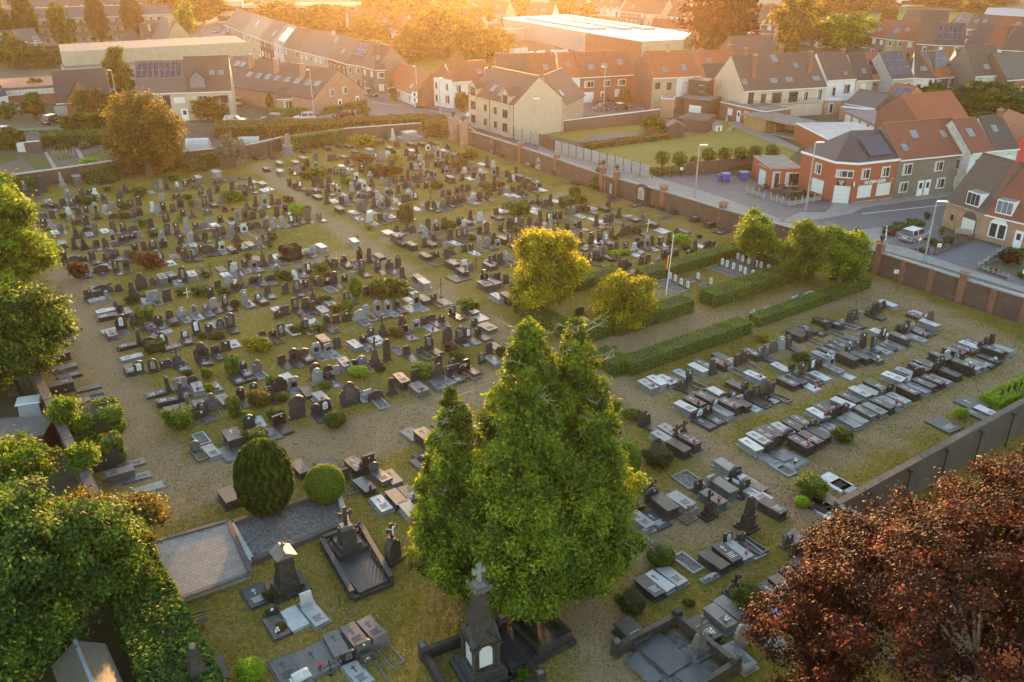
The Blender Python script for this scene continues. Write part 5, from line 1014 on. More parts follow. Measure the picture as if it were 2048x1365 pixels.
terrace([(994, 158), (1060, 157), (1118, 155), (1160, 154.5), (1222, 151), (1271, 148.5)], 5.5, 9, 4.4, [
 dict(label='brown roofed house behind the white corner house', wall='brick_red', roof='roof_brown', chims=((.3, .5, 1.2),)),
 dict(label='orange roofed house with small skylight behind apartments', wall='plaster_white', roof='roof_red', skies=((.6, .4),)),
 dict(label='white house with orange roof right of apartments', wall='plaster_white', roof='roof_orange', skies=((.5, .5),)),
 dict(label='red brick garage house with wide orange roof', wall='brick_red', roof='roof_red', skies=((.45, .35, 1.2, 1.0), (.88, .38, 1.2, 1.0)), wins=((.3, 3.2, 2.3, 1.3), (.88, 3.2, 1.6, 1.3)), doors=((.28, 2.6, 2.2), (.75, .95, 2.2)), gutter='white_paint'),
 dict(label='red brick house with shuttered ground window and skylight', wall='brick_red', roof='roof_red', skies=((.5, .5, 1.0, 1.1),), wins=((.45, 3.2, 1.9, 1.3), (.35, .9, 2.0, 1.5, 's')), gutter='white_paint')], 'houses in the row behind the apartments')
# brick gable and its row
gA, gB = P(1269, 221), P(1306, 226)
house('tall red brick house with blank gable and orange roof', PE(1305.5, 156, 6.6), PE(1354, 154, 6.6), 6.6, 10.5, 4.4, 'brick_yellow', 'roof_orange', side='brick_red', skies=((.6, .25), ), chims=((.95, .5, 1.3),), wins=((.22, 4.3, 1.1, 1.3, 'd'), (.7, 4.0, 1.0, 1.5, 'd')), doors=(), name='row_house', group='orange roofed houses by the walled garden')
house('white rendered house with orange roof above wooden extension', PE(1354.3, 154, 6.6), PE(1400, 151.5, 6.6), 6.6, 10.5, 4.4, 'plaster_white', 'roof_orange', skies=((.42, .3, 1.0, 1.5),), wins=((.35, 3.2, 1.4, 2.0, 's'), (.85, 5.0, .8, .8, 'd')), doors=(), group='orange roofed houses by the walled garden')
house('house with pale orange roof and brick gable behind dark roofed house', PE(1400, 132, 7.6), PE(1473, 131, 7.6), 7.6, 7, 2.6, 'brick_red', 'roof_orange', skies=((.28, .3, 1.2, .9),), wins=(), autow=False, chims=((.9, .5, 1.5),))
house('brick house with dark slate roof and two shuttered windows', PE(1417, 179, 3.6), PE(1477, 177, 3.6), 3.6, 9, 4.4, 'brick_red', 'roof_dark', wins=((.28, .9, 2.3, 1.6, 's'), (.78, .9, 2.5, 1.7, 's')), doors=(), gutter='white_paint')
house('long beige terrace building with tall brick chimneys and balcony', PE(1488, 182, 5.6), PE(1654, 173.5, 5.6), 5.6, 13, 5.8, 'plaster_beige', 'roof_brown', wins=((.09, 3.0, 1.2, 2.2, 'd'), (.24, 3.0, 1.1, 1.8, 'd'), (.40, 2.9, 2.1, 2.0, 'd'), (.60, 2.9, 2.0, 2.0, 'd'), (.75, 3.0, 1.2, 1.8), (.92, 3.0, 1.2, 2.2)), doors=(), skies=((.04, .22), (.385, .22, 1.3, .9), (.57, .22, 1.3, .9), (.90, .22, 1.3, .9), (.49, .85, 1.1, 1.6), (.72, .62)), chims=((.16, .18, 4.5), (.85, .22, 4.2), (.17, .5, 1.6), (.6, .5, 1.6)), name='terrace_building', cat='apartments')
bb = P(1503, 228)
house('beige ground floor extension carrying the balcony terrace', P(1503, 229), P(1640, 222), 2.8, 4.0, 0, 'plaster_beige', 'flat_roof', kind='flat', wins=((.3, 1.2, .9, .7, 'd'), (.53, 1.1, 1.9, .9, 'd'), (.85, 1.1, .9, 1.0, 'd')), doors=(), name='extension', cat='extension', gutter='brick_dark')
def railing():
    A, B = PE(1500, 214, 2.95), PE(1640, 207, 2.95); mb = MB(); n_ = 46; d = B - A
    for i in range(n_ + 1): p = d * (i / n_); mb.cyl(p.x, p.y, 0, 1.0, .025, 'iron', 4)
    for z in (.1, 1.0): mb.bar((0, 0, z), (d.x, d.y, z), .05, .05, 'iron')
    tag(link('balcony_railing', mb.mesh('railing'), loc=(A.x, A.y, 2.96)), 'thin black railing along the beige building\'s balcony', 'railing')
railing()
house('white rendered house with brown roof and glass lean-to', PE(1654.5, 160, 6.0), PE(1712, 157, 6.0), 6.0, 10, 4.6, 'plaster_white', 'roof_brown', wins=((.28, 2.6, 1.0, 1.8), (.72, 3.0, 1.8, 1.8)), doors=(), skies=((.7, .18, .6, .6),), chims=((.92, .5, .9),), group='houses in the long garden row')
row = dict(name='row_house')
terrace([(1712.5, 160.5), (1746, 159.5), (1784, 158), (1828, 155), (1870, 156.5), (1918, 151), (1951.5, 151.5), (2012, 149)], 5.6, 10, 4.6, [
 dict(label='narrow plastered house with purple-brown roof and one skylight', wall='plaster_beige', roof='roof_dark', skies=((.6, .3),)),
 dict(label='brick house whose orange roof is half solar panels', wall='brick_grey', roof='roof_orange', solar=((.03, .95, .15, .70),), skies=((.85, .28, .9, 1.1),), wins=((.15, 4.2, .7, .8, 'd'), (.65, 2.6, 1.2, 2.0, 'd')), doors=()),
 dict(label='house roofed wholly in dark solar panels with two skylights', wall='plaster_grey', roof='roof_dark', he=6.2, solar=((.03, .97, .08, .92),), skies=((.2, .42, 1.0, 1.0), (.55, .42, .8, .8))),
 dict(label='white rendered house with brown roof and single skylight', wall='plaster_white', roof='roof_brown', skies=((.45, .32, 1.2, 1.0),), wins=((.3, 2.6, .8, 1.5, 'd'), (.8, 4.0, .9, 1.2), (.75, 1.0, 1.0, 1.2))),
 dict(label='dark brick house with large solar array on orange roof', wall='brick_dark', roof='roof_orange', solar=((.08, .90, .35, .98),), skies=((.62, .18, .9, .9),), wins=((.2, 3.6, 1.3, 1.3), (.7, 3.2, 1.6, 1.9), (.2, 1.2, 1.2, 1.4)), gutter='white_paint'),
 dict(label='pale blue rendered house with brown roof and one skylight', wall='plaster_pale_blue', roof='roof_brown', skies=((.35, .42),), wins=((.25, 2.8, 1.1, 1.6, 'd'), (.75, 2.4, 1.0, 1.2, 'd'))),
 dict(label='weathered white house with tall brown roof and zinc verges', wall='plaster_worn', roof='roof_brown', he=6.6, rise=5.2, skies=((.45, .25, 1.2, 1.0), (.8, .25, .8, .8)), wins=((.2, 5.0, .8, .7), (.15, 2.6, .9, 1.9, 'w'), (.5, 3.2, 1.0, 2.0), (.8, 3.2, 1.0, 1.9)), side='brick_grey')], 'houses in the long garden row')
house('brown brick house end wall at the right of the garden row', PE(2013, 160, 6.0), PE(2075, 156, 6.0), 6.0, 10, 4.5, 'brick_red', 'roof_grey', wins=((.6, 3, 1.2, 1.3),), group='houses in the long garden row')
# further rows on the right
def far_row(pts, he, depth, rise, walls, roofs, what, grp, sky=.5, sol=(), chim=.3):
    r2 = random.Random(len(pts) * 13 + int(pts[0][0])); cn = {'brick_red': 'red brick', 'brick_grey': 'grey brick', 'brick_dark': 'dark brick', 'brick_yellow': 'yellow brick', 'plaster_white': 'white', 'plaster_grey': 'grey rendered', 'plaster_beige': 'beige', 'brick_beige': 'beige brick', 'plaster_pale_blue': 'pale blue', 'brick_salmon': 'salmon brick'}
    rn = {'roof_red': 'red', 'roof_brown': 'brown', 'roof_dark': 'dark', 'roof_grey': 'grey', 'roof_orange': 'orange', 'roof_mossy': 'mossy'}
    for i, (a, b_) in enumerate(zip(pts, pts[1:])):
        w_, rf = walls[i % len(walls)], roofs[i % len(roofs)]
        sk = tuple((r2.uniform(.2, .8), r2.uniform(.3, .6), 1.0, 1.1) for _ in range(r2.choice((0, 1, 1, 2)))) if r2.random() < sky + .3 else ()
        house(f'{cn[w_]} house with {rn[rf]} roof, {ORD[i]} in {what}', PE(*a, he), PE(*b_, he), he, depth, rise, w_, rf, skies=sk, chims=((.95, .5, 1.0),) if r2.random() < chim else (), solar=((.1, .9, .2, .85),) if i in sol else (), group=grp)
far_row([(1640, 60), (1688, 60.5), (1728, 60), (1742, 60)], 5.5, 9, 4, ['plaster_white', 'brick_grey'], ['roof_grey', 'roof_dark'], 'the row by the golden tree', 'houses by the golden tree')
far_row([(1742, 73), (1772, 77), (1790, 79), (1832, 82)], 5.5, 9, 4.6, ['brick_grey', 'brick_yellow', 'brick_salmon'], ['roof_red', 'roof_grey', 'roof_red'], 'the row right of the golden tree', 'houses right of the golden tree')
far_row([(1833, 87), (1868, 89), (1929, 91), (1965, 95), (2004, 99), (2052, 102), (2100, 104)], 5.8, 9, 5, ['brick_dark', 'brick_red', 'plaster_white', 'plaster_white'], ['roof_brown', 'roof_dark', 'roof_dark', 'roof_red', 'roof_brown'], 'the back row right', 'houses in the back row', sol=(1,))
far_row([(1800, 46), (1840, 49), (1895, 51), (1930, 57), (1985, 62), (2048, 66), (2100, 67)], 5.5, 8, 4, ['brick_dark', 'brick_grey', 'brick_red'], ['roof_brown', 'roof_dark', 'roof_grey', 'roof_brown', 'roof_red'], 'the farthest right row', 'houses in the farthest right row')
far_row([(1494, 45), (1518, 47), (1562, 51), (1606, 55), (1636, 58)], 5.4, 9, 4, ['plaster_white', 'brick_grey', 'brick_yellow', 'plaster_grey'], ['roof_grey', 'roof_brown', 'roof_brown'], 'the row behind the copper tree', 'houses behind the copper tree')
house('house with broad brown roof and white dormers below copper tree', PE(1473, 116, 4.5), PE(1556, 113, 4.5), 4.5, 11, 4.5, 'brick_red', 'roof_brown', wins=((.6, 2.5, 1.2, 1.2),))
house('white and grey flat outbuilding with awning behind brown roof', PE(1500, 72, 3.2), PE(1568, 76, 3.2), 3.2, 9, 0, 'plaster_beige', 'flat_roof', kind='flat', name='outbuilding', cat='outbuilding')
far_row([(1240, 22), (1290, 27), (1320, 30)], 5, 9, 5, ['brick_grey', 'brick_beige'], ['roof_brown', 'roof_brown'], 'the pair behind the warehouse', 'houses behind the warehouse')
far_row([(1320, 30), (1356, 34), (1392, 37)], 4.5, 9, 5, ['plaster_white', 'brick_beige'], ['roof_brown', 'roof_red'], 'the low pair near the copper tree', 'houses near the copper tree')
house('long low red roofed shed behind the white warehouse roof', PE(1300, 56, 3.5), PE(1378, 60, 3.5), 3.5, 7, 2.5, 'brick_red', 'roof_red', autow=False, wins=(), name='shed', cat='shed')
# garages, sheds and carport between the gardens
house('grey rendered block of garages with four white doors', PE(1689, 222, 2.6), PE(1756, 252, 2.6), 2.6, 6, 0, 'brick_salmon', 'flat_roof', kind='flat', wins=(), doors=((.14, 2.3, 2.1), (.38, 2.3, 2.1), (.62, 2.3, 2.1), (.86, 2.3, 2.1)), name='garage_block', cat='garages', gutter='flat_roof_grey')
house('workshop with low purple-grey gabled roof', PE(1690, 207, 2.6), PE(1752, 217, 2.6), 2.6, 9, 2.2, 'brick_dark', 'roof_grey', wins=((.2, .8, 1.2, 1.0),), doors=((.5, .9, 2.0),), name='workshop', cat='workshop', gutter='white_paint')
house('brick outbuilding with red roof carrying a dark solar panel', PE(1764, 196, 3), PE(1808, 203, 3), 3, 8, 2.4, 'brick_salmon', 'roof_orange', wins=((.3, 1, .9, 1),), solar=((.25, .85, .1, .8),), name='outbuilding', cat='outbuilding')
house('flat dark extension with two white roof domes', PE(1780, 207, 2.8), PE(1850, 210, 2.8), 2.8, 6, 0, 'brick_dark', 'flat_roof', kind='flat', wins=(), name='extension', cat='extension')
house('grey flat roofed extension behind dark brick house', PE(1860, 188, 3), PE(1930, 192, 3), 3, 6, 0, 'plaster_pale_blue', 'flat_roof', kind='flat', wins=(), name='extension', cat='extension')
house('glass roofed lean-to behind the white worn house', PE(1945, 190, 2.6), PE(1985, 192, 2.6), 2.6, 5, 0, 'plaster_white', 'flat_roof_pale', kind='flat', wins=(), name='lean_to', cat='lean-to')
house('glass roofed lean-to against white rendered house', PE(1650, 203, 2.8), PE(1694, 202, 2.8), 2.8, 4, 0, 'brick_salmon', 'flat_roof_pale', kind='flat', wins=((.3, .4, 1, 1.9, 'w'),), name='lean_to', cat='lean-to', gutter='zinc')
house('white canopy roof over yard beside workshop', PE(1680, 214, 2.6), PE(1745, 221, 2.6), 2.4, 2.2, 0, 'brick_salmon', 'flat_roof_pale', kind='flat', wins=(), name='yard_canopy', cat='canopy', gutter='zinc')
house('orange roofed barn directly behind the café row', PE(1837, 245, 5), PE(1938, 236, 5), 5, 10, 3.6, 'brick_red', 'roof_orange', wins=(), autow=False, name='barn', cat='barn')
house('red brick wing with dark flat roof and white doors', PE(1440, 205, 2.9), PE(1530, 225, 2.9), 2.9, 7, 0, 'brick_red', 'flat_roof', kind='flat', wins=((.25, .9, 1.3, 1.2, 's'), (.62, .9, 1.1, 1.3)), doors=((.45, .95, 2.1), (.88, .95, 2.1)), name='extension', cat='extension')
house('long red brick shed with blue-grey flat roof behind the lawn', PE(1592, 248, 3.0), PE(1665, 285, 3.0), 3.0, 11, 0, 'brick_orange', 'flat_roof_grey', kind='flat', wins=(), name='long_shed', cat='shed', gutter='white_paint')
house('stacked dark timber extension with white garage door', P(1350, 228), P(1415, 236), 3.2, 6, 0, 'wood_dark', 'flat_roof', kind='flat', wins=(), doors=((.6, 2.6, 2.1),), name='timber_extension', cat='extension', gutter='wood_dark')
house('dark timber box on top of the timber extension', P(1372, 222) , P(1410, 226), 6.2, 4, 0, 'wood_dark', 'flat_roof', kind='flat', wins=((.7, 4.2, .8, 1.1, 'd'),), doors=(), name='timber_box', cat='extension', gutter='wood_dark')
house('small salmon brick store with white coping', P(1320, 235), P(1346, 236), 3.6, 3, 0, 'brick_salmon', 'flat_roof', kind='flat', wins=(), name='brick_store', cat='store', gutter='white_paint')
def carport():
    A, B = P(1487, 256), P(1590, 281); d = B - A; a = math.atan2(d.y, d.x); W = d.length; D = 5.5
    r = link('wooden_carport', None, loc=A, rz=a); tag(r, 'golden timber garden pavilion with flat grey roof and open bay', 'pavilion')
    mb = MB(); mb.box(0, 0, 0, W * .42, D, 2.5, 'wood_golden'); link('wall', mb.mesh('w'), r)
    mb = MB(); mb.box(W * .42, D - .15, 0, W, D, 2.5, 'wood_golden'); mb.box(W - .15, 0, 0, W, D - .15, 2.5, 'wood_golden'); link('wall', mb.mesh('w'), r)
    mb = MB(); mb.box(-.4, -.5, 2.5, W + .4, D + .3, 2.72, 'wood_golden', 'flat_roof'); mb.box(-.2, -.3, 2.72, W + .2, D + .1, 2.75, 'flat_roof'); link('roof', mb.mesh('r'), r)
    for x in (W * .6, W * .97): mb = MB(); mb.box(x - .07, .02, 0, x + .07, .16, 2.5, 'wood_golden'); link('post', mb.mesh('post'), r)
    mb = MB(); mb.box(W * .5, 0, 0.01, W * 1.1, D * .8, .05, 'concrete_pale'); link('floor_slab', mb.mesh('s'), r)
carport()
house('small brown garden shed with felt gable roof on the lawn', P(1335, 276), P(1368, 276), 1.9, 2.6, .9, 'wood_dark', 'roof_grey', kind='front', wins=(), name='garden_shed', cat='shed', eaves=.15, gutter=None)
house('brick ruin of an old outhouse with broken roof beside the lawn', P(1352, 262), P(1408, 268), 2.2, 7, 0, 'brick_dark', 'soil', kind='flat', wins=(), name='old_outhouse', cat='outhouse', gutter='brick_dark')
house('low brown garden wall behind the apartment lawn', P(1128, 264), P(1318, 240), 2.0, .3, 0, 'brick_dark', 'concrete', kind='flat', wins=(), name='garden_wall', cat='wall')
# ---------------------------------------------------------------- warehouse
def warehouse():
    he = 5.6
    A, K, B, D = PE(1008, 38, he), PE(1171, 66.5, he), PE(1284, 84.5, he), PE(1368, 80.5, he)
    E = PE(1382, 68, he); Fp = PE(1133, 31, he)
    r = link('warehouse', None, loc=K); tag(r, 'big flat white-roofed warehouse with pale and brown wall panels', 'warehouse')
    q = lambda p: (p.x - K.x, p.y - K.y)
    poly = [q(A), q(K), q(B), q(D), q(E), q(Fp)]
    mb = MB(); n_ = len(poly)
    for i in range(n_): a, b_ = poly[i], poly[(i + 1) % n_]; mb.face([(*a, 0), (*b_, 0), (*b_, he), (*a, he)], ['concrete_pale', 'brick_red', 'cladding_beige', 'cladding_beige', 'concrete_pale', 'concrete_pale'][i])
    link('wall', mb.mesh('wall'), r); rb = MB(); rb.prism([(p[0] * 1.002, p[1] * 1.002) for p in poly], he, he + .25, 'concrete_pale', 'flat_roof_pale'); rf = link('roof', rb.mesh('roof'), r)
    c = sum((Vector((*p, 0)) for p in poly), Vector()) / n_
    for k_, (s0, s1) in enumerate(((.18, .36), (.5, .62), (.74, .86))):
        m_ = MB(); a = Vector((*poly[0], 0)); b_ = Vector((*poly[1], 0)); e = Vector((*poly[4], 0)); f = Vector((*poly[5], 0))
        p = [a.lerp(f, s0).lerp(b_.lerp(e, s0), t) for t in (.12, .85)] + [a.lerp(f, s1).lerp(b_.lerp(e, s1), t) for t in (.85, .12)]
        m_.prism([(v.x, v.y) for v in p], he + .25, he + .9, 'concrete_pale', 'flat_roof_pale'); link('roof_ridge', m_.mesh('ridge'), rf)
    for i in range(9):
        t = .1 + .09 * i; a = A.lerp(K, t)
    return A, K
wA, wK = warehouse()
house('beige industrial shed left of the white warehouse roof', PE(985, 57, 4), PE(1009, 60, 4), 4, 14, 0, 'concrete_pale', 'flat_roof', kind='flat', wins=(), name='industrial_shed', cat='shed')
def big_bags():
    r2 = random.Random(5)
    for i, (x, y) in enumerate([(1028, 108), (1035, 107), (1043, 107), (1050, 106), (1078, 112), (1085, 112), (1106, 110), (1113, 110), (1120, 111), (1130, 109), (1062, 113), (1022, 106)]):
        p = P(x, y)
        def mk():
            mb = MB(); mb.box(-.6, -.6, 0, .6, .6, 1.3, 'shutter', taper=1.08); mb.box(-.5, -.5, 1.3, .5, .5, 1.42, 'shutter', taper=.6)
            for a in (-.5, .5): mb.tube([(a, -.5, 1.3), (a, -.3, 1.6), (a, 0, 1.35)], .04, 'shutter', 5)
            return mb.mesh('bulk_bag')
        o = link('bulk_bag', cached(('bag',), mk), loc=p, rz=r2.uniform(0, 1)); tag(o, 'white bulk bag standing in the warehouse yard', 'bulk bag', 'white bulk bags in the warehouse yard')
big_bags()
# ---------------------------------------------------------------- left of the middle
terrace([(449, 49), (484, 63.5), (519, 76.5), (546, 85.5), (566, 93.5), (598, 101.5), (656, 115.5), (692, 126.5), (722, 131.5), (750, 139), (771.5, 138.5)], 5.6, 9, 4.6, [
 dict(label='brick house with dark roof and round gable window, farthest in street', wall='brick_grey', roof='roof_grey'),
 dict(label='beige house with dark roof and one skylight in street', wall='brick_beige', roof='roof_dark', skies=((.45, .6, .9, 1.5),)),
 dict(label='dark brick house with white rendered gable strip', wall='brick_dark', roof='roof_grey', skies=((.7, .4, .9, 1.5),), side='plaster_white'),
 dict(label='white front house with a roof full of skylights', wall='plaster_white', roof='roof_dark', solar=((.35, .95, .15, .85),), skies=((.2, .4),)),
 dict(label='yellow brick house with brown roof beside the white front', wall='brick_yellow', roof='roof_brown'),
 dict(label='wide beige house with roof terrace dormer and grey roof', wall='brick_beige', roof='roof_grey', chims=((.7, .5, 1.2),), skies=((.9, .8, 1.0, 1.3),)),
 dict(label='red brick house with white gutter and four narrow windows', wall='brick_red', roof='roof_brown', gutter='white_paint', wins=((.15, 2.8, .8, 1.6), (.38, 2.8, .8, 1.6), (.62, 2.8, .8, 1.6), (.85, 2.8, .8, 1.6)), doors=((.5, .95, 2.2),), skies=((.5, .4, .8, .8),)),
 dict(label='yellow brick house with solar array under the ridge', wall='brick_yellow', roof='roof_brown', solar=((.1, .8, .35, .85),)),
 dict(label='grey brick house with one long bright skylight', wall='brick_grey', roof='roof_brown', skies=((.5, .5, .9, 1.6),)),
 dict(label='brick end house with blank gable toward the meadow', wall='brick_grey', roof='roof_brown', side='brick_grey', skies=((.35, .45), (.85, .45)), chims=((.5, .5, 1.2),))], 'terraced houses of the long left street')
def gable_row():
    # the gable end faces the crossing, its roof runs back to the upper left
    A, B = P(630, 232), P(729, 211); he = 3.4
    # ridge direction: from the gable apex towards (540,113)
    W = (B - A).length; ap = (A + B) / 2
    far = P(540, 113, 8.2); apx = P(695, 149.5, 8.2); d = (far - apx); d.z = 0; D = d.length
    root = house('long brick row seen gable-on with many skylights and tall chimneys', A, B, he, D * .95, 4.8, 'brick_salmon', 'roof_brown', kind='front', wins=((.36, 3.2, 1.2, 1.3), (.62, 3.2, 1.2, 1.3)), doors=((.5, 1.1, 2.3), (.86, 1.0, 2.2)), name='gable_row', cat='houses', skies=tuple((f, .45, 1.3, 1.3) for f in (.06, .14, .24, .33, .43, .52, .61, .70)) + ((.84, .75, 1.3, 1.3), (.90, .75, 1.3, 1.3)), chims=((.30, .22, 3.2), (.33, .48, 3.2), (.35, .74, 3.2)))
gable_row()
for i, (x, y, w_, lb) in enumerate(((556, 226, 4.5, 'brick rear wing with brown roof beneath the skylights'), (600, 216, 4, 'white-fronted rear lean-to of the gable row'), (520, 196, 5, 'low brick rear wing with glass roof at the far left'))):
    p = P(x, y); d = Vector((.96, .27, 0)) * w_
    house(lb, p, p + d, 2.8, 5, 1.6 if i < 2 else .8, 'brick_salmon' if i != 1 else 'plaster_white', 'roof_brown', wins=((.5, .6, 1.8, 1.7, 'w'),), name='rear_wing', cat='rear wing', group=None, gutter='white_paint')
house('low white house with orange roof and blue and white signs', P(775, 190), P(832, 215), 2.5, 7.5, 4.2, 'plaster_white', 'roof_orange', side='brick_red', wins=((.15, .6, 1.2, 1.3), (.45, .6, 1.2, 1.3), (.8, .7, .9, 1.2)), doors=((.3, .95, 2.1, 'wood_brown'),), skies=((.75, .25),), name='low_house')
def sign_board():
    p = P(830, 216) + Vector((.1, -.6, 0)); mb = MB(); mb.cyl(0, 0, 0, 3.0, .05, 'galvanised', 6); o = link('advertising_sign', mb.mesh('post'), loc=p); tag(o, 'blue and white advertising board at the low white house', 'sign')
    for z in (1.2, 2.4): b_ = MB(); b_.box(-.6, -.06, 0, .6, .06, 1.0, 'white_paint'); b_.box(-.22, -.07, .15, .22, -.0602, .85, 'blue_plastic'); link('board', b_.mesh('board'), o, (0, 0, z))
sign_board()
def sports_hall():
    he = 5.4; A, B = PE(127, 139, he), PE(517, 113.5, he)
    house('long beige clad sports hall front with flat gravel roof', A, B, he, 8, 0, 'cladding_beige', 'flat_roof', kind='flat', wins=(), name='sports_hall', cat='sports hall', gutter='concrete')
    A2, B2 = PE(122, 105.5, 8.6), PE(494, 85.5, 8.6)
    house('tall beige upper block of the sports hall', A2, B2, 8.6, 16, 0, 'cladding_beige', 'flat_roof', kind='flat', wins=(), name='sports_hall_block', cat='sports hall', gutter='concrete_pale')
sports_hall()
def duplex():
    he = 5.6; A, M_, B = PE(271, 186.5, he), PE(371, 183.5, he), PE(463, 180, he)
    house('beige house with grey roof and two-row solar array', A, M_, he, 9, 5.2, 'brick_beige', 'roof_grey', solar=((.02, .93, .42, .93),), wins=((.14, 3.3, 1.9, 1.1, 's'), (.85, 3.4, 2.0, 1.1, 's'), (.6, 2.4, 1.3, 2.6, 'd')), doors=((.92, 1.3, 2.3),), name='semi_detached_house', group='semi-detached beige pair')
    r = house('beige house with brown roof and pointed glass dormer', M_, B, he, 9, 5.8, 'brick_beige', 'roof_brown', skies=((.6, .5, .8, .8), (.8, .5, .8, .8)), wins=((.3, 3.0, 2.6, 1.7, 'w'), (.62, 3.4, .6, 1.1, 'd'), (.82, 3.2, 1.4, 1.4, 'd')), doors=((.82, 1.3, 2.3, 'wood_dark'),), name='semi_detached_house', group='semi-detached beige pair')
    W = (B - M_).length; mb = MB(); mb.extr([(-1.7, 0), (1.7, 0), (1.7, 2.2), (0, 3.8), (-1.7, 2.2)], 0, 3.5, 'roof_dark'); o = link('dormer', mb.mesh('dormer'), r, (W * .28, .4, he + .3))
    g_ = MB(); g_.extr([(-1.4, .1), (1.4, .1), (1.4, 2.0), (0, 3.3), (-1.4, 2.0)], -.05, -.003, 'glass_sky'); link('pane', g_.mesh('pane'), o)
duplex()
def dark_house():
    A, B = PE(112, 206, 2.8), PE(222, 199, 2.8)
    r = house('dark roofed house with glazed front gable and red brick end', A, B, 2.8, 9.5, 5.4, 'brick_red', 'roof_dark', side='brick_orange', wins=((.8, .8, 1.2, 1.2),), doors=((.06, 2.4, 2.1, 'zinc'),), name='detached_house')
    W = (B - A).length; mb = MB(); mb.extr([(-3.2, 0), (3.2, 0), (0, 4.2)], 0, 4.5, 'wood_brown'); o = link('gable', mb.mesh('g'), r, (W * .46, -.4, 2.6))
    rb = MB(); rb.face([(-3.5, -.3, -.2), (0, -.3, 4.4), (0, 5, 4.4), (-3.5, 5, -.2)], 'roof_dark'); rb.face([(0, -.3, 4.4), (3.5, -.3, -.2), (3.5, 5, -.2), (0, 5, 4.4)], 'glass_sky'); link('gable_roof', rb.mesh('gr'), o)
    g_ = MB(); g_.box(-1.1, -.06, .5, 1.1, -.003, 2.1, 'glass_dark'); link('pane', g_.mesh('pane'), o)
dark_house()
house('low school building with orange flat roof and window band', PE(-60, 182, 4), PE(127, 170, 4), 4, 14, 0, 'brick_red', 'roof_orange', kind='flat', wins=tuple((f, 2.5, 3.6, .9, 'c') for f in (.1, .28, .46, .64, .82)), doors=(), name='school_wing', cat='school', gutter='concrete')
house('white gabled house with solar roof at the left edge', P(-40, 232), P(22, 222), 3.2, 8, 4.2, 'plaster_white', 'solar', wins=(), autow=False, name='detached_house')
def long_block():
    he = 8.2; A, B = PE(-60, 44, he), PE(342, 28.5, he); W = (B - A).length; ws = []
    for s_ in range(3):
        for k_ in range(22): ws.append(((k_ + .5) / 22, 0.9 + 2.65 * s_, 2.6 if k_ % 4 < 2 else 1.3, 1.4, 'wcdw'[k_ % 4]))
    r = house('long four-storey brick apartment slab with balconies and grey roof', A, B, he, 11, 2.6, 'brick_yellow', 'roof_grey', wins=ws, doors=(), name='apartment_slab', cat='apartments')
    for f in (.09, .28, .50, .68, .93):
        for z in (2.9, 5.5): mb = MB(); mb.box(-4, -1.1, 0, 4, -.02, .12, 'concrete'); mb.box(-4, -1.1, .12, 4, -1.02, 1.1, 'brick_grey'); link('balcony', mb.mesh('b'), r, (W * f, 0, z))
long_block()
far_row([(0, 92), (40, 88), (85, 84)], 3.5, 9, 3.5, ['brick_grey', 'brick_dark'], ['roof_dark', 'roof_grey'], 'the low houses before the slab', 'low houses before the apartment slab')
house('low hipped bungalow with slate roof and solar panel', PE(250, 84, 3), PE(288, 82, 3), 3, 9, 3, 'brick_grey', 'roof_dark', kind='hip', wins=((.6, .9, 1.5, 1.2),), name='bungalow')
house('brown roofed villa with tall chimney before the slab', PE(286, 83, 3), PE(330, 81, 3), 3, 9, 4.5, 'brick_yellow', 'roof_brown', chims=((.4, .3, 2.2),), name='villa')
house('tall grey roofed house with wide gable beside sports hall', PE(326, 90, 3), PE(392, 85, 3), 3, 12, 6.5, 'brick_yellow', 'roof_grey', kind='front', chims=((.4, .2, 2),), wins=(), name='villa')
far_row([(40, 16), (140, 12), (230, 10), (330, 8)], 4, 10, 7, ['brick_grey', 'brick_yellow'], ['roof_grey', 'roof_brown'], 'the far left roofs', 'far roofs at the upper left')
def school():
    he = 7; A, Mm, B = PE(484, 12, he), PE(572, 12, he), PE(720, 10.5, he)
    for k_, (a, b_, lb) in enumerate(((A, Mm, 'two-storey concrete school wing with flat roof, left part'), (Mm, B, 'two-storey concrete school wing with flat roof, right part'))):
        house(lb, a, b_, he, 14, 0, 'concrete_pale', 'flat_roof', kind='flat', wins=tuple((f, z, 7.5, 2.0, 'd') for f in ((.2, .7) if k_ == 0 else (.12, .32, .62, .80)) for z in (.9, 4.2)), doors=(), name='school_building', cat='school', gutter='concrete_pale')
school()
house('pale office block at the top beyond the trees', PE(430, 4, 8), PE(484, 3, 8), 8, 16, 0, 'plaster_beige', 'flat_roof', kind='flat', wins=tuple((f, z, 3, 1.6, 'd') for f in (.2, .5, .8) for z in (1, 4.5)), name='office_block', cat='office')
house('pale long roofed factory at the top beyond the school', PE(600, -10, 6), PE(700, -8, 6), 6, 20, 0, 'concrete_pale', 'flat_roof_pale', kind='flat', wins=(), name='factory', cat='factory')
for i, q in enumerate(((700, 52, 762, 50), (745, 58, 800, 62), (868, 46, 950, 50), (1050, 34, 1102, 36), (960, 28, 1010, 30), (1180, 14, 1240, 18), (1110, 10, 1170, 12), (820, 14, 880, 16), (940, 8, 1000, 8))):
    house(f'house with brown roof among hazy trees, {ORD[i]} of the scattered ones', PE(q[0], q[1], 3.5), PE(q[2], q[3], 3.5), 3.5, 10, 4.6, 'plaster_white' if i % 2 else 'brick_beige', 'roof_brown', skies=((.3, .5, 1.2, 1.3), (.6, .5, 1.2, 1.3)), name='detached_house', group='houses among the hazy trees')
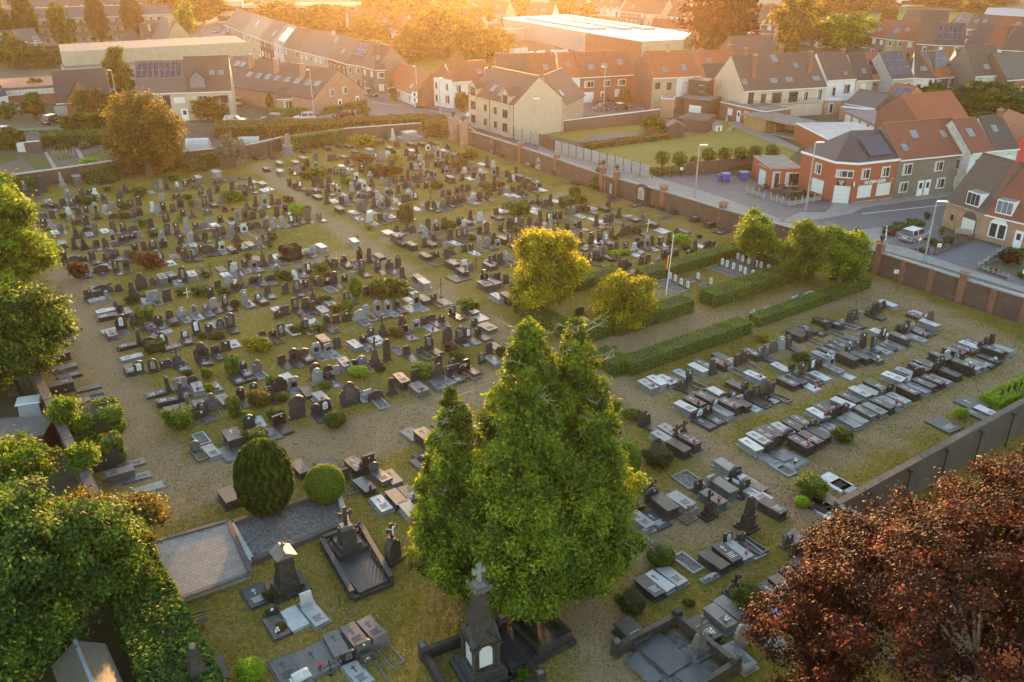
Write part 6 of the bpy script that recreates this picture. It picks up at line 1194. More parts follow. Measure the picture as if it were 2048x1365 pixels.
for i, q in enumerate(((1010, -6, 1100, -8, 'w'), (700, -14, 800, -16, 'b'), (1200, -10, 1300, -6, 'w'), (850, -22, 980, -24, 'w'), (1330, -12, 1430, -8, 'b'), (1460, -10, 1560, -6, 'b'))):
    house(f'distant flat industrial building on the skyline, {ORD[i]} from the haze', PE(q[0], q[1], 7), PE(q[2], q[3], 7), 7, 24, 0, 'concrete_pale', 'flat_roof_pale' if q[4] == 'w' else 'flat_roof', kind='flat', wins=(), name='industrial_building', cat='factory', group='distant industrial buildings')
house('long grey metal-roofed hall beside the sports pitch', PE(1962, 38, 6), PE(2090, 44, 6), 6, 30, 2.5, 'flat_roof_pale', 'flat_roof_grey', wins=(), autow=False, name='sports_hall', cat='hall')
house('white grandstand building at the sports pitch', P(1795, 14), P(1875, 13), 4, 8, 0, 'plaster_white', 'flat_roof', kind='flat', wins=tuple((f, 1, 5, 1.6, 'd') for f in (.2, .5, .8)), name='grandstand', cat='grandstand')
house('red brick clubhouse beside the white grandstand', P(1700, 18), P(1790, 15), 4, 9, 0, 'brick_red', 'flat_roof', kind='flat', wins=tuple((f, 1, 3, 1.4, 'd') for f in (.2, .5, .8)), name='clubhouse', cat='clubhouse')
# ================================================================ walls, hedges, fences
def wall_run(name, pts, h, mat, label, cat='wall', t=.34, coping='concrete', pill=(), pmat='brick_red', group=None, copw=.12):
    """a wall along a line of ground points with its coping and pillars as parts"""
    o0 = pts[0]; root = link(name, None, loc=(o0.x, o0.y, 0)); tag(root, label, cat, group)
    mb, cb = MB(), MB()
    for a, b_ in zip(pts, pts[1:]):
        a = Vector((a.x - o0.x, a.y - o0.y, 0)); b_ = Vector((b_.x - o0.x, b_.y - o0.y, 0)); up = Vector((0, 0, h / 2))
        mb.bar(a + up, b_ + up, t, h, mat)
        n_ = max(1, int((b_ - a).length / 2.2))
        for i in range(n_):
            p, q_ = a.lerp(b_, i / n_), a.lerp(b_, (i + .985) / n_); dz = Vector((0, 0, h + .06 + .008 * (i % 3)))
            cb.bar(p + dz, q_ + dz, t + copw * 2, .13, coping)
    link('masonry', mb.mesh('masonry'), root); link('coping', cb.mesh('coping'), root)
    for (p, ph, ball) in pill:
        pm = MB(); pm.box(-.36, -.36, 0, .36, .36, ph, pmat); pm.box(-.5, -.5, ph, .5, .5, ph + .14, 'concrete'); pm.box(-.42, -.42, ph + .14, .42, .42, ph + .24, pmat)
        d = pts[-1] - pts[0]; o = link('pillar', pm.mesh('pillar'), root, (p.x - o0.x, p.y - o0.y, 0), math.atan2(d.y, d.x))
        if ball: bm_ = MB(); bm_.cyl(0, 0, 0, .22, .14, 'd', 8); bm_.sph(0, 0, .48, .32, 'd', 12, 8); link('stone_ball', bm_.mesh('ball'), o, (0, 0, ph + .24))
    return root
EW = [UV(82.2, -130), UV(82.4, -115.5), UV(82.2, -105), UV(81.9, -93.5)]
EW2 = [UV(81.9, -93.3), UV(83.0, -83.8), UV(83.4, -73), UV(84.4, -62), UV(85.3, -52)]
EW3 = [UV(85.3, -51.5), UV(85.3, -41.8), UV(85.4, -30), UV(85.5, -12)]
wall_run('cemetery_wall', EW, 2.5, 'cemetery_brick', 'tall old brick cemetery wall from the gate to the conical conifer', pill=[(P(1041, 325), 3.2, False), (P(1113, 350), 3.2, False), (UV(82, -94.6), 3.6, True)])
wall_run('cemetery_wall', EW2, 2.5, 'cemetery_brick', 'tall old brick cemetery wall along the car park pavement', pill=[(UV(82.0, -91.6), 3.6, True), (UV(83.1, -83.2), 3.1, False), (UV(83.6, -73), 3.1, False), (UV(85.2, -54.8), 3.6, True)])
w3 = wall_run('cemetery_wall', EW3, 2.5, 'cemetery_brick', 'old brick cemetery wall beside the road bend, red pilasters', pill=[(UV(85.3, -51.6), 3.6, True), (UV(85.2, -41.8), 3.2, False)])
for w_, vs in ((w3, (-48.5, -45.2, -38.6, -35.4, -32, -28.6, -25)),):
    for v_ in vs:
        mb = MB(); mb.box(-.03, -.33, 0, .24, .33, 2.45, 'brick_red'); p = UV(85.08, v_); link('pilaster', mb.mesh('pilaster'), w_, (p.x - w_.location.x, p.y - w_.location.y, 0), RZ_U)
def gate():
    for i, (x, y) in enumerate(((908, 283), (928, 292))):
        p = P(x, y); mb = MB(); mb.box(-.5, -.5, 0, .5, .5, 4.0, 'brick_salmon'); mb.box(-.75, -.75, 4.0, .75, .75, 4.25, 'brick_salmon'); o = link('gate_pillar', mb.mesh('pillar'), loc=p, rz=RZ_U)
        tag(o, ('left' if i == 0 else 'right') + ' brick gate pillar with stone ball at the cemetery gate', 'gate pillar')
        b_ = MB(); b_.cyl(0, 0, 0, .3, .18, 'd', 8); b_.sph(0, 0, .6, .36, 'd', 12, 8); link('stone_ball', b_.mesh('ball'), o, (0, 0, 4.25))
    for i, (x, y, x2, y2) in enumerate(((911, 278, 925, 284), (920, 279, 934, 285))):
        A, B = P(x, y), P(x2, y2)
        mb = MB(); mb.bar(A - A + Vector((0, 0, 1.5)), B - A + Vector((0, 0, 1.5)), .08, 3.0, 'zinc'); o = link('gate_leaf', mb.mesh('leaf'), loc=A if i == 0 else P(919, 281)); tag(o, ('closed' if i == 0 else 'open') + ' grey steel gate leaf between the ball-topped pillars' if i == 0 else 'second grey steel gate leaf beside the right gate pillar', 'gate')
gate()
NW = [PE(-90, 366, 2.1), PE(0, 354, 2.1), PE(90, 342, 2.1), PE(190, 328, 2.1), PE(300, 311, 2.1), PE(440, 297, 2.1)]
NW2 = [PE(440, 297, 2.1), PE(500, 290, 2.1), PE(560, 276, 2.1), PE(700, 257, 2.1), PE(842, 247, 2.1)]
wall_run('cemetery_wall', NW, 2.1, 'cemetery_brick', 'north brick cemetery wall left half below the allotments', coping='concrete_pale')
wall_run('cemetery_wall', NW2, 2.1, 'cemetery_brick', 'north brick cemetery wall right half along the tall hedge', coping='concrete_pale')
WW = [UV(4.2, -112), UV(4.3, -75), UV(4.6, -54), UV(4.6, -48)]
wall_run('cemetery_wall', WW, 2.3, 'cemetery_brick', 'west cemetery wall with broad lichened coping under the trees', coping='concrete_dark', copw=.16)
SW = [UV(41.5, -24.8), UV(64, -24.9), UV(90, -25.0)]
sw = wall_run('boundary_wall', SW, 3.0, 'wall_black', 'high dark brick boundary wall behind the copper beech', coping='concrete_dark', copw=.06, t=.34)
for i in range(7):
    mb = MB(); mb.cyl(0, 0, 0, 2.9, .06, 'iron', 6); mb.box(-.12, -.1, 2.75, .12, .1, 2.92, 'iron'); p = UV(44.5 + 4.3 * i, -24.45); link('buttress_pipe', mb.mesh('pipe'), sw, (p.x - sw.location.x, p.y - sw.location.y, 0))
wall_run('boundary_wall', [UV(41.5, -24.55), UV(41.6, -17)], 3.0, 'whitewashed_brick', 'flaking whitewashed brick wall turning towards the copper beech', coping='concrete_dark', copw=.06, t=.34)
# concrete panel fence and its dark gate, along the lawn
def panel_fence():
    A, B = P(1028, 279), P(1108, 306); C_, D = P(1108, 306), P(1297, 358)
    for k_, (a, b_, n_, lb) in enumerate(((A, P(1078, 291.5), 3, 'short concrete panel fence beside the apartment gable'), (P(1109, 305), D, 12, 'long concrete panel fence with dark posts along the lawn'))):
        root = link('panel_fence', None, loc=a); tag(root, lb, 'fence'); d = b_ - a
        for i in range(n_):
            p, q_ = d * (i / n_), d * ((i + 1) / n_); mb = MB(); u_ = d.normalized() * .06
            for r_ in range(7): mb.bar(p + u_ + Vector((0, 0, .15 + .29 * r_)), q_ - u_ + Vector((0, 0, .15 + .29 * r_)), .05, .27, 'concrete_pale')
            link('panel', mb.mesh('panel'), root); pm = MB(); pm.box(-.06, -.06, 0, .06, .06, 2.25, 'iron'); link('post', cached(('fpost',), lambda: pm.mesh('post')), root, p)
    a, b_ = P(1078, 291.5), P(1108, 305); mb = MB(); mb.bar(Vector((0, 0, 1.05)), b_ - a + Vector((0, 0, 1.05)), .08, 2.05, 'wood_dark'); tag(link('timber_gate', mb.mesh('gate'), loc=a), 'dark brown solid gate between the two panel fences', 'gate')
panel_fence()
wall_run('yard_wall', [P(1372, 350), P(1440, 345), P(1516, 336)], 1.8, 'wood_dark', 'grey-brown timber fence behind the blue bins', 'fence', t=.1, coping='wood_dark', copw=.02)
for i, (x, y) in enumerate(((1381, 352), (1360, 353), (1343, 356), (1304, 359))):
    mb = MB(); mb.cyl(0, 0, 0, 1.6, .06, 'leaf_dark', 6); tag(link('fence_post', mb.mesh('post'), loc=P(x, y)), f'thin green gate post by the car park entrance, {ORD[i]} from right', 'post')
# hedges
def hq(u0, u1, v0, v1): return [UV(u0, v0), UV(u1, v0), UV(u1, v1), UV(u0, v1)]
box_hedge('clipped_hedge', hq(62.2, 76.8, -64.0, -65.9), 1.2, 'leaf_hedge', 'clipped green hedge behind the white war graves')
box_hedge('clipped_hedge', hq(77.4, 79.0, -65.9, -58.0), 1.15, 'leaf_hedge', 'clipped green hedge under the linden trees beside war graves')
box_hedge('clipped_hedge', hq(63.3, 79.2, -55.1, -57.4), 1.35, 'leaf_hedge', 'long clipped green hedge in front of the war graves')
box_hedge('clipped_hedge', hq(50.6, 61.0, -55.5, -57.5), 1.35, 'leaf_hedge', 'clipped green hedge in front of the smaller golden tree')
box_hedge('clipped_hedge', hq(46.8, 50.3, -56.0, -57.6), 1.3, 'leaf_hedge', 'short clipped hedge before the large golden tree')
box_hedge('clipped_hedge', hq(46.2, 47.9, -57.6, -66.2), 1.3, 'leaf_hedge', 'clipped hedge along the left side of the golden tree plot')
box_hedge('clipped_hedge', hq(47.9, 61.0, -66.4, -67.9), 1.2, 'leaf_hedge', 'clipped hedge behind the two golden trees')
box_hedge('clipped_hedge', hq(46.4, 61.9, -48.8, -50.6), 1.2, 'leaf_hedge', 'long clipped hedge beside the children\'s graves strip')
box_hedge('clipped_hedge', hq(45.2, 47.2, -49.4, -53.0), 1.2, 'leaf_hedge', 'rounded return of the long hedge at its left end')
box_hedge('clipped_hedge', hq(63.2, 79.7, -49.3, -50.7), 1.0, 'leaf_hedge', 'thin clipped hedge with brown patches right of pale blue cross')
box_hedge('clipped_hedge', hq(79.8, 81.2, -49.4, -53.8), 1.15, 'leaf_hedge', 'hooked end of the hedge under the last linden')
box_hedge('ground_cover_bed', [P(1958, 799), P(1997, 817), P(2110, 770), P(2110, 728)], .35, 'leaf_lime', 'bright green leafy bed with small dark crosses by wall', leaf=.09, dens=260, cat='planting bed')
tall = dict(leaf=.12, dens=60)
box_hedge('tall_hedge', [P(432, 279), P(700, 268), P(700, 258), P(432, 262)], 2.0, 'leaf_olive', 'tall sunlit hedge between allotments and street, left part', **tall)
box_hedge('tall_hedge', [P(700, 268), P(845, 261), P(845, 250), P(700, 258)], 2.2, 'leaf_olive', 'tall sunlit hedge between wall and street, middle part', **tall)
box_hedge('tall_hedge', [P(842, 272), P(897, 277), P(893, 256), P(842, 252)], 2.4, 'leaf_olive', 'broad tall hedge block left of the cemetery gate', **tall)
box_hedge('tall_hedge', [P(-40, 300), P(215, 290), P(215, 280), P(-40, 284)], 1.9, 'leaf_green', 'tall green hedge behind the allotment shed', **tall)
box_hedge('garden_hedge', [P(540, 236), P(618, 233), P(618, 228), P(540, 230)], 1.3, 'leaf_hedge', 'low garden hedge before the gable row', leaf=.1, dens=80)
box_hedge('garden_hedge', [P(650, 231), P(735, 215), P(730, 209), P(648, 225)], 1.2, 'leaf_hedge', 'low hedge wrapped round the brick gable end', leaf=.1, dens=80)
box_hedge('garden_hedge', [P(1165, 302), P(1345, 278), P(1342, 272), P(1160, 295)], .8, 'leaf_olive', 'low flowering hedge dividing the two lawns', leaf=.1, dens=80)
box_hedge('garden_hedge', [P(1310, 352), P(1570, 335), P(1560, 326), P(1300, 343)], .6, 'leaf_green', 'low hedge under the row of ball trees', leaf=.1, dens=80)
box_hedge('garden_hedge', [P(1765, 500 - 30), P(1850, 452), P(1842, 448), P(1765, 462)], .5, 'leaf_green', 'flowering border around the corner front garden', leaf=.09, dens=80)
box_hedge('ivy_wall', [UV(3.3, -47.6), UV(6.2, -47.6), UV(6.4, -31), UV(3.0, -31)], 2.5, 'leaf_maple', 'thick ivy mass covering the wall beside the tiled shed', cat='ivy', leaf=.13, dens=140)
for i, (a, b_) in enumerate((((-60, 395), (75, 383)), ((176, 370), (240, 361)), ((405, 338), (440, 333)))):
    A, B = P(*a), P(*b_); box_hedge('ivy_clump', [A, B, B + V * -.8, A + V * -.8], 2.2, 'leaf_green', f'ivy covering the north wall, {ORD[i]} patch from the left', cat='ivy', leaf=.12, dens=80)
box_hedge('ivy_clump', [P(566, 305), P(690, 287), P(690, 283), P(566, 300)], 2.3, 'leaf_fresh', 'light green creeper over the north wall coping', cat='creeper', leaf=.1, dens=50)
box_hedge('ivy_clump', [P(380, 345), P(412, 342), P(412, 334), P(380, 337)], 1.6, 'leaf_green', 'green creeper right of the great round tree', cat='creeper', leaf=.12, dens=80)
# ================================================================ war graves
def war_graves():
    def stone():
        mb = MB(); mb.extr([(-.19, 0), (.19, 0), (.19, .76)] + arc(0, .6, .25, .70, PI - .70, 5)[0:] + [(-.19, .76)], -.04, .04, 'porcelain'); return mb.mesh('headstone')
    def badge():
        mb = MB(); mb.cyl(0, 0, 0, .012, .07, 'engraving_dark', 8); mb.box(-.012, -.3, 0, .012, -.12, .012, 'engraving_dark'); mb.box(-.06, -.2, .001, .06, -.18, .013, 'engraving_dark'); return mb.mesh('carved_badge')
    sets = (('front row of seven', [(687, 192), (722, 206), (770, 225), (822, 243), (857, 258), (914, 278), (968, 290)]), ('rear row of seven', [(803, 152), (838, 167), (886, 185), (938, 205), (975, 217), (1030, 239), (1085, 250)]),
            ('row of four by the flagpole', [(297, 298), (335, 315), (380, 343), (430, 365)]), ('pair standing alone', [(505, 300), (602, 340)]))
    for nm, pts in sets:
        for i, (x, y) in enumerate(pts):
            p = P(x / 3.733 + 1260, y / 3.733 + 480); o = link('war_gravestone', cached(('war',), stone), loc=p, rz=RZ_U - R(90)); o.rotation_euler[0] = rnd.uniform(-.02, .02)
            tag(o, f'white war gravestone, {ORD[i]} from the back in {nm}', 'war gravestone', 'white war gravestones'); b_ = link('carved_badge', cached(('wb',), badge), o, (0, -.04, .6)); b_.rotation_euler = (R(90), 0, 0)
    def strip(a, b_, w, label):
        A = P(*a); B = P(*b_); d = (B - A).normalized(); s = -U * w; A = A - d * .4; B = B + d * .4
        o = link('war_grave_bed', None, loc=A); tag(o, label, 'grave bed'); z = Vector((0, 0, .04)); mb = MB()
        c = [Vector(), B - A, B - A + s, s]; mb.face([tuple(p + z) for p in c], 'gravel_grey'); link('gravel', mb.mesh('g'), o); k_ = MB()
        for i in range(4): k_.bar(c[i] + Vector((0, 0, .05)), c[(i + 1) % 4] + Vector((0, 0, .05)), .1, .12, 'l')
        link('kerb', k_.mesh('k'), o)
        pl = MB(); r2 = random.Random(3)
        for i in range(26): q_ = (B - A) * r2.random() - U * .18; pl.sph(q_.x, q_.y, .1, .09, 'leaf_fresh' if i % 3 else 'flower_red', 6, 4)
        link('planting', pl.mesh('planting'), o)
    k = lambda x, y: (x / 3.733 + 1260, y / 3.733 + 480)
    strip(k(687, 192), k(968, 290), 2.0, 'grey gravel bed before the front row of war graves'); strip(k(803, 152), k(1085, 250), 2.0, 'grey gravel bed before the rear row of war graves'); strip(k(297, 298), k(430, 365), 2.0, 'grey gravel bed before the four war graves')
    strip(k(500, 296), k(512, 302), 1.4, 'small kerbed bed of the single upper war grave'); strip(k(597, 336), k(607, 342), 1.4, 'small kerbed bed of the single lower war grave')
    # flagpole
    p = P(1332, 590); mb = MB(); mb.tube([(0, 0, 0), (.02, 0, 3), (.05, 0, 6.4)], [.07, .055, .035], 'white_paint', 8); mb.sph(.05, 0, 6.45, .09, 'white_paint', 8, 6)
    o = link('flagpole', mb.mesh('pole'), loc=p); o.rotation_euler = (0, R(2), 0); tag(o, 'white flagpole with drooping black, yellow and red flag', 'flagpole')
    fm = MB()
    for i, m_ in enumerate(('black_paint', 'flag_yellow', 'flag_red')):
        a = -.04 - .11 * i; fm.face([(a, -.02, 4.6 - .15 * i), (a - .12, .04, 4.45 - .2 * i), (a - .13, .03, 2.9 - .1 * i), (a - .02, -.03, 3.0 - .1 * i)], m_)
    fl = link('flag', fm.mesh('flag'), o); sm_ = fl.modifiers.new('s', 'SOLIDIFY'); sm_.thickness = .02
    # information board and the pale blue cross
    p = P(1521, 525); mb = MB(); mb.box(-.04, 0, 0, .04, .06, 1.2, 'iron'); mb.box(-.5, -.04, 1.0, .5, 0, 1.6, 'white_paint'); mb.box(-.2, -.047, 1.08, .2, -.041, 1.5, 'engraving_dark'); tag(link('information_board', mb.mesh('board'), loc=p, rz=R(-20)), 'white framed information board under the first linden', 'board')
    p = P(1502, 644); mb = MB(); mb.box(-.07, -.05, 0, .07, .05, 1.35, 'cross_blue'); mb.box(-.36, -.05, .85, .36, .05, 1.0, 'cross_blue'); o = link('wooden_cross', mb.mesh('cross'), loc=p, rz=RZ_U - .8); o.rotation_euler[1] = .1; tag(o, 'pale blue painted cross standing between the two hedges', 'cross')
plain('flag_yellow', (0.75, 0.55, 0.05), .7, var=.03); plain('flag_red', (0.6, 0.03, 0.04), .7, var=.03); plain('cross_blue', (0.30, 0.50, 0.56), .5, var=.05)
war_graves()
# children's graves strip: small crosses and white frames
def small_graves():
    r2 = random.Random(9); S_ = [(1470, 676, 'x'), (1479, 676, 'x'), (1486, 668, 'f'), (1392, 697, 'x'), (1492, 650, 'f'), (1535, 629, 'x'), (1547, 625, 'k'), (1544, 622, 'x'), (1559, 618, 'w'), (1584, 610, 'f'), (1598, 601, 'x'), (1605, 602, 'k'), (1614, 599, 'w'), (1622, 594, 'w'), (1632, 593, 'k'), (1640, 590, 'w'), (1330, 712, 'x'), (1350, 706, 'f')]
    for i, (x, y, c) in enumerate(S_):
        p = P(x, y); mb = MB()
        if c == 'x': mb.box(-.03, -.02, 0, .03, .02, .8, 'iron'); mb.box(-.22, -.02, .5, .22, .02, .56, 'iron'); lb = 'small dark iron cross'
        elif c == 'w': mb.box(-.05, -.03, 0, .05, .03, .6, 'white_paint'); mb.box(-.2, -.03, .36, .2, .03, .46, 'white_paint'); mb.box(-.2, -.15, 0, .2, .15, .08, 'white_paint'); lb = 'small white cross'
        elif c == 'k':
            for a, b_ in (((-.5, 0), (.5, 0)), ((.5, 0), (.5, 1)), ((.5, 1), (-.5, 1)), ((-.5, 1), (-.5, 0))): mb.bar((*a, .15), (*b_, .15), .07, .1, 'white_paint')
            lb = 'small white kerb frame'
        else: mb.box(-.4, -.25, 0, .4, .25, .08, 'l'); mb.sph(0, 0, .14, .1, 'flower_white', 8, 5); lb = 'small pale slab with flowers'
        o = link('childs_grave_marker', mb.mesh('marker'), loc=p, rz=RZ_U + r2.uniform(-.2, .2)); tag(o, f'{lb} behind the long hedge, {ORD[i]} of the strip', 'grave marker', 'small markers of the children\'s strip')
    for i, (x, y) in enumerate(((2001, 800), (2014, 793), (2026, 787), (2039, 781))):
        mb = MB(); mb.box(-.05, -.04, .2, .05, .04, 1.0, 'iron'); mb.box(-.22, -.04, .6, .22, .04, .72, 'iron'); o = link('childs_grave_marker', mb.mesh('marker'), loc=P(x, y), rz=RZ_U); tag(o, f'dark iron cross in the bright green bed, {ORD[i]} from left', 'grave marker', 'dark crosses in the green bed')
small_graves()
# ================================================================ great monuments
def cross_block(mb, z, h, s, m, arm=.34):
    mb.box(-s, -s * .8, z, s, s * .8, z + h, m); mb.box(-arm, -s * .78, z + h * .58, arm, s * .78, z + h * .58 + s * 2, m)
    for a in (-1, 1): mb.box(a * arm - .05, -s * .85, z + h * .58 - .06, a * arm + .05, s * .85, z + h * .58 + s * 2 + .06, m)
    mb.box(-s * 1.4, -s * .85, z + h - .05, s * 1.4, s * .85, z + h + .06, m)
def obelisk_monument():
    p = P(962, 1345); r = link('obelisk_monument', None, loc=p, rz=RZ_U - R(8)); tag(r, 'tall dark gothic obelisk monument with white arched panels and cross', 'monument')
    mb = MB(); mb.box(-1.25, -1.25, 0, 1.25, 1.25, .35, 'd'); mb.box(-1.05, -1.05, .35, 1.05, 1.05, .65, 'd'); mb.box(-.9, -.9, .65, .9, .9, .9, 'd'); link('base', mb.mesh('b'), r)
    mb = MB(); mb.box(-.62, -.62, .9, .62, .62, 2.7, 'd')
    for a in (-1, 1):
        for b_ in (-1, 1): mb.cyl(a * .68, b_ * .68, .9, 2.35, .11, 'd', 8); mb.box(a * .68 - .16, b_ * .68 - .16, 2.35, a * .68 + .16, b_ * .68 + .16, 2.5, 'd')
    for k in range(4):
        c_, s_ = math.cos(k * PI / 2), math.sin(k * PI / 2)
        g = [(-.85, 2.5), (.85, 2.5), (0, 3.35)]
        mb.face([(x * c_ - (-.80) * s_, x * s_ + (-.80) * c_, z) for x, z in g], 'd'); mb.face([(x * c_ - (-.80) * s_, x * s_ + (-.80) * c_, z) for x, z in ((-.85, 2.5), (0, 3.35))] + [(0, 0, 3.4)], 'd'); mb.face([(0, 0, 3.4)] + [(x * c_ - (-.80) * s_, x * s_ + (-.80) * c_, z) for x, z in ((0, 3.35), (.85, 2.5))], 'd')
    mb.box(-.8, -.8, 2.5, .8, .8, 2.62, 'd'); link('shrine', mb.mesh('s'), r)
    for k in range(4):
        q = MB(); q.extr([(-.36, 1.05), (.36, 1.05), (.36, 2.0)] + arc(0, 2.0, .36, 0, PI, 8)[1:-1] + [(-.36, 2.0)], -.66, -.625, 'mirror_panel'); link('arched_panel', cached(('apan',), lambda: q.mesh('panel')), r, (0, 0, 0), k * PI / 2)
    mb = MB(); mb.box(-.60, -.60, 2.62, .60, .60, 3.4, 'd', taper=.85); mb.box(-.5, -.5, 3.4, .5, .5, 5.5, 'd', taper=.52); mb.box(-.34, -.34, 5.5, .34, .34, 5.62, 'g'); mb.box(-.42, -.42, 5.62, .42, .42, 5.8, 'g'); mb.box(-.3, -.3, 5.8, .3, .3, 6.0, 'g', taper=.6)
    for k in range(4): mb.sph(.44 * (1 if k % 2 else -1), .44 * (1 if k > 1 else -1), 5.85, .1, 'g', 6, 5)
    link('spire', mb.mesh('sp'), r); mb = MB(); cross_block(mb, 6.0, 1.0, .09, 'l', .28); link('cross', mb.mesh('c'), r)
    # low wall around it
    e = link('grave_enclosure', None, loc=p, rz=RZ_U - R(8)); tag(e, 'low dark stone enclosure around the tall obelisk', 'enclosure'); mb = MB()
    for a, b_ in (((-2.3, -2.2), (-2.3, 2.2)), ((-2.3, 2.2), (2.3, 2.2)), ((2.3, 2.2), (2.3, -2.2)), ((2.3, -2.2), (-2.3, -2.2))): mb.bar((*a, .35), (*b_, .35), .28, .7, 'd')
    link('low_wall', mb.mesh('w'), e)
    for a in (-2.3, 2.3):
        for b_ in (-2.2, 2.2): q = MB(); q.box(-.22, -.22, 0, .22, .22, 1.0, 'd'); q.box(-.16, -.16, 1.0, .16, .16, 1.15, 'g', taper=.3); link('corner_post', cached(('cpost',), lambda: q.mesh('p')), e, (a, b_, 0))
def plinth_set():
    # temple-topped stele
    p = P(576, 1178); r = link('temple_stele', None, loc=p, rz=RZ_U); tag(r, 'dark tapered stele with little temple roof and broken cross', 'monument')
    mb = MB(); mb.box(-1.1, -.95, 0, 1.1, .95, .22, 'd'); mb.box(-.8, -.65, .22, .8, .65, .5, 'd'); mb.box(-.62, -.5, .5, .62, .5, 1.1, 'd', taper=.88); mb.box(-.5, -.4, 1.1, .5, .4, 2.5, 'd', taper=.86); link('shaft', mb.mesh('s'), r)
    mb = MB(); mb.box(-.55, -.5, 2.5, .55, .5, 2.62, 'g'); mb.extr([(-.62, 2.62), (.62, 2.62), (0, 2.98)], -.6, .6, 'u'); mb.box(-.07, -.06, 2.9, .07, .06, 3.35, 'u'); mb.box(-.2, -.06, 3.1, .2, .06, 3.2, 'u'); link('pediment', mb.mesh('p'), r)
    # crucifix stele
    p = P(787, 1122); r = link('crucifix_stele', None, loc=p, rz=RZ_U + .3); tag(r, 'dark scrolled stele carrying a white crucifix figure', 'monument')
    mb = MB(); mb.box(-.6, -.45, 0, .6, .45, .25, 'd'); mb.extr([(-.5, .25), (.5, .25), (.42, 1.0), (.5, 1.1), (.34, 1.45), (.16, 1.6), (.16, 1.75), (-.16, 1.75), (-.16, 1.6), (-.34, 1.45), (-.5, 1.1), (-.42, 1.0)], -.25, .25, 'd'); cross_block(mb, 1.75, 1.0, .08, 'd', .34); link('shaft', mb.mesh('s'), r)
    mb = MB(); mb.tube([(0, -.12, 2.0), (0, -.13, 2.25), (0, -.12, 2.5)], [.03, .06, .05], 'porcelain', 6); mb.sph(0, -.13, 2.58, .05, 'porcelain', 6, 5); mb.tube([(-.26, -.12, 2.52), (0, -.12, 2.45), (.26, -.12, 2.52)], .025, 'porcelain', 5); link('christ_figure', mb.mesh('c'), r)
    # balustrade tomb
    Q = [P(644, 1092), P(722, 1064), P(784, 1171), P(706, 1201)]; c = sum(Q, Vector()) / 4; r = link('balustraded_tomb', None, loc=c); tag(r, 'dark family tomb inside a low balustrade, cross at back', 'tomb'); L = [q_ - c for q_ in Q]
    mb = MB()
    for i in (0, 1, 3): mb.bar(L[i] + Vector((0, 0, .62)), L[(i + 1) % 4] + Vector((0, 0, .62)), .3, .16, 'd'); mb.bar(L[i] + Vector((0, 0, .12)), L[(i + 1) % 4] + Vector((0, 0, .12)), .3, .24, 'd')
    for i in (0, 1, 3):
        d = L[(i + 1) % 4] - L[i]; n_ = int(d.length / .55)
        for k in range(n_ + 1): q_ = L[i] + d * (k / n_); mb.box(q_.x - .09, q_.y - .09, .24, q_.x + .09, q_.y + .09, .55, 'd')
    mb.bar(L[2] + Vector((0, 0, .12)), L[3] + Vector((0, 0, .12)), .3, .24, 'd'); link('balustrade', mb.mesh('b'), r)
    mb = MB(); k = [q_ * .88 for q_ in L]; mb.prism([(q_.x, q_.y) for q_ in reversed(k)] if (k[1] - k[0]).cross(k[2] - k[0]).z < 0 else [(q_.x, q_.y) for q_ in k], 0, .2, 'ds'); link('floor_slab', mb.mesh('f'), r)
    mid = (L[0] + L[1]) / 2 * .55; q = MB(); q.box(-.95, -.8, .2, .95, .8, .45, 'd'); q.box(-.7, -.6, .45, .7, .6, .75, 'd'); q.box(-.5, -.42, .75, .5, .42, 1.7, 'd', taper=.85); q.box(-.34, -.3, 1.7, .34, .3, 1.95, 'g'); cross_block(q, 1.95, 1.25, .11, 'd', .38); link('pedestal_cross', q.mesh('p'), r, mid, RZ_U)
    f = (L[2] + L[3]) / 2 * .55; q = MB(); q.box(-.95, -1.2, .2, .95, 1.1, .36, 'ds'); link('ledger_slab', q.mesh('l'), r, f, RZ_U)
    # bottom-left spire, bench
    p = P(410, 1415); r = link('spire_monument', None, loc=p, rz=RZ_U); tag(r, 'dark mossy pointed spire monument at the lower edge', 'monument')
    mb = MB(); mb.box(-.9, -.9, 0, .9, .9, .4, 'd'); mb.box(-.6, -.6, .4, .6, .6, 1.7, 'd', taper=.9); mb.box(-.68, -.68, 1.7, .68, .68, 1.85, 'd'); mb.box(-.5, -.5, 1.85, .5, .5, 3.9, 'd', taper=.3); link('shaft', mb.mesh('s'), r); mb = MB(); mb.sph(0, 0, 4.0, .17, 'u', 10, 7); link('finial', mb.mesh('f'), r)
    p = P(377, 1268); r = link('park_bench', None, loc=p, rz=R(24)); tag(r, 'brown slatted bench behind the pale family gravestone', 'bench')
    for z, ys, nm in ((.45, (0, .14, .28), 'seat'), (.62, (.42,), 'backrest')):
        mb = MB()
        for i, y in enumerate(ys): mb.box(-1.1, y, z, 1.1, y + .11, z + .04, 'wood_dark')
        if nm == 'backrest': mb.box(-1.1, .42, .78, 1.1, .46, .9, 'wood_dark')
        link(nm, mb.mesh(nm), r)
    for x in (-.9, .9): mb = MB(); mb.box(x - .04, .02, 0, x + .04, .4, .45, 'concrete'); link('leg', mb.mesh('leg'), r)
    # pale family grave by the bench
    p = P(362, 1305); r = link('family_grave', None, loc=p, rz=RZ_U - R(5)); tag(r, 'pale pinkish family gravestone with small cross and kerb', 'gravestone')
    mb = MB(); mb.extr([(-.8, .1), (.8, .1), (.8, .95), (.2, 1.1), (-.8, 1.0)], -.08, .08, 'l'); link('headstone', mb.mesh('h'), r); mb = MB(); mb.box(-.52, -.095, .55, -.48, -.081, .9, 'engraving_dark'); mb.box(-.6, -.095, .74, -.4, -.0812, .78, 'engraving_dark')
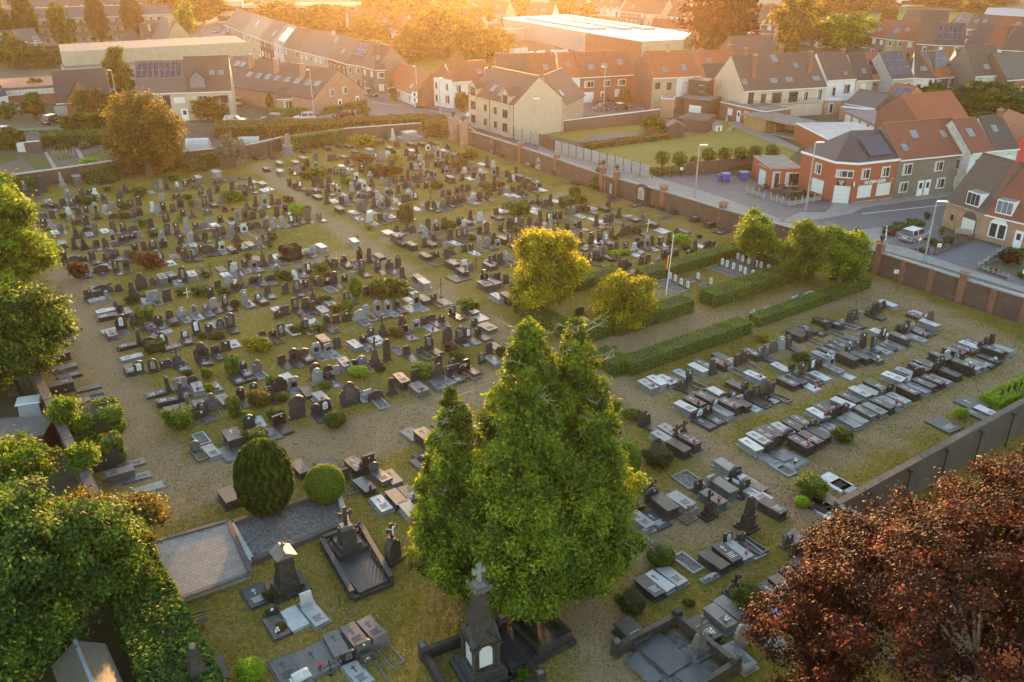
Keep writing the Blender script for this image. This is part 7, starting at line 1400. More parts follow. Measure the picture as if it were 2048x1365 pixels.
    for i in range(4): mb.box(-.15, -.094, .35 + .14 * i, .6, -.081, .40 + .14 * i, 'engraving_dark')
    link('inscription', mb.mesh('i'), r); link('kerb', kerb_mesh('w', 2.0, 1.0, 'leaf_hedge'), r, (-.45, -.1, 0)); sm, z_ = slab_mesh('l', 1.9, .8, .15, ''); link('slab', sm, r, (.55, -.1, 0))
    # big stepped tomb right of the obelisk and the enclosure at the bottom
    p = P(1062, 1290); r = link('stepped_tomb', None, loc=p, rz=RZ_U - R(90)); tag(r, 'wide dark stepped tomb with planting troughs beside the obelisk', 'tomb')
    mb = MB(); mb.box(-1.4, -2.4, 0, 1.4, 2.0, .35, 'd'); mb.box(-1.2, -.4, .35, 1.2, 1.8, .95, 'd', 'ds'); mb.box(-1.2, -2.2, .35, 1.2, -.5, .6, 'd', 'ds'); link('steps', mb.mesh('s'), r); mb = MB(); mb.box(-.9, 1.2, .95, .9, 1.5, 1.0, 'leaf_dark'); mb.box(-.9, -.3, .955, .9, .0, 1.0, 'leaf_dark'); link('planting', mb.mesh('p'), r)
    Q = [P(1232, 1312), P(1352, 1250), P(1468, 1345), P(1350, 1420)]; c = sum(Q, Vector()) / 4; r = link('grave_enclosure', None, loc=c); tag(r, 'dark low-walled plot with grey slabs and mossy stone cross', 'enclosure'); L = [q_ - c for q_ in Q]; mb = MB()
    for i in (0, 1, 2): mb.bar(L[i] + Vector((0, 0, .4)), L[(i + 1) % 4] + Vector((0, 0, .4)), .3, .8, 'd')
    link('low_wall', mb.mesh('w'), r)
    for i in range(3): q = MB(); q.box(-.22, -.22, 0, .22, .22, 1.05, 'd'); q.box(-.16, -.16, 1.05, .16, .16, 1.3, 'g', taper=.2); link('corner_post', q.mesh('p'), r, L[i], RZ_U)
    q = MB(); q.prism([(a.x * .8, a.y * .8) for a in (L if (L[1] - L[0]).cross(L[2] - L[0]).z > 0 else L[::-1])], 0, .10, 'gravel_grey'); link('gravel', q.mesh('g'), r)
    for dx, dy, w, l_, z in ((-.5, .5, 1.7, 2.5, .28), (-1.7, -.5, .9, 2.0, .2), (.9, -1.0, 1.6, 2.2, .2)): q = MB(); q.box(-w / 2, -l_ / 2, .1, w / 2, l_ / 2, z, 'g', 'gs'); link('slab', q.mesh('s'), r, (dx, dy, 0), RZ_U)
    # sarcophagus near the gate, arch monument and white obelisk at the wall
    p = P(820, 281); r = link('stepped_sarcophagus', None, loc=p, rz=RZ_U); tag(r, 'big pale stepped sarcophagus near the north-east corner', 'tomb'); mb = MB(); mb.box(-2.1, -1.6, 0, 2.1, 1.6, .7, 'l'); link('base', mb.mesh('b'), r); mb = MB(); mb.prism([(-1.1, -.9), (1.1, -.9), (1.1, .9), (-1.1, .9)], .7, 1.6, 'l', taper=1.1); link('lid', mb.mesh('l'), r)
    p = UV(82.15, -86.3); r = link('arch_monument', None, loc=p, rz=RZ_U - R(90)); tag(r, 'tall round-arched memorial with white inscribed panel at wall', 'memorial'); mb = MB(); mb.extr([(-1.05, 0), (1.05, 0), (1.05, 1.9)] + arc(0, 1.9, 1.05, 0, PI, 10)[1:-1] + [(-1.05, 1.9)], -.25, .2, 'd'); link('frame', mb.mesh('f'), r); mb = MB(); mb.extr([(-.6, .8), (.6, .8), (.6, 1.95)] + arc(0, 1.95, .6, 0, PI, 8)[1:-1] + [(-.6, 1.95)], -.31, -.255, 'w')
    for i in range(5): mb.box(-.35, -.33, 1.1 + .2 * i, .35, -.312, 1.16 + .2 * i, 'engraving_dark')
    link('panel', mb.mesh('p'), r)
    for i, (x, y, hh, m_) in enumerate(((1222, 398, 3.0, 'd'), (1456, 452, 2.2, 'l'), (985, 308, 2.6, 'u'), (1000, 300, 2.4, 'u'), (1058, 330, 1.9, 'l'), (1078, 338, 2.0, 'l'))):
        p = P(x, y); mb = MB(); mb.box(-.6, -.3, 0, .6, .3, .35, m_); mb.extr([(-.45, .35), (.45, .35), (.45, hh - .5), (0, hh), (-.45, hh - .5)], -.14, .14, m_); r = link('wall_memorial', mb.mesh('m'), loc=p, rz=RZ_U - R(90)); tag(r, f'upright memorial standing against the east wall, {ORD[i]} of its kind', 'memorial', 'memorials against the east wall')
        q = MB(); q.box(-.25, -.17, .8, .25, -.141, hh - .8, 'l' if m_ == 'd' else 'engraving_dark'); link('plaque', q.mesh('q'), r)
plain('mirror_panel', (.55, .56, .60), .08, var=.03, spec=1.0)
obelisk_monument(); plinth_set()
def paved_platform():
    L = [P(282, 1102), P(458, 1052), P(503, 1158), P(312, 1226)]; c = sum(L, Vector()) / 4; r = link('crypt_platform', None, loc=c); tag(r, 'raised crypt terrace paved with small grey tiles', 'terrace'); q = [p - c for p in L]
    if (q[1] - q[0]).cross(q[2] - q[0]).z < 0: q = q[::-1]
    mb = MB(); mb.prism([(p.x, p.y) for p in q], 0, .38, 'concrete', 'tile_paving'); link('platform', mb.mesh('p'), r); mb = MB()
    for i in range(4):
        a, b_ = q[i], q[(i + 1) % 4]; d = (b_ - a); n_ = int(d.length / .24)
        for k in range(n_): mb.bar(a + d * (k / n_) + Vector((0, 0, .42)), a + d * ((k + .88) / n_) + Vector((0, 0, .42)), .30, .08, 'engraving_purple')
    link('brick_edging', mb.mesh('e'), r)
    L = [P(462, 1052), P(675, 985), P(695, 1050), P(505, 1128)]; c = sum(L, Vector()) / 4; r = link('gravel_plot', None, loc=c); tag(r, 'gravel plot with brick kerb between yew and crypt terrace', 'plot'); q = [p - c for p in L]; q = q[::-1] if (q[1] - q[0]).cross(q[2] - q[0]).z < 0 else q
    mb = MB(); mb.prism([(p.x, p.y) for p in q], 0, .1, 'gravel_grey'); link('gravel', mb.mesh('g'), r); mb = MB()
    for i in range(4): mb.bar(q[i] + Vector((0, 0, .17)), q[(i + 1) % 4] + Vector((0, 0, .17)), .34, .34, 'concrete_pale' if i % 2 else 'brick_dark')
    link('kerb', mb.mesh('k'), r)
brickmat('tile_paving', (.17, .16, .155), (.24, .225, .21), (.08, .07, .065), bw=.30, bh=.30, rough=.5, stain=.35); [setattr(x.inputs['Mortar Size'], 'default_value', .014) for x in MATS['tile_paving'].node_tree.nodes if x.type == 'TEX_BRICK']
# lay the tile pattern flat on horizontal faces
_m = MATS['tile_paving'].node_tree; _br = [x for x in _m.nodes if x.type == 'TEX_BRICK'][0]; _tc = _m.nodes.new('ShaderNodeTexCoord'); _mp = _m.nodes.new('ShaderNodeMapping'); _mp.inputs['Rotation'].default_value = (0, 0, -RZ_U); _m.links.new(_tc.outputs['Object'], _mp.inputs['Vector']); _m.links.new(_mp.outputs[0], _br.inputs['Vector'])
plain('engraving_purple', (.085, .055, .055), .6, var=.4, scale=9)
paved_platform()
_m = MATS['pavers_pale'].node_tree; _br = [x for x in _m.nodes if x.type == 'TEX_BRICK'][0]; _tc = _m.nodes.new('ShaderNodeTexCoord'); _m.links.new(_tc.outputs['Object'], _br.inputs['Vector'])
# ================================================================ trees
def conifer(base, h, r, label, seed, n, lean=(0, 0), bare=1.0, twigs=14, mat='leaf_conifer'):
    rng = np.random.default_rng(seed); rr = random.Random(seed)
    root = link('conifer', None, loc=base); tag(root, label, 'conifer')
    link('trunk', (lambda mb: (mb.tube([(0, 0, -.1), (0, 0, h * .3), (lean[0] * .6, lean[1] * .6, h * .7), (lean[0], lean[1], h * .985)], [r * .14, r * .10, r * .05, .02], 'bark', 10), mb.mesh('trunk'))[1])(MB()), root)
    nc = n // 170
    t = 1 - rng.random(nc) ** 0.62 * .93; t = np.clip(t, .13, .99)          # height fraction, denser low down
    az = rng.uniform(0, 2 * np.pi, nc)
    prof = np.clip(1 - t, 0, 1) ** (.72 * bare) * np.clip((t - .02) / .16, .5, 1)
    lump = 1 + .16 * np.sin(az * 5 + t * 19) + .12 * np.sin(az * 3 - t * 31 + 2) + .10 * np.sin(az * 9 + t * 47)
    deep = np.where(rng.random(nc) < .22, rng.uniform(.45, .8, nc), rng.uniform(.86, 1.06, nc))
    R_ = r * prof * lump * deep + .12
    nb = int(n / 900); tb = 1 - rng.random(nb) ** .62 * .93; ab = rng.uniform(0, 2 * np.pi, nb)
    dd = np.min(np.hypot((t[:, None] - tb) * h / (1.1 - .5 * t[:, None]), ((az[:, None] - ab + np.pi) % (2 * np.pi) - np.pi) * R_[:, None] / (.95 - .4 * t[:, None])), 1)
    bulge = np.clip(1 - dd ** 2, -.6, 1); R_ = np.maximum(.08, R_ + .42 * bulge * (1 - .5 * t) - .16)
    cc = np.stack([R_ * np.cos(az) + lean[0] * t, R_ * np.sin(az) + lean[1] * t, t * h], 1)
    cz = .36 * (1 - t * .45) * r / 4
    j = rng.integers(0, nc, n); q = rng.normal(size=(n, 3)) * cz[j, None] * np.array([1, 1, .85]); outd = np.stack([np.cos(az[j]), np.sin(az[j]), np.full(n, .35)], 1)
    cen = cc[j] + q - outd * (np.abs(q).sum(1, keepdims=True) * .25)
    tint = (rng.normal(.40, .17, nc) + .08 * bulge)[j] + rng.normal(0, .14, n) + np.clip(q[:, 2] / (cz[j] + .01), -1, 1) * .06  # shade put into the tint: boughs and clump tops lighter, gaps and undersides darker
    nr = outd * .9 + rng.normal(size=(n, 3)) * .8 + np.array([0, 0, .5])
    link('foliage', quads_mesh('foliage', cen, nr, .085 * rng.uniform(.6, 1.5, n), tint, mat, rng, 1.25), root)
    mb = MB(); mb.tube([(0, 0, h * .1), (lean[0] * .6, lean[1] * .6, h * .7), (lean[0], lean[1], h * .99)], .03, 'dead_wood', 4)
    for i in range(twigs):
        tt = rr.uniform(.15, .97) if i > twigs * .5 else rr.uniform(.7, .98); a = rr.uniform(PI, 2 * PI) if i % 3 else rr.uniform(0, 2 * PI); z = h * tt; pr = r * (1 - tt) ** .72
        x0, y0 = lean[0] * tt, lean[1] * tt; L = pr + rr.uniform(.5, 1.2); p0 = Vector((x0, y0, z - .3)); p1 = Vector((x0 + L * math.cos(a), y0 + L * math.sin(a), z + rr.uniform(.1, .8)))
        mb.tube([p0, (p0 + p1) / 2 + Vector((0, 0, .1)), p1], [.045, .03, .012], 'dead_wood', 5)
        for k in range(7):
            q0 = (p0 + p1) / 2 + Vector((0, 0, .1)); s_ = q0.lerp(p1, rr.uniform(0, 1)); e = s_ + Vector((math.cos(a) * .35 + rr.uniform(-.5, .5), math.sin(a) * .35 + rr.uniform(-.5, .5), rr.uniform(-.1, .55))); mb.tube([s_, e], [.016, .006], 'dead_wood', 4)
    link('dead_branch', mb.mesh('dead'), root); return root
conifer(P(1050, 1212), 17.6, 3.9, 'tallest dense green conifer at the centre', 4, 170000, (.1, .3), twigs=12, bare=.86)
conifer(P(1160, 1165), 16.9, 3.75, 'tall conifer with sparse dead-twigged top behind the tallest one', 9, 120000, (-.75, .3), twigs=30, bare=.98)
conifer(P(930, 1155), 12.6, 3.1, 'shorter leaning conifer with bare yellowish tip, left of centre', 15, 100000, (-.5, .2), twigs=14)
conifer(P(985, 1150), 11.8, 2.6, 'thin half-dead conifer between the two green ones', 23, 30000, (.2, .3), twigs=30)
tree('linden_tree', P(1505, 538), 6.4, 3.0, 'leaf_fresh', 'first linden behind the war graves, golden on its left', n=30000, leaf=.13, seed=3, clump=.34, z0=1.2)
tree('linden_tree', P(1603, 562), 6.0, 2.8, 'leaf_fresh', 'middle linden behind the war graves, wholly green', n=26000, leaf=.13, seed=5, clump=.34, z0=1.2)
tree('linden_tree', P(1674, 582), 6.6, 3.3, 'leaf_fresh', 'last linden by the hooked hedge and wall pillar', n=36000, leaf=.13, seed=8, clump=.34, z0=1.3)
tree('golden_tree', P(1090, 634), 9.0, 3.7, 'leaf_yellow', 'large golden-leaved tree inside the hedged plot', n=52000, leaf=.13, seed=12, clump=.40, z0=.8, nl=14)
tree('golden_tree', P(1250, 648), 5.3, 3.2, 'leaf_yellow', 'smaller golden-topped bushy tree near the flagpole', n=32000, leaf=.12, seed=17, clump=.34, z0=.4, sq=.9)
tree('great_round_tree', P(300, 350), 10.8, 6.6, 'leaf_olive', 'great round bronze-green tree at the north wall', n=56000, leaf=.20, seed=21, clump=.6, z0=.4, nl=16)
p_ = P(25, 500, 6); tree('field_maple', (p_.x - 2.5, p_.y, 0), 12.5, 6.2, 'leaf_fresh', 'large sunlit yellow-green tree at the left edge', n=60000, leaf=.19, seed=31, clump=.55, z0=1, nl=16)
p_ = P(28, 690, 4.5); tree('field_maple', (p_.x - 1, p_.y, 0), 9.8, 5.0, 'leaf_green', 'rounded green tree below the large sunlit one', n=60000, leaf=.16, seed=33, clump=.45, z0=.6, nl=16)
p_ = P(50, 915, 3.4); tree('elder_tree', (p_.x - .5, p_.y, 0), 4.8, 2.9, 'leaf_fresh', 'loose light-green elder beside the west wall coping', n=12000, leaf=.12, seed=35, clump=.30, z0=1.4, nl=12)
p_ = P(128, 830, 2.8); tree('elder_tree', (p_.x, p_.y, 0), 3.8, 1.0, 'leaf_fresh', 'small elder branch rising over the wall coping', n=6000, leaf=.11, seed=36, clump=.3, z0=2.2, nl=6)
p_ = P(168, 915, 2.8); tree('elder_tree', (p_.x, p_.y, 0), 3.7, .95, 'leaf_fresh', 'second small elder branch hanging above the wall', n=5000, leaf=.11, seed=38, clump=.28, z0=2.2, nl=6)
p_ = P(80, 1165, 4.2); tree('sycamore', (p_.x - 1, p_.y, 0), 8.0, 5.6, 'leaf_maple', 'broad dark-green sycamore filling the lower left corner', n=150000, leaf=.12, seed=41, clump=.42, z0=.6, nl=22)
p_ = P(205, 1050, 4.2); tree('sycamore', (p_.x, p_.y, 0), 6.4, 2.8, 'leaf_olive', 'smaller sunlit bronze-green tree above the sycamore', n=46000, leaf=.11, seed=43, clump=.34, z0=1.2, nl=12)
p_ = P(262, 1110, 4); tree('sycamore', (p_.x - .6, p_.y, 0), 5.4, 1.8, 'leaf_green', 'green tree lobe between sycamore and crypt terrace', n=22000, leaf=.11, seed=47, clump=.3, z0=1, nl=9)
def beech():
    rng = np.random.default_rng(5); c = P(1975, 1265, 7.0); root = link('copper_beech', None, loc=(c.x, c.y, 0)); tag(root, 'huge copper beech with dark red leaves in the lower right', 'tree')
    bl = [(0, 0, 6.5, 7.6, 7.6, 5.6), (4, 4.0, 7.8, 5, 5, 4.0), (6.5, 6.0, 8.4, 4, 4, 3.2)]; r2 = random.Random(11)
    for i in range(34):
        a = r2.uniform(0, 2 * PI); q_ = r2.uniform(4.5, 8.6); z = r2.uniform(1.5, 11.5 - q_ * .55); s_ = r2.uniform(1.2, 2.3); bl.append((q_ * math.cos(a), q_ * math.sin(a), z, s_, s_, s_ * .75))
    for a in range(9): bl.append((-7.2 + .4 * a, -3.2 + 1.3 * a, 1.6 + .55 * a, 1.5, 1.5, 1.1))
    link('crown', crown('crown', bl, 260000, .088, 'leaf_copper', 5, .36, per=150, inner=.2, low=-.3, up=.9), root)
    mb = MB(); mb.tube([(0, 0, 0), (.2, 0, 3), (0, 0, 5.4)], [.5, .4, .2], 'bark', 10)
    for i in range(12):
        a = r2.uniform(PI * .3, PI * 1.2); z = r2.uniform(3.5, 5.4); L = r2.uniform(4, 7.6); e = Vector((L * math.cos(a), L * math.sin(a), z + L * .5)); mb.tube([(0, 0, z), e * .5 + Vector((0, 0, z * .5 + .6)), e], [.10, .06, .015], 'dead_wood', 6)
        for k in range(5): s_ = e * r2.uniform(.8, 1); s_.z = e.z * r2.uniform(.95, 1); mb.tube([s_, s_ + Vector((r2.uniform(-.9, .9), r2.uniform(-.9, .9), r2.uniform(.1, .7)))], [.022, .007], 'dead_wood', 4)
    link('branches', mb.mesh('branches'), root)
beech()
for i, (x, y) in enumerate(((1323, 348), (1357, 349), (1388, 345), (1415, 341), (1447, 340), (1479, 338), (1508, 336), (1541, 333))):
    s_ = .72 if i == 2 else 1.0
    t = link('ball_tree', None, loc=P(x, y)); tag(t, ('smaller clipped ball tree' if i == 2 else 'clipped ball tree') + f' on a thin stem, {ORD[i]} from left on the lawn', 'tree', 'clipped ball trees along the lawn')
    link('trunk', cached(('btk',), lambda: (lambda mb: (mb.cyl(0, 0, 0, 1.7, .09, 'bark', 7), mb.mesh('trunk'))[1])(MB())), t); c_ = link('crown', cached(('bcr', i % 2), lambda: crown('crown', [(0, 0, 2.5, 1.05, 1.05, .95)], 2600, .11, 'leaf_green', i % 2, .16, per=12, low=-1)), t); c_.scale = (s_, s_, s_)
# silver weeping shrub by the path head
p_ = P(468, 335); t = tree('weeping_tree', p_, 4.6, 2.9, 'leaf_grey', 'silvery weeping tree with dark gap at the head of the path', n=16000, leaf=.11, seed=60, clump=.3, z0=.2, nl=12)
def poplar(x, y0, y1, w, label):
    p = P(x, y1); d = math.hypot(p.y, 35); h = 13.5
    for _ in range(30):
        q = (682.5 - 1751 * ((p.y * _sp + (h - 35) * _cp) / (p.y * _cp - (h - 35) * _sp)))
        h = max(8, min(30, h + (q - y0) * .05))
    t = link('columnar_poplar', None, loc=p); tag(t, label, 'poplar', 'columnar poplars before the apartment slab'); ppm = 1751 / d
    link('trunk', cached(('ft',), lambda: trunk_mesh(0.7, 0.035, random.Random(3), 5, 0.3)), t).scale = (h * .6, h * .6, h)
    c = link('crown', cached(('pop',), lambda: crown('crown', [(0, 0, .2 + .1 * i, .5 * math.sin(PI * (.16 + .1 * i)) ** .6, .5 * math.sin(PI * (.16 + .1 * i)) ** .6, .14) for i in range(8)], 12000, .035, 'leaf_dark', 3, .04, per=30)), t); c.scale = (w / ppm * 1.15, w / ppm * 1.15, h * 1.05)
poplar(8, 8, 100, 36, 'first columnar poplar at the upper left'); poplar(62, -6, 96, 34, 'second columnar poplar at the upper left'); poplar(203, -8, 94, 30, 'third columnar poplar, thin and tall'); poplar(272, -6, 84, 32, 'fourth columnar poplar before the slab')
FT = [(125, 100, 36, 70, 'green'), (30, 140, 30, 60, 'green'), (374, 84, 30, 62, 'fresh'), (235, 196, 50, 80, 'green'), (180, 160, 18, 28, 'green'), (72, 206, 30, 38, 'olive'), (62, 240, 42, 44, 'green'), (12, 242, 30, 30, 'green'), (165, 240, 36, 48, 'green'), (190, 238, 30, 52, 'olive'), (222, 236, 34, 40, 'green'), (412, 246, 54, 44, 'olive'), (150, 275, 60, 44, 'green'), (200, 268, 44, 40, 'green'), (20, 300, 40, 40, 'green'), (545, 218, 20, 26, 'green'),
      (330, 30, 60, 60, 'yellow'), (400, 50, 70, 58, 'olive'), (450, 40, 30, 40, 'olive'), (616, 48, 36, 26, 'olive'), (652, 48, 34, 24, 'olive'), (690, 50, 32, 24, 'olive'), (585, 52, 26, 22, 'olive'), (560, 40, 30, 30, 'olive'),
      (725, 86, 44, 44, 'yellow'), (760, 96, 38, 40, 'yellow'), (800, 82, 44, 44, 'olive'), (820, 112, 60, 54, 'yellow'), (880, 120, 80, 80, 'yellow'), (930, 130, 70, 74, 'yellow'), (965, 136, 60, 60, 'yellow'), (1000, 132, 30, 44, 'yellow'), (905, 90, 60, 60, 'yellow'), (850, 60, 60, 50, 'yellow'), (760, 50, 60, 44, 'olive'), (700, 40, 40, 30, 'olive'), (820, 40, 50, 40, 'yellow'), (900, 40, 60, 40, 'yellow'), (960, 55, 40, 36, 'yellow'), (1040, 36, 40, 30, 'yellow'), (1130, 32, 44, 28, 'yellow'), (1175, 36, 30, 22, 'yellow'), (1220, 30, 30, 20, 'olive'), (1285, 48, 24, 26, 'yellow'), (790, 146, 24, 26, 'green'), (745, 70, 40, 36, 'olive'), (680, 66, 50, 24, 'olive'), (640, 62, 44, 22, 'green'),
      (1442, 120, 125, 165, 'copper'), (1597, 108, 84, 86, 'olive'), (1697, 110, 100, 66, 'fresh'), (1715, 40, 50, 44, 'olive'), (1672, 38, 44, 40, 'olive'), (1780, 48, 30, 28, 'olive'), (1576, 112, 44, 22, 'fresh'), (1880, 222, 40, 34, 'hedge'), (1918, 228, 36, 30, 'fresh'), (1900, 222, 30, 30, 'green'), (1975, 232, 90, 60, 'green'), (2020, 240, 90, 60, 'green'), (1940, 238, 50, 34, 'green'), (1985, 262, 60, 34, 'green'), (1800, 240, 60, 36, 'olive'), (1350, 24, 50, 28, 'yellow'), (1400, 20, 40, 26, 'yellow'), (1500, 26, 50, 26, 'olive'), (1550, 22, 60, 24, 'olive'), (1620, 28, 50, 26, 'olive'), (2000, 44, 36, 22, 'green'),
      (790, 205, 14, 22, 'olive'), (726, 186 + 50, 22, 22, 'green'), (790, 196, 26, 26, 'olive'), (925, 226, 22, 34, 'olive'), (1250, 215, 26, 30, 'olive'), (1312, 268, 44, 30, 'green'), (50, 20, 80, 28, 'yellow'), (130, 10, 90, 26, 'olive'), (235, 6, 60, 26, 'yellow'), (1010, 12, 90, 26, 'yellow'), (1120, 8, 90, 22, 'olive'), (1220, 6, 90, 22, 'yellow'), (640, 6, 90, 22, 'olive'), (780, 2, 100, 26, 'yellow'), (1880, 12, 90, 14, 'green'), (1990, 10, 90, 16, 'green'), (900, 8, 90, 28, 'yellow'), (1460, 4, 90, 20, 'olive'), (1560, 0, 90, 20, 'olive'), (1680, 2, 90, 18, 'olive')]
_r = random.Random(77)
for (x0, x1, y0, y1, n_, kd) in ((700, 1005, 40, 130, 26, 'yellow'), (480, 720, 48, 62, 10, 'olive'), (1010, 1400, 8, 34, 16, 'yellow'), (1400, 2040, 8, 40, 22, 'olive'), (0, 480, -4, 22, 16, 'olive'), (700, 1000, 10, 45, 14, 'yellow'), (-10, 120, 112, 140, 5, 'green'), (1790, 1960, 212, 238, 6, 'green')):
    for _ in range(n_): FT.append((_r.uniform(x0, x1), _r.uniform(y0, y1), _r.uniform(34, 60), _r.uniform(24, 42) if y1 > 45 else _r.uniform(16, 26), kd))
for i in range(90): FT.append((_r.uniform(-20, 2068), _r.uniform(-45, 4), _r.uniform(40, 90), _r.uniform(14, 26), _r.choice(('olive', 'green', 'yellow', 'olive'))))
_cn = {}
for (x, y, w, hh, kind) in sorted(FT, key=lambda t: t[0]):
    p = P(x, y); ppm = 1751 / math.hypot(p.y, 35); dep = math.atan2(35, p.y); h = max(1.5, (hh / ppm - w / ppm * math.sin(dep) * .5) / math.cos(dep)); r_ = w / ppm / 2 * 1.25; h *= 1.15
    band = 'on the skyline' if y < 6 else 'in the upper gardens' if y < 70 else 'behind the terraces' if y < 150 else 'among the nearer houses'
    _cn[(band, kind)] = k = _cn.get((band, kind), 0) + 1
    cl = {'green': 'green', 'olive': 'bronze-green', 'yellow': 'golden', 'fresh': 'light green', 'copper': 'dark copper', 'dark': 'dark', 'hedge': 'clipped green'}[kind]
    far_tree(kind, (p.x, p.y + r_ * .5, 0), h, r_, f'{cl} rounded tree {band}, {ORD[min(k, 59) - 1]} from left', f'trees {band}')
# ---------------------------------------------------------------- shrubs among the graves
BS = """289,651,28,36,box,hedge;463,749,22,36,column,hedge;469,836,19,41,column,hedge;541,779,14,25,column,hedge;354,864,56,46,round,fresh;373,755,18,16,round,olive;417,786,18,20,round,yellow;413,762,22,26,round,fresh;306,707,33,16,box,green;432,682,26,14,round,olive;402,680,16,14,round,green;259,611,22,20,round,dark;268,608,20,24,round,dark;289,601,16,10,round,green;152,563,30,42,round,rust;294,544,44,42,round,rust;270,526,26,24,round,olive;396,597,36,26,round,green;360,596,22,20,round,green;411,559,16,16,round,green;
579,524,36,32,box,copper;495,522,15,18,round,olive;566,565,32,26,round,green;640,549,30,24,round,green;629,571,26,20,round,olive;445,594,22,20,round,green;470,581,18,14,round,green;469,618,16,18,egg,dark;654,559,18,16,round,green;711,597,22,42,egg,fresh;694,628,20,28,egg,hedge;650,609,26,12,round,green;670,629,22,22,round,olive;593,672,28,18,round,green;637,667,30,20,round,green;510,707,46,34,round,yellow;716,757,34,18,round,lime;649,782,20,20,round,fresh;516,819,46,36,round,olive;558,807,26,20,round,green;668,860,38,34,egg,green;508,897,48,36,round,green;497,852,26,30,round,fresh;551,845,32,28,round,green;
847,762,46,26,round,hedge;902,708,26,14,round,rust;760,746,18,14,egg,dark;915,727,30,16,round,green;1003,721,18,30,round,dark;793,679,30,24,round,olive;776,601,64,34,round,green;750,595,24,26,round,green;934,626,34,30,round,fresh;953,619,14,14,round,olive;813,446,22,36,box,olive;897,462,27,14,egg,green;943,483,20,8,round,olive;861,517,16,10,round,olive;738,461,14,10,round,fresh;1038,438,52,22,round,green;1150,400,20,26,egg,green;1134,417,25,22,column,green;1163,410,28,8,round,olive;972,382,26,14,round,olive;943,320,24,16,round,olive;1031,468,20,12,round,olive;1003,375,12,10,egg,rust;1268,469,24,18,box,olive;1360,492,36,24,round,lime;1231,517,24,16,round,lime;1252,512,20,14,round,lime;1199,526,14,12,egg,dark;1256,536,14,12,egg,green;1231,482,14,10,round,green;1373,504,20,12,round,green;1400,478,12,8,round,green;
633,361,40,26,round,fresh;609,360,22,16,round,olive;593,431,26,22,egg,lime;615,429,14,20,round,green;616,394,17,15,round,grey;690,371,22,14,round,fresh;722,331,34,12,round,rust;575,408,22,8,round,olive;613,337,9,18,column,olive;631,299,28,12,round,rust;726,297,40,14,round,yellow;741,352,32,14,round,olive;788,325,24,14,round,yellow;770,357,40,14,round,rust;792,350,22,14,egg,rust;873,379,22,14,egg,olive;836,376,10,8,round,olive;920,340,32,18,round,olive;943,314,22,14,round,fresh;971,382,22,12,round,yellow;863,295,14,12,round,rust;931,318,16,12,round,rust;
275,400,28,28,round,green;345,365,20,12,round,green;389,380,20,10,round,grey;431,373,26,12,round,grey;373,402,18,10,round,green;384,417,20,16,round,fresh;461,406,36,24,round,fresh;282,458,20,24,round,fresh;305,477,24,14,round,green;466,424,10,8,round,green;363,445,18,12,round,fresh;360,507,16,14,egg,olive;474,501,16,16,round,olive;536,486,30,18,round,olive;507,426,12,9,round,green;462,443,12,6,round,green;174,411,26,12,box,green;124,439,14,14,round,green;248,439,22,12,box,olive;246,420,18,12,box,green;212,385,14,12,round,green;540,497,10,8,round,olive;
1690,890,42,28,round,green;1267,845,36,26,round,fresh;1250,965,56,74,egg,hedge;1320,942,58,40,round,dark;1268,986,20,14,round,yellow;1277,1025,20,20,round,green;1632,1002,60,40,round,fresh;1606,1018,26,22,egg,lime;1324,1138,48,36,egg,green;1504,1240,60,60,round,green;1924,840,24,24,round,lime;1266,1235,54,36,round,dark;1763,726,14,8,round,green;1605,727,30,14,round,green;1527,686,24,14,round,yellow;542,1205,30,18,round,dark;562,1265,20,16,round,olive;497,1372,52,26,round,lime;1062,1374,40,20,round,fresh;178,884,92,46,box,hedge;222,927,38,54,column,hedge;291,1024,38,40,round,fresh;1450,508,26,18,round,green;1378,1215,20,10,round,green;1230,700,10,6,round,green"""
_bn = {}
for tok in sorted(BS.replace('\n', '').split(';'), key=lambda t: float(t.split(',')[0])):
    x, y, w, hp, shp, mt = tok.split(','); x, y, w, hp = float(x), float(y), float(w), float(hp); p = P(x, y); ppm = 1751 / math.hypot(p.y, 35); dep = math.atan2(35, p.y); W = w / ppm * 1.15
    h = max(W * .55, (hp / ppm - W * math.sin(dep) * .35) / math.cos(dep))
    an, ak = area_of(*toUV(p)); near = p.y < 75
    cl = {'hedge': 'clipped green', 'fresh': 'light green', 'olive': 'bronze-green', 'yellow': 'yellow-green', 'green': 'green', 'dark': 'dark green', 'rust': 'reddish', 'copper': 'dark red clipped', 'lime': 'bright lime', 'grey': 'silvery'}[mt]; sh = {'box': 'block-shaped', 'column': 'column-shaped', 'egg': 'rounded clipped', 'round': 'loose'}[shp]
    sh = sh.replace('clipped', '').strip() if 'clipped' in cl else sh; _bn[(cl, sh, an)] = k = _bn.get((cl, sh, an), 0) + 1
    bush('clipped_shrub' if shp != 'round' else 'shrub', (p.x, p.y + W * .35, 0), W, W * (.75 if shp == 'box' else 1), h, 'leaf_' + mt, f'{cl} {sh} shrub, {ORD[k - 1]} of such in {an}'.replace('in north', 'at the north').replace('in east', 'at the east').replace('in west', 'at the west'), f'shrubs in {an}', n=9000 if near else 3000, leaf=.035 if near else .05, shape=shp, rz=RZ_U)
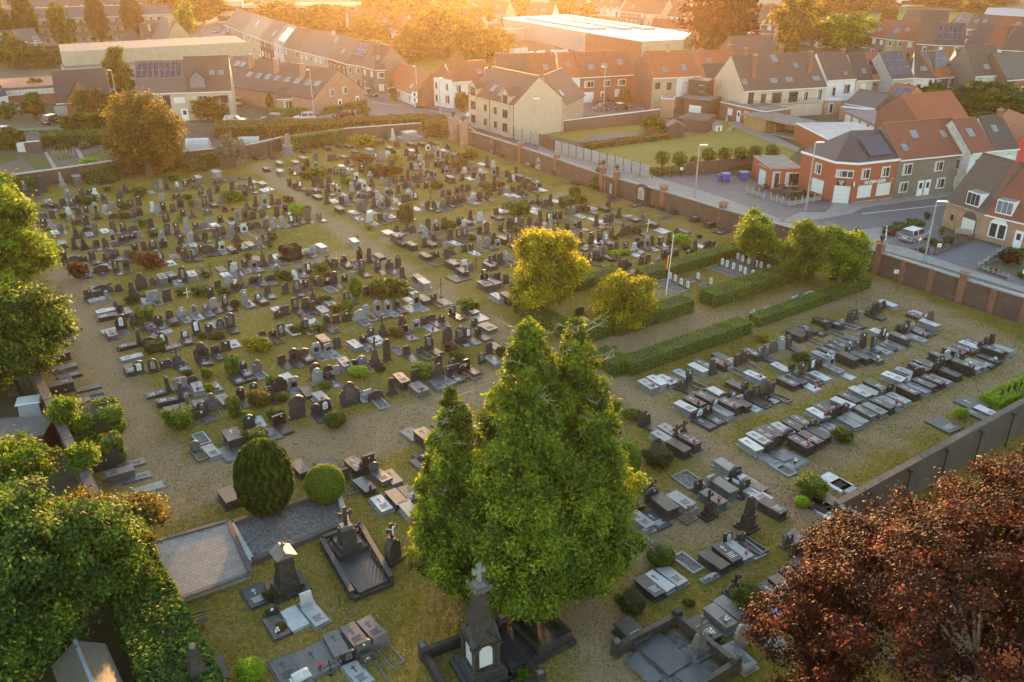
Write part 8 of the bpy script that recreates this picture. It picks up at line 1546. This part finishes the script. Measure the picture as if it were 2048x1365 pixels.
# the yew and the clipped globe
p_ = P(531, 1038); r_ = link('irish_yew', None, loc=(p_.x, p_.y + .8, 0)); tag(r_, 'big dark upright yew with pointed plumes beside the gravel plot', 'yew')
link('foliage', (lambda rng: (lambda dd, n: quads_mesh('foliage', np.stack([dd[:, 0] * 1.75, dd[:, 1] * 1.75, 2.5 + dd[:, 2] * 2.5], 1) * (1 + .06 * np.sin(np.arctan2(dd[:, 1], dd[:, 0]) * 14)[:, None] * np.array([1, 1, 0])) + np.array([0, 0, .35]) * np.abs(np.sin(np.arctan2(dd[:, 1], dd[:, 0]) * 11 + dd[:, 2] * 9))[:, None] * (dd[:, 2:] > -.2), dd * .6 + rng.normal(size=(n, 3)) * .5, .075 * rng.uniform(.6, 1.4, n), rng.normal(.26, .12, n) + .30 * np.sin(np.arctan2(dd[:, 1], dd[:, 0]) * 20 + np.sin(dd[:, 2] * 13) * 1.8), 'leaf_green', rng, 2.0, np.array([0, 0, 1.0])))(sphere_dirs(rng, 46000, -.85), 46000))(np.random.default_rng(3)), r_)
link('trunk', cached(('yt',), lambda: (lambda mb: (mb.sph(0, 0, 2.4, 1.45, 'hedge_core', 14, 9, 1.55), mb.mesh('trunk'))[1])(MB())), r_)  # solid dark core filling the yew foliage, no real stem
p_ = P(648, 1016); r_ = link('clipped_globe', None, loc=(p_.x, p_.y + .9, 0)); tag(r_, 'big clipped yellow-green globe bush beside the yew', 'bush')
link('foliage', (lambda rng: (lambda dd: quads_mesh('foliage', dd * 1.32 * rng.uniform(.96, 1.02, (26000, 1)) + np.array([0, 0, 1.3]), dd + rng.normal(size=(26000, 3)) * .5, .05 * rng.uniform(.6, 1.3, 26000), rng.normal(.5, .2, 26000), 'leaf_fresh', rng))(sphere_dirs(rng, 26000, -.95)))(np.random.default_rng(4)), r_)
link('trunk', (lambda mb: (mb.sph(0, 0, 1.3, 1.24, 'hedge_core', 14, 9), mb.mesh('trunk'))[1])(MB()), r_)  # dark ball that fills the globe behind its leaves, not a stem
p_ = P(1200, 381); r_ = link('conical_conifer', None, loc=(p_.x, p_.y + .8, 0)); tag(r_, 'dark conical conifer between the two ball-topped wall pillars', 'conifer')
link('foliage', crown('foliage', [(0, 0, .5 + .42 * i, 1.45 - .16 * i, 1.45 - .16 * i, .6) for i in range(8)], 9000, .09, 'leaf_green', 7, .12, per=12, inner=.1, low=-.5), r_)

# short tufts and straw that give the near lawn its grain
def tufts():
    rng = np.random.default_rng(8); n = 150000; u = rng.uniform(5.5, 84, n); v = rng.uniform(-112, -14, n) ; v = np.where(rng.random(n) < .55, rng.uniform(-62, -14, n), v)
    c = np.stack([U.x * u + V.x * v, U.y * u + V.y * v, rng.uniform(.01, .05, n)], 1); nr = rng.normal(size=(n, 3)) + np.array([0, 0, .8]); cl = np.sin(u * 1.3 + np.sin(v * .7) * 2) * .2 + np.sin(v * 1.9) * .12
    tag(link('grass_tufts', quads_mesh('grass_tufts', c, nr, rng.uniform(.03, .085, n), rng.normal(.45, .22, n) + cl, 'leaf_straw', rng, .9)), kind='stuff')
tufts()
# ================================================================ vehicles and street furniture
for nm, c in (('car_silver', (.34, .35, .38)), ('car_black', (.02, .02, .022)), ('car_white', (.68, .68, .70)), ('car_yellow', (.62, .45, .03)), ('car_grey', (.13, .13, .14)), ('car_brown', (.10, .07, .05))): plain(nm, c, .22, .3, .02, .8)
plain('lamp_red', (.35, .01, .01), .3); plain('lamp_clear', (.6, .6, .6), .15)
def car(p, rz, paint, label, L=4.3, H=1.55, roof=None, estate=True):
    W = 1.76; root = link('parked_car', None, loc=p, rz=rz); tag(root, label, 'car'); g = .30; b = H * .60; x0, x1 = -L / 2, L / 2
    def shell(pr, w0, w1, m, nm):
        n = len(pr); mb = MB(); i = mb.mi(m)
        for s in (-1, 1):
            for (x, z) in pr: k = (z - g) / (H - g); mb.v.append((x, s * (w0 * (1 - k) + w1 * k) / 2, z))
        for a in range(n): b_ = (a + 1) % n; mb.f.append((a, b_, n + b_, n + a)); mb.m.append(i)
        mb.f.append(tuple(range(n))[::-1]); mb.m.append(i); mb.f.append(tuple(range(n, 2 * n))); mb.m.append(i); o = link(nm, mb.mesh(nm), root); bv = o.modifiers.new('b', 'BEVEL'); bv.width = .05; bv.segments = 2; return o
    shell([(x0 + .02, g), (x0 - .02, .55), (x0 + .06, b), (x1 - 1.15, b + .04), (x1 - .18, b - .14), (x1 + .02, .55), (x1 - .04, g)], W, W * .95, paint, 'body')
    r0 = x0 + (.30 if estate else .75)
    shell([(x0 + .10 if estate else x0 + .4, b - .02), (r0 + .12, H - .05), (r0 + .4, H), (x1 - 2.0, H), (x1 - 1.75, H - .05), (x1 - 1.05, b)], W * 1.0, W * .80, 'glass_dark', 'glasshouse')
    mb = MB(); mb.box(r0 + .15, -W * .40, H - .02, x1 - 1.85, W * .40, H + .025, roof or paint); link('roof', mb.mesh('roof'), root)
    mb = MB()
    for x in (r0 + .2, (r0 + x1 - 1.6) / 2, x1 - 1.62):
        for s in (-1, 1): mb.bar((x, s * W * .405, H - .03), (x + (.15 if x > 0 else -.05), s * W * .485, b), .07, .05, paint)
    link('window_pillar', mb.mesh('pillars'), root)
    for x in (x0 + .78, x1 - .80):
        for s in (-1, 1):
            w = link('wheel', cached(('whl',), lambda: (lambda m_: (m_.cyl(0, 0, -.1, .1, .32, 'rubber', 16), m_.mesh('tyre'))[1])(MB())), root, (x, s * (W / 2 - .07), .32)); w.rotation_euler = (R(90), 0, 0)
            link('rim', cached(('rim',), lambda: (lambda m_: (m_.cyl(0, 0, -.108, .108, .20, 'galvanised', 12), m_.mesh('rim'))[1])(MB())), w)
    for s in (-1, 1):
        for nm, x, m_ in (('headlight', x1 - .10, 'lamp_clear'), ('tail_light', x0 + .0, 'lamp_red')): q = MB(); q.box(-.05, -.16, -.08, .05, .16, .08, m_); link(nm, cached((nm,), lambda: q.mesh(nm)), root, (x, s * W * .36, b - .16))
        q = MB(); q.box(-.08, -.06, -.05, .06, .06, .07, paint); link('mirror', q.mesh('mirror'), root, (x1 - 1.35, s * (W / 2 + .05), b + .08))
    q = MB(); q.box(x0 - .035, -.26, .58, x0 - .01, .26, .69, 'white_paint'); link('number_plate', q.mesh('plate'), root); return root
def ang(a, b_): A, B = P(*a), P(*b_); return math.atan2(B.y - A.y, B.x - A.x)
car(P(1828, 480), ang((1798, 488), (1852, 472)), 'car_silver', 'silver estate car parked on the corner drive')
car(P(545, 243), ang((520, 243), (565, 241)) + PI, 'car_grey', 'grey hatchback parked left behind the tall hedge')
car(P(610, 241), ang((590, 242), (630, 240)) + PI, 'car_white', 'white hatchback parked behind the tall hedge')
car(P(687, 236), ang((668, 238), (703, 234)) + PI, 'car_black', 'dark car parked right behind the tall hedge')
car(P(478, 210), R(100), 'car_yellow', 'yellow car parked between beige house and sheds', 3.8)
car(P(1203, 222), ang((1184, 224), (1219, 220)) + PI, 'car_grey', 'grey small car parked before the brick house', 3.9)
car(P(1245, 220), ang((1228, 222), (1263, 219)), 'car_black', 'small black car with white roof beside the grey one', 3.7, 1.45, 'white_paint')
car(P(1207, 208), ang((1188, 209), (1226, 206)), 'car_black', 'long black car at the white garage door', 4.6, 1.45, None, False)
car(P(107, 248), R(75), 'car_black', 'black off-roader on the drive of the dark roofed house', 4.4, 1.85)
car(P(4, 268), R(160), 'car_white', 'white low car at the far left edge', 4.2, 1.4, None, False)
car(P(50, 222), R(20), 'car_silver', 'silver car beside the white gabled house', 4.2)
car(P(470, 246), R(2), 'car_white', 'white car roof showing behind the wooden crucifix', 4.4, 1.4)
car(P(733, 190), R(120), 'car_white', 'white car in the long left street', 4.0); car(P(744, 193), R(110), 'car_black', 'black car in the long left street', 4.2)
car(P(432, 66), R(100), 'car_silver', 'silver car in the far upper street', 4.2)
for i, (x, y, k) in enumerate(((1052, 16, 'car_white'), (980, 50, 'car_white'))): car(P(x, y), R(15), k, f'white van near the warehouse, {ORD[i]} from the top', 5.2, 2.3)
def lamp(p, h, label, rz, arm=1.1):
    r = link('street_lamp', None, loc=p, rz=rz); tag(r, label, 'street lamp'); mb = MB(); mb.tube([(0, 0, 0), (0, 0, h * .5), (0, 0, h)], [.13, .10, .07], 'galvanised', 8); link('post', mb.mesh('post'), r)
    mb = MB(); mb.bar((0, 0, h - .05), (.3, 0, h), .06, .06, 'galvanised'); mb.box(.1, -.16, h - .02, .1 + arm, .16, h + .11, 'white_paint', taper=.85); link('lantern', mb.mesh('lantern'), r); return r
lamp(P(1844, 542), 8.0, 'tall grey street lamp at the road bend beside the drive', R(-5))
lamp(P(1611, 421), 9.2, 'tall street lamp before the café terrace', R(5))
lamp(P(1389, 398), 7.6, 'street lamp between the wall and the car park', R(0))
lamp(P(1065, 291), 8.0, 'street lamp before the blank apartment gable', R(10))
lamp(P(1207, 224), 9.0, 'street lamp between the parked cars', R(180), .8)
lamp(P(881, 240), 8.0, 'street lamp at the white corner house', R(0), .6)
lamp(P(628, 232), 9.0, 'street lamp at the corner of the brick gable', R(180), .6)
lamp(P(240, 233), 9.0, 'leaning street lamp left of the beige pair', R(180), .7)
lamp(P(835, 210), 8.0, 'street lamp beside the low white house', R(180), .6)
lamp(P(970, 214), 8.0, 'street lamp behind the apartment block', R(0), .6)
def wheelie(p, label):
    mb = MB(); mb.box(-.55, -.5, .18, .55, .5, 1.15, 'blue_plastic', taper=1.12); r = link('waste_container', mb.mesh('bin'), loc=p, rz=R(10)); tag(r, label, 'bin')
    q = MB(); q.box(-.66, -.6, 1.15, .66, .6, 1.28, 'blue_plastic', taper=.9); link('lid', q.mesh('lid'), r)
    for a in (-.45, .45):
        for b_ in (-.4, .4): link('wheel', cached(('bw',), lambda: (lambda m_: (m_.sph(0, 0, .1, .1, 'rubber', 8, 6), m_.mesh('wheel'))[1])(MB())), r, (a, b_, 0))
wheelie(P(1450, 363), 'blue waste container at the left'); wheelie(P(1486, 360), 'blue waste container beside the bicycles'); mb = MB(); mb.cyl(0, 0, 0, 1.0, .28, 'blue_plastic', 10, .33); tag(link('waste_barrel', mb.mesh('b'), loc=P(1438, 362)), 'small blue barrel left of the waste containers', 'bin')
def terrace_fence():
    pts = [P(1493, 386), P(1528, 397), P(1541, 401), P(1577, 413), P(1640, 401)]; z = Vector((0, 0, 0)); r = link('terrace_fence', None, loc=pts[0]); tag(r, 'grey fence of posts and panels round the café terrace', 'fence')
    for a, b_ in ((0, 1), (2, 3), (3, 4)):
        A, B = pts[a] - pts[0], pts[b_] - pts[0]; mb = MB(); mb.bar(A + Vector((0, 0, .35)), B + Vector((0, 0, .35)), .05, .6, 'concrete'); link('panel', mb.mesh('p'), r); n_ = max(2, int((B - A).length / 1.1))
        for i in range(n_ + 1): link('post', cached(('tfp',), lambda: (lambda m_: (m_.box(-.05, -.05, 0, .05, .05, 1.15, 'galvanised'), m_.mesh('post'))[1])(MB())), r, A.lerp(B, i / n_))
    for i, (x, y) in enumerate(((1543, 378), (1571, 368), (1583, 380))):
        mb = MB(); mb.cyl(0, 0, 0, .1, .3, 'concrete', 8); mb.cyl(0, 0, .1, 2.6, .035, 'iron', 6); mb.cyl(0, 0, 1.1, 2.1, .08, 'black_paint', 8, .22); mb.cyl(0, 0, 2.1, 2.5, .22, 'black_paint', 8, .04); tag(link('folded_parasol', mb.mesh('p'), loc=P(x, y)), f'folded black parasol on the café terrace, {ORD[i]} from left', 'parasol', 'folded parasols')
    for i, (x, y) in enumerate(((1521, 382), (1536, 377), (1552, 387), (1560, 379), (1575, 392), (1596, 393), (1590, 383), (1602, 388))):
        def mk():
            mb = MB(); mb.box(-.6, -.35, .70, .6, .35, .74, 'wood_brown')
            for a in (-.5, .5): mb.box(a - .03, -.3, 0, a + .03, .3, .70, 'iron')
            for s in (-.62, .62): mb.box(-.6, s - .12, .42, .6, s + .12, .46, 'wood_dark'); mb.box(-.5, s - .02, 0, -.46, s + .02, .42, 'iron'); mb.box(.46, s - .02, 0, .5, s + .02, .42, 'iron')
            return mb.mesh('table')
        tag(link('terrace_table', cached(('ttab',), mk), loc=P(x, y), rz=R(18 if i % 2 else -12)), f'brown bench table inside the terrace fence, {ORD[i]} of eight', 'table', 'tables of the café terrace')
terrace_fence()
# gardens of the brick houses
def low_fence(a, b_, h, m, label, n=6):
    A, B = P(*a), P(*b_); r = link('garden_fence', None, loc=A); tag(r, label, 'fence'); mb = MB(); mb.bar(Vector((0, 0, h * .5)), B - A + Vector((0, 0, h * .5)), .08, .1, m); mb.bar(Vector((0, 0, .08)), B - A + Vector((0, 0, .08)), .2, .16, 'brick_dark'); link('rail', mb.mesh('r'), r)
    for i in range(n + 1): link('post', cached(('gfp', h, m), lambda: (lambda m_: (m_.box(-.06, -.06, 0, .06, .06, h, m), m_.mesh('post'))[1])(MB())), r, (B - A) * (i / n))
low_fence((1955, 538), (2010, 500), .9, 'concrete', 'low post fence along the right drive'); low_fence((1955, 539), (2015, 559), .7, 'concrete', 'low post fence facing the pavement'); low_fence((1868, 510), (1946, 482), .9, 'wood_dark', 'mossy fence between the drive and the front garden', 9); low_fence((1770, 484), (1772, 464), .8, 'white_paint', 'short white fence at the garden corner', 3)
def garden_bits():
    r2 = random.Random(8)
    for i, (x, y, w, h_, m_) in enumerate(((1783, 474, 26, 14, 'rust'), (1800, 456, 24, 14, 'green'), (1830, 452, 30, 16, 'green'), (1866, 490, 20, 16, 'green'), (1880, 496, 26, 14, 'olive'), (1900, 488, 30, 14, 'green'), (1884, 472, 14, 18, 'fresh'), (1850, 508, 26, 12, 'rust'), (2020, 532, 40, 34, 'copper'), (2040, 515, 40, 20, 'green'), (1990, 546, 22, 8, 'rust'), (1612, 388, 24, 20, 'green'), (1592, 402, 30, 8, 'olive'), (1622, 396, 26, 8, 'olive'), (1856, 440, 16, 18, 'green'), (2046, 560, 20, 20, 'green'))):
        p = P(x, y); ppm = 1751 / math.hypot(p.y, 35); W = w / ppm; bush('garden_shrub', (p.x, p.y + W * .3, 0), W, W, max(.4, h_ / ppm * .8), 'leaf_' + m_, f'garden shrub before the brick houses or café, {ORD[i]} in the gardens', 'garden shrubs', n=1800, leaf=.055)
    p = P(1924, 475); r = link('garden_bench', None, loc=p, rz=R(-30)); tag(r, 'pale wooden garden bench under the arched shutter', 'bench'); mb = MB(); mb.box(-.9, 0, .42, .9, .45, .47, 'dead_wood'); link('seat', mb.mesh('s'), r); mb = MB(); mb.box(-.9, .43, .47, .9, .48, .95, 'dead_wood'); link('backrest', mb.mesh('b'), r)
    for a in (-.8, .8): mb = MB(); mb.box(a - .04, .03, 0, a + .04, .42, .42, 'dead_wood'); link('leg', mb.mesh('l'), r)
    for i, (x, y, lb) in enumerate(((1874, 514, 'white letterbox on a post at the drive'), (2044, 568, 'white letterbox at the right edge garden'), (1788, 568, 'small white notice on a stake by the wall'), (1362, 356, 'white information sign at the car park entrance'))):
        mb = MB(); mb.box(-.03, -.03, 0, .03, .03, 1.3, 'wood_brown'); mb.box(-.22, -.08, 1.2, .22, .08, 1.6, 'white_paint'); mb.box(-.12, -.085, 1.35, .12, -.0801, 1.42, 'engraving_dark'); tag(link('letterbox' if i < 2 else 'notice', mb.mesh('x'), loc=P(x, y)), lb, 'letterbox' if i < 2 else 'sign')
    p = P(1833, 511); mb = MB(); mb.cyl(0, 0, 0, 2.3, .035, 'galvanised', 6); r = link('traffic_sign', mb.mesh('post'), loc=p, rz=R(20)); tag(r, 'triangular red-rimmed road sign beside the silver car', 'traffic sign')
    for s_, m_, y_ in ((.42, 'flag_red', -.05), (.27, 'white_paint', -.062)): q = MB(); q.extr([(-s_, 1.95 - s_ * .3), (s_, 1.95 - s_ * .3), (0, 1.95 + s_ * 1.3)], y_, y_ + .02, m_); link('sign_face', q.mesh('f'), r)
    p = P(936, 252); mb = MB(); mb.cyl(0, 0, 0, 2.3, .04, 'galvanised', 6); r = link('traffic_sign', mb.mesh('post'), loc=p); tag(r, 'triangular warning sign between gate and apartment block', 'traffic sign'); q = MB(); q.extr([(-.5, 1.9), (.5, 1.9), (0, 2.8)], -.06, -.04, 'white_paint'); link('sign_face', q.mesh('f'), r)
    mb = MB(); mb.box(-.08, -.08, 0, .08, .08, 4.6, 'wood_brown'); mb.box(-1.0, -.07, 3.6, 1.0, .07, 3.76, 'wood_brown'); tag(link('wayside_crucifix', mb.mesh('c'), loc=P(466, 296)), 'tall bare wooden crucifix behind the north wall', 'crucifix')
garden_bits()
def allotment():
    for (x, y, L, r_, lb) in ((398, 300, 3.8, 1.6, 'round white polythene greenhouse behind the north wall'), (499, 285, 3.6, .8, 'low white polythene tunnel in the allotment')):
        mb = MB(); n_ = 7
        for i in range(n_): x0, x1 = -L / 2 + L * i / n_, -L / 2 + L * (i + .93) / n_; pr = [(r_ * math.cos(PI * k / 10), 1.25 * r_ * math.sin(PI * k / 10)) for k in range(11)]; k0 = len(mb.v); mb.v += [(x0, a, z) for a, z in pr] + [(x1, a, z) for a, z in pr]; j = mb.mi('polythene'); [(mb.f.append((k0 + q, k0 + q + 1, k0 + 11 + q + 1, k0 + 11 + q)), mb.m.append(j)) for q in range(10)]; mb.f.append(tuple(k0 + 11 + q for q in range(11))); mb.m.append(j); mb.f.append(tuple(k0 + q for q in range(11))[::-1]); mb.m.append(j)
        tag(link('polytunnel', mb.mesh('t'), loc=P(x, y), rz=R(8)), lb, 'greenhouse')
    house('small brown allotment shed with grey roof', P(58, 306), P(84, 304), 2.0, 2.8, .8, 'brick_dark', 'roof_grey', wins=(), autow=False, name='garden_shed', cat='shed')
    mb = MB(); mb.box(-.7, -.6, 0, .7, .6, 1.5, 'polythene', taper=.9); mb.box(-.7, -.62, .7, .7, -.61, .76, 'zinc'); tag(link('cold_frame', mb.mesh('f'), loc=P(47, 303)), 'small glass frame beside the allotment shed', 'cold frame')
    r2 = random.Random(4)
    for i, (x, y, w, h_, m_) in enumerate(((170, 334, 38, 16, 'lime'), (163, 300, 24, 14, 'grey'), (14, 420, 24, 14, 'grey'), (640, 280, 30, 18, 'olive'), (548, 284, 26, 28, 'olive'), (600, 282, 30, 20, 'olive'), (120, 300, 30, 12, 'green'))): p = P(x, y); ppm = 1751 / math.hypot(p.y, 35); bush('garden_shrub', (p.x, p.y + 1, 0), w / ppm, w / ppm, h_ / ppm, 'leaf_' + m_, f'shrub on the allotment side of the wall, {ORD[i]} of seven', 'allotment shrubs', n=1800, leaf=.055)
    mb = MB()
    for i in range(70): u_, v_ = r2.random(), r2.random(); p = P(102 + 50 * u_, 308 + 12 * v_ - 4 * u_); mb.tube([(p.x, p.y, 0), (p.x + r2.uniform(-.2, .2), p.y, r2.uniform(.5, 1.3))], [.03, .015], 'dead_wood', 4)
    tag(link('bean_rows', mb.mesh('b')), kind='stuff')
allotment()
# bottom-left yard
def yard():
    p0, p1 = PE(142, 1237, 2.6), PE(165, 1400, 2.6); r = link('tiled_shed', None, loc=PE(172, 1345, 2.3), rz=RZ_U + R(2)); r.scale = (.72, .6, 1); tag(r, 'old shed with mossy dark tiles and pale ridge flashing', 'shed')
    mb = MB(); mb.box(-1.5, -3.2, 0, 1.5, 2.2, 2.3, 'brick_dark'); link('wall', mb.mesh('w'), r); mb = MB()
    for s in (-1, 1): k = len(mb.v); mb.v += [(s * 1.75, -3.4, 2.15), (s * 1.75, 2.4, 2.15), (0, 2.4, 3.1), (0, -3.4, 3.1), (s * 1.75, -3.4, 2.27), (s * 1.75, 2.4, 2.27), (0, 2.4, 3.22), (0, -3.4, 3.22)]; [(mb.f.append(tuple(k + z for z in q)), mb.m.append(mb.mi('roof_mossy'))) for q in ((4, 5, 6, 7), (0, 1, 2, 3), (0, 1, 5, 4), (3, 0, 4, 7), (1, 2, 6, 5))]
    rf = link('roof', mb.mesh('r'), r); mb = MB(); mb.box(-.11, -3.42, 3.2, .11, 2.42, 3.3, 'zinc'); link('ridge_flashing', mb.mesh('f'), rf)
    r = link('lean_to', None, loc=P(20, 905), rz=R(10)); tag(r, 'grey corrugated lean-to roof beneath the elder', 'lean-to'); mb = MB(); mb.box(-3, -1.6, 2.0, 3.2, 1.4, 2.1, 'roof_grey'); link('roof', mb.mesh('r'), r); mb = MB(); mb.box(-2.9, -1.5, 0, 3.0, 1.2, 2.0, 'wood_dark'); link('wall', mb.mesh('w'), r)
    r = link('covered_swing', None, loc=P(66, 835), rz=R(20)); tag(r, 'pale fabric-covered frame beside the west wall', 'garden furniture'); mb = MB(); mb.box(-.8, -.6, 0, .8, .6, 1.5, 'polythene', taper=.9); link('cover', mb.mesh('c'), r); mb = MB(); mb.box(-.9, -.7, 1.5, .9, .7, 1.62, 'shutter', taper=.9); link('canopy', mb.mesh('r'), r)
yard()
def playground():
    for (x, y, lb, f) in ((1434, 262, 'small white and red children\'s playhouse on the lawn', 'h'), (1462, 264, 'green children\'s slide on the lawn', 's'), (1452, 252, 'closed lilac parasol by the brick wing', 'p'), (1360, 218, 'lilac parasol lying over the ruined outhouse', 'q')):
        mb = MB()
        if f == 'h': mb.box(-.7, -.6, 0, .7, .6, 1.1, 'white_paint'); mb.extr([(-.85, 1.1), (.85, 1.1), (0, 1.75)], -.7, .7, 'brick_salmon'); mb.box(-.2, -.62, .1, .2, -.601, .8, 'brick_red')
        elif f == 's': mb.bar((-.8, 0, .15), (.3, 0, .9), .35, .06, 'lime_plastic'); mb.bar((.3, 0, .9), (.7, 0, 0), .3, .06, 'lime_plastic')
        elif f == 'p': mb.cyl(0, 0, 0, 2.3, .04, 'iron', 6); mb.cyl(0, 0, .9, 2.2, .25, 'lilac', 8, .05)
        else: mb.cyl(0, 0, 2.3, 2.34, 1.3, 'lilac', 12); mb.cyl(0, 0, 2.34, 2.7, 1.3, 'lilac', 12, .05); mb.cyl(0, 0, 0, 2.3, .04, 'iron', 6)
        tag(link({'h': 'playhouse', 's': 'garden_slide'}.get(f, 'parasol'), mb.mesh('m'), loc=P(x, y), rz=R(20)), lb, {'h': 'playhouse', 's': 'slide'}.get(f, 'parasol'))
    house('small dark garden store behind the lawn', P(1448, 214), P(1478, 216), 2.2, 3, .6, 'wood_dark', 'flat_roof', wins=(), autow=False, name='garden_shed', cat='shed')
plain('lime_plastic', (.10, .26, .05), .4, var=.03); plain('lilac', (.36, .33, .46), .7, var=.05)
playground()
# ================================================================ the evening haze
hm = bpy.data.materials.new('haze'); hm.use_nodes = True; _n = hm.node_tree.nodes; _n.remove(_n['Principled BSDF'])
pv = _n.new('ShaderNodeVolumePrincipled'); pv.inputs['Color'].default_value = (1.0, .80, .58, 1); pv.inputs['Density'].default_value = HAZE_D; pv.inputs['Anisotropy'].default_value = HAZE_G
hm.node_tree.links.new(pv.outputs[0], _n['Material Output'].inputs['Volume']); MATS['haze'] = hm
mb = MB(); mb.box(-2700, -2700, -1.1, 2700, 2700, 40, 'haze'); tag(link('haze', mb.mesh('haze')), kind='stuff')
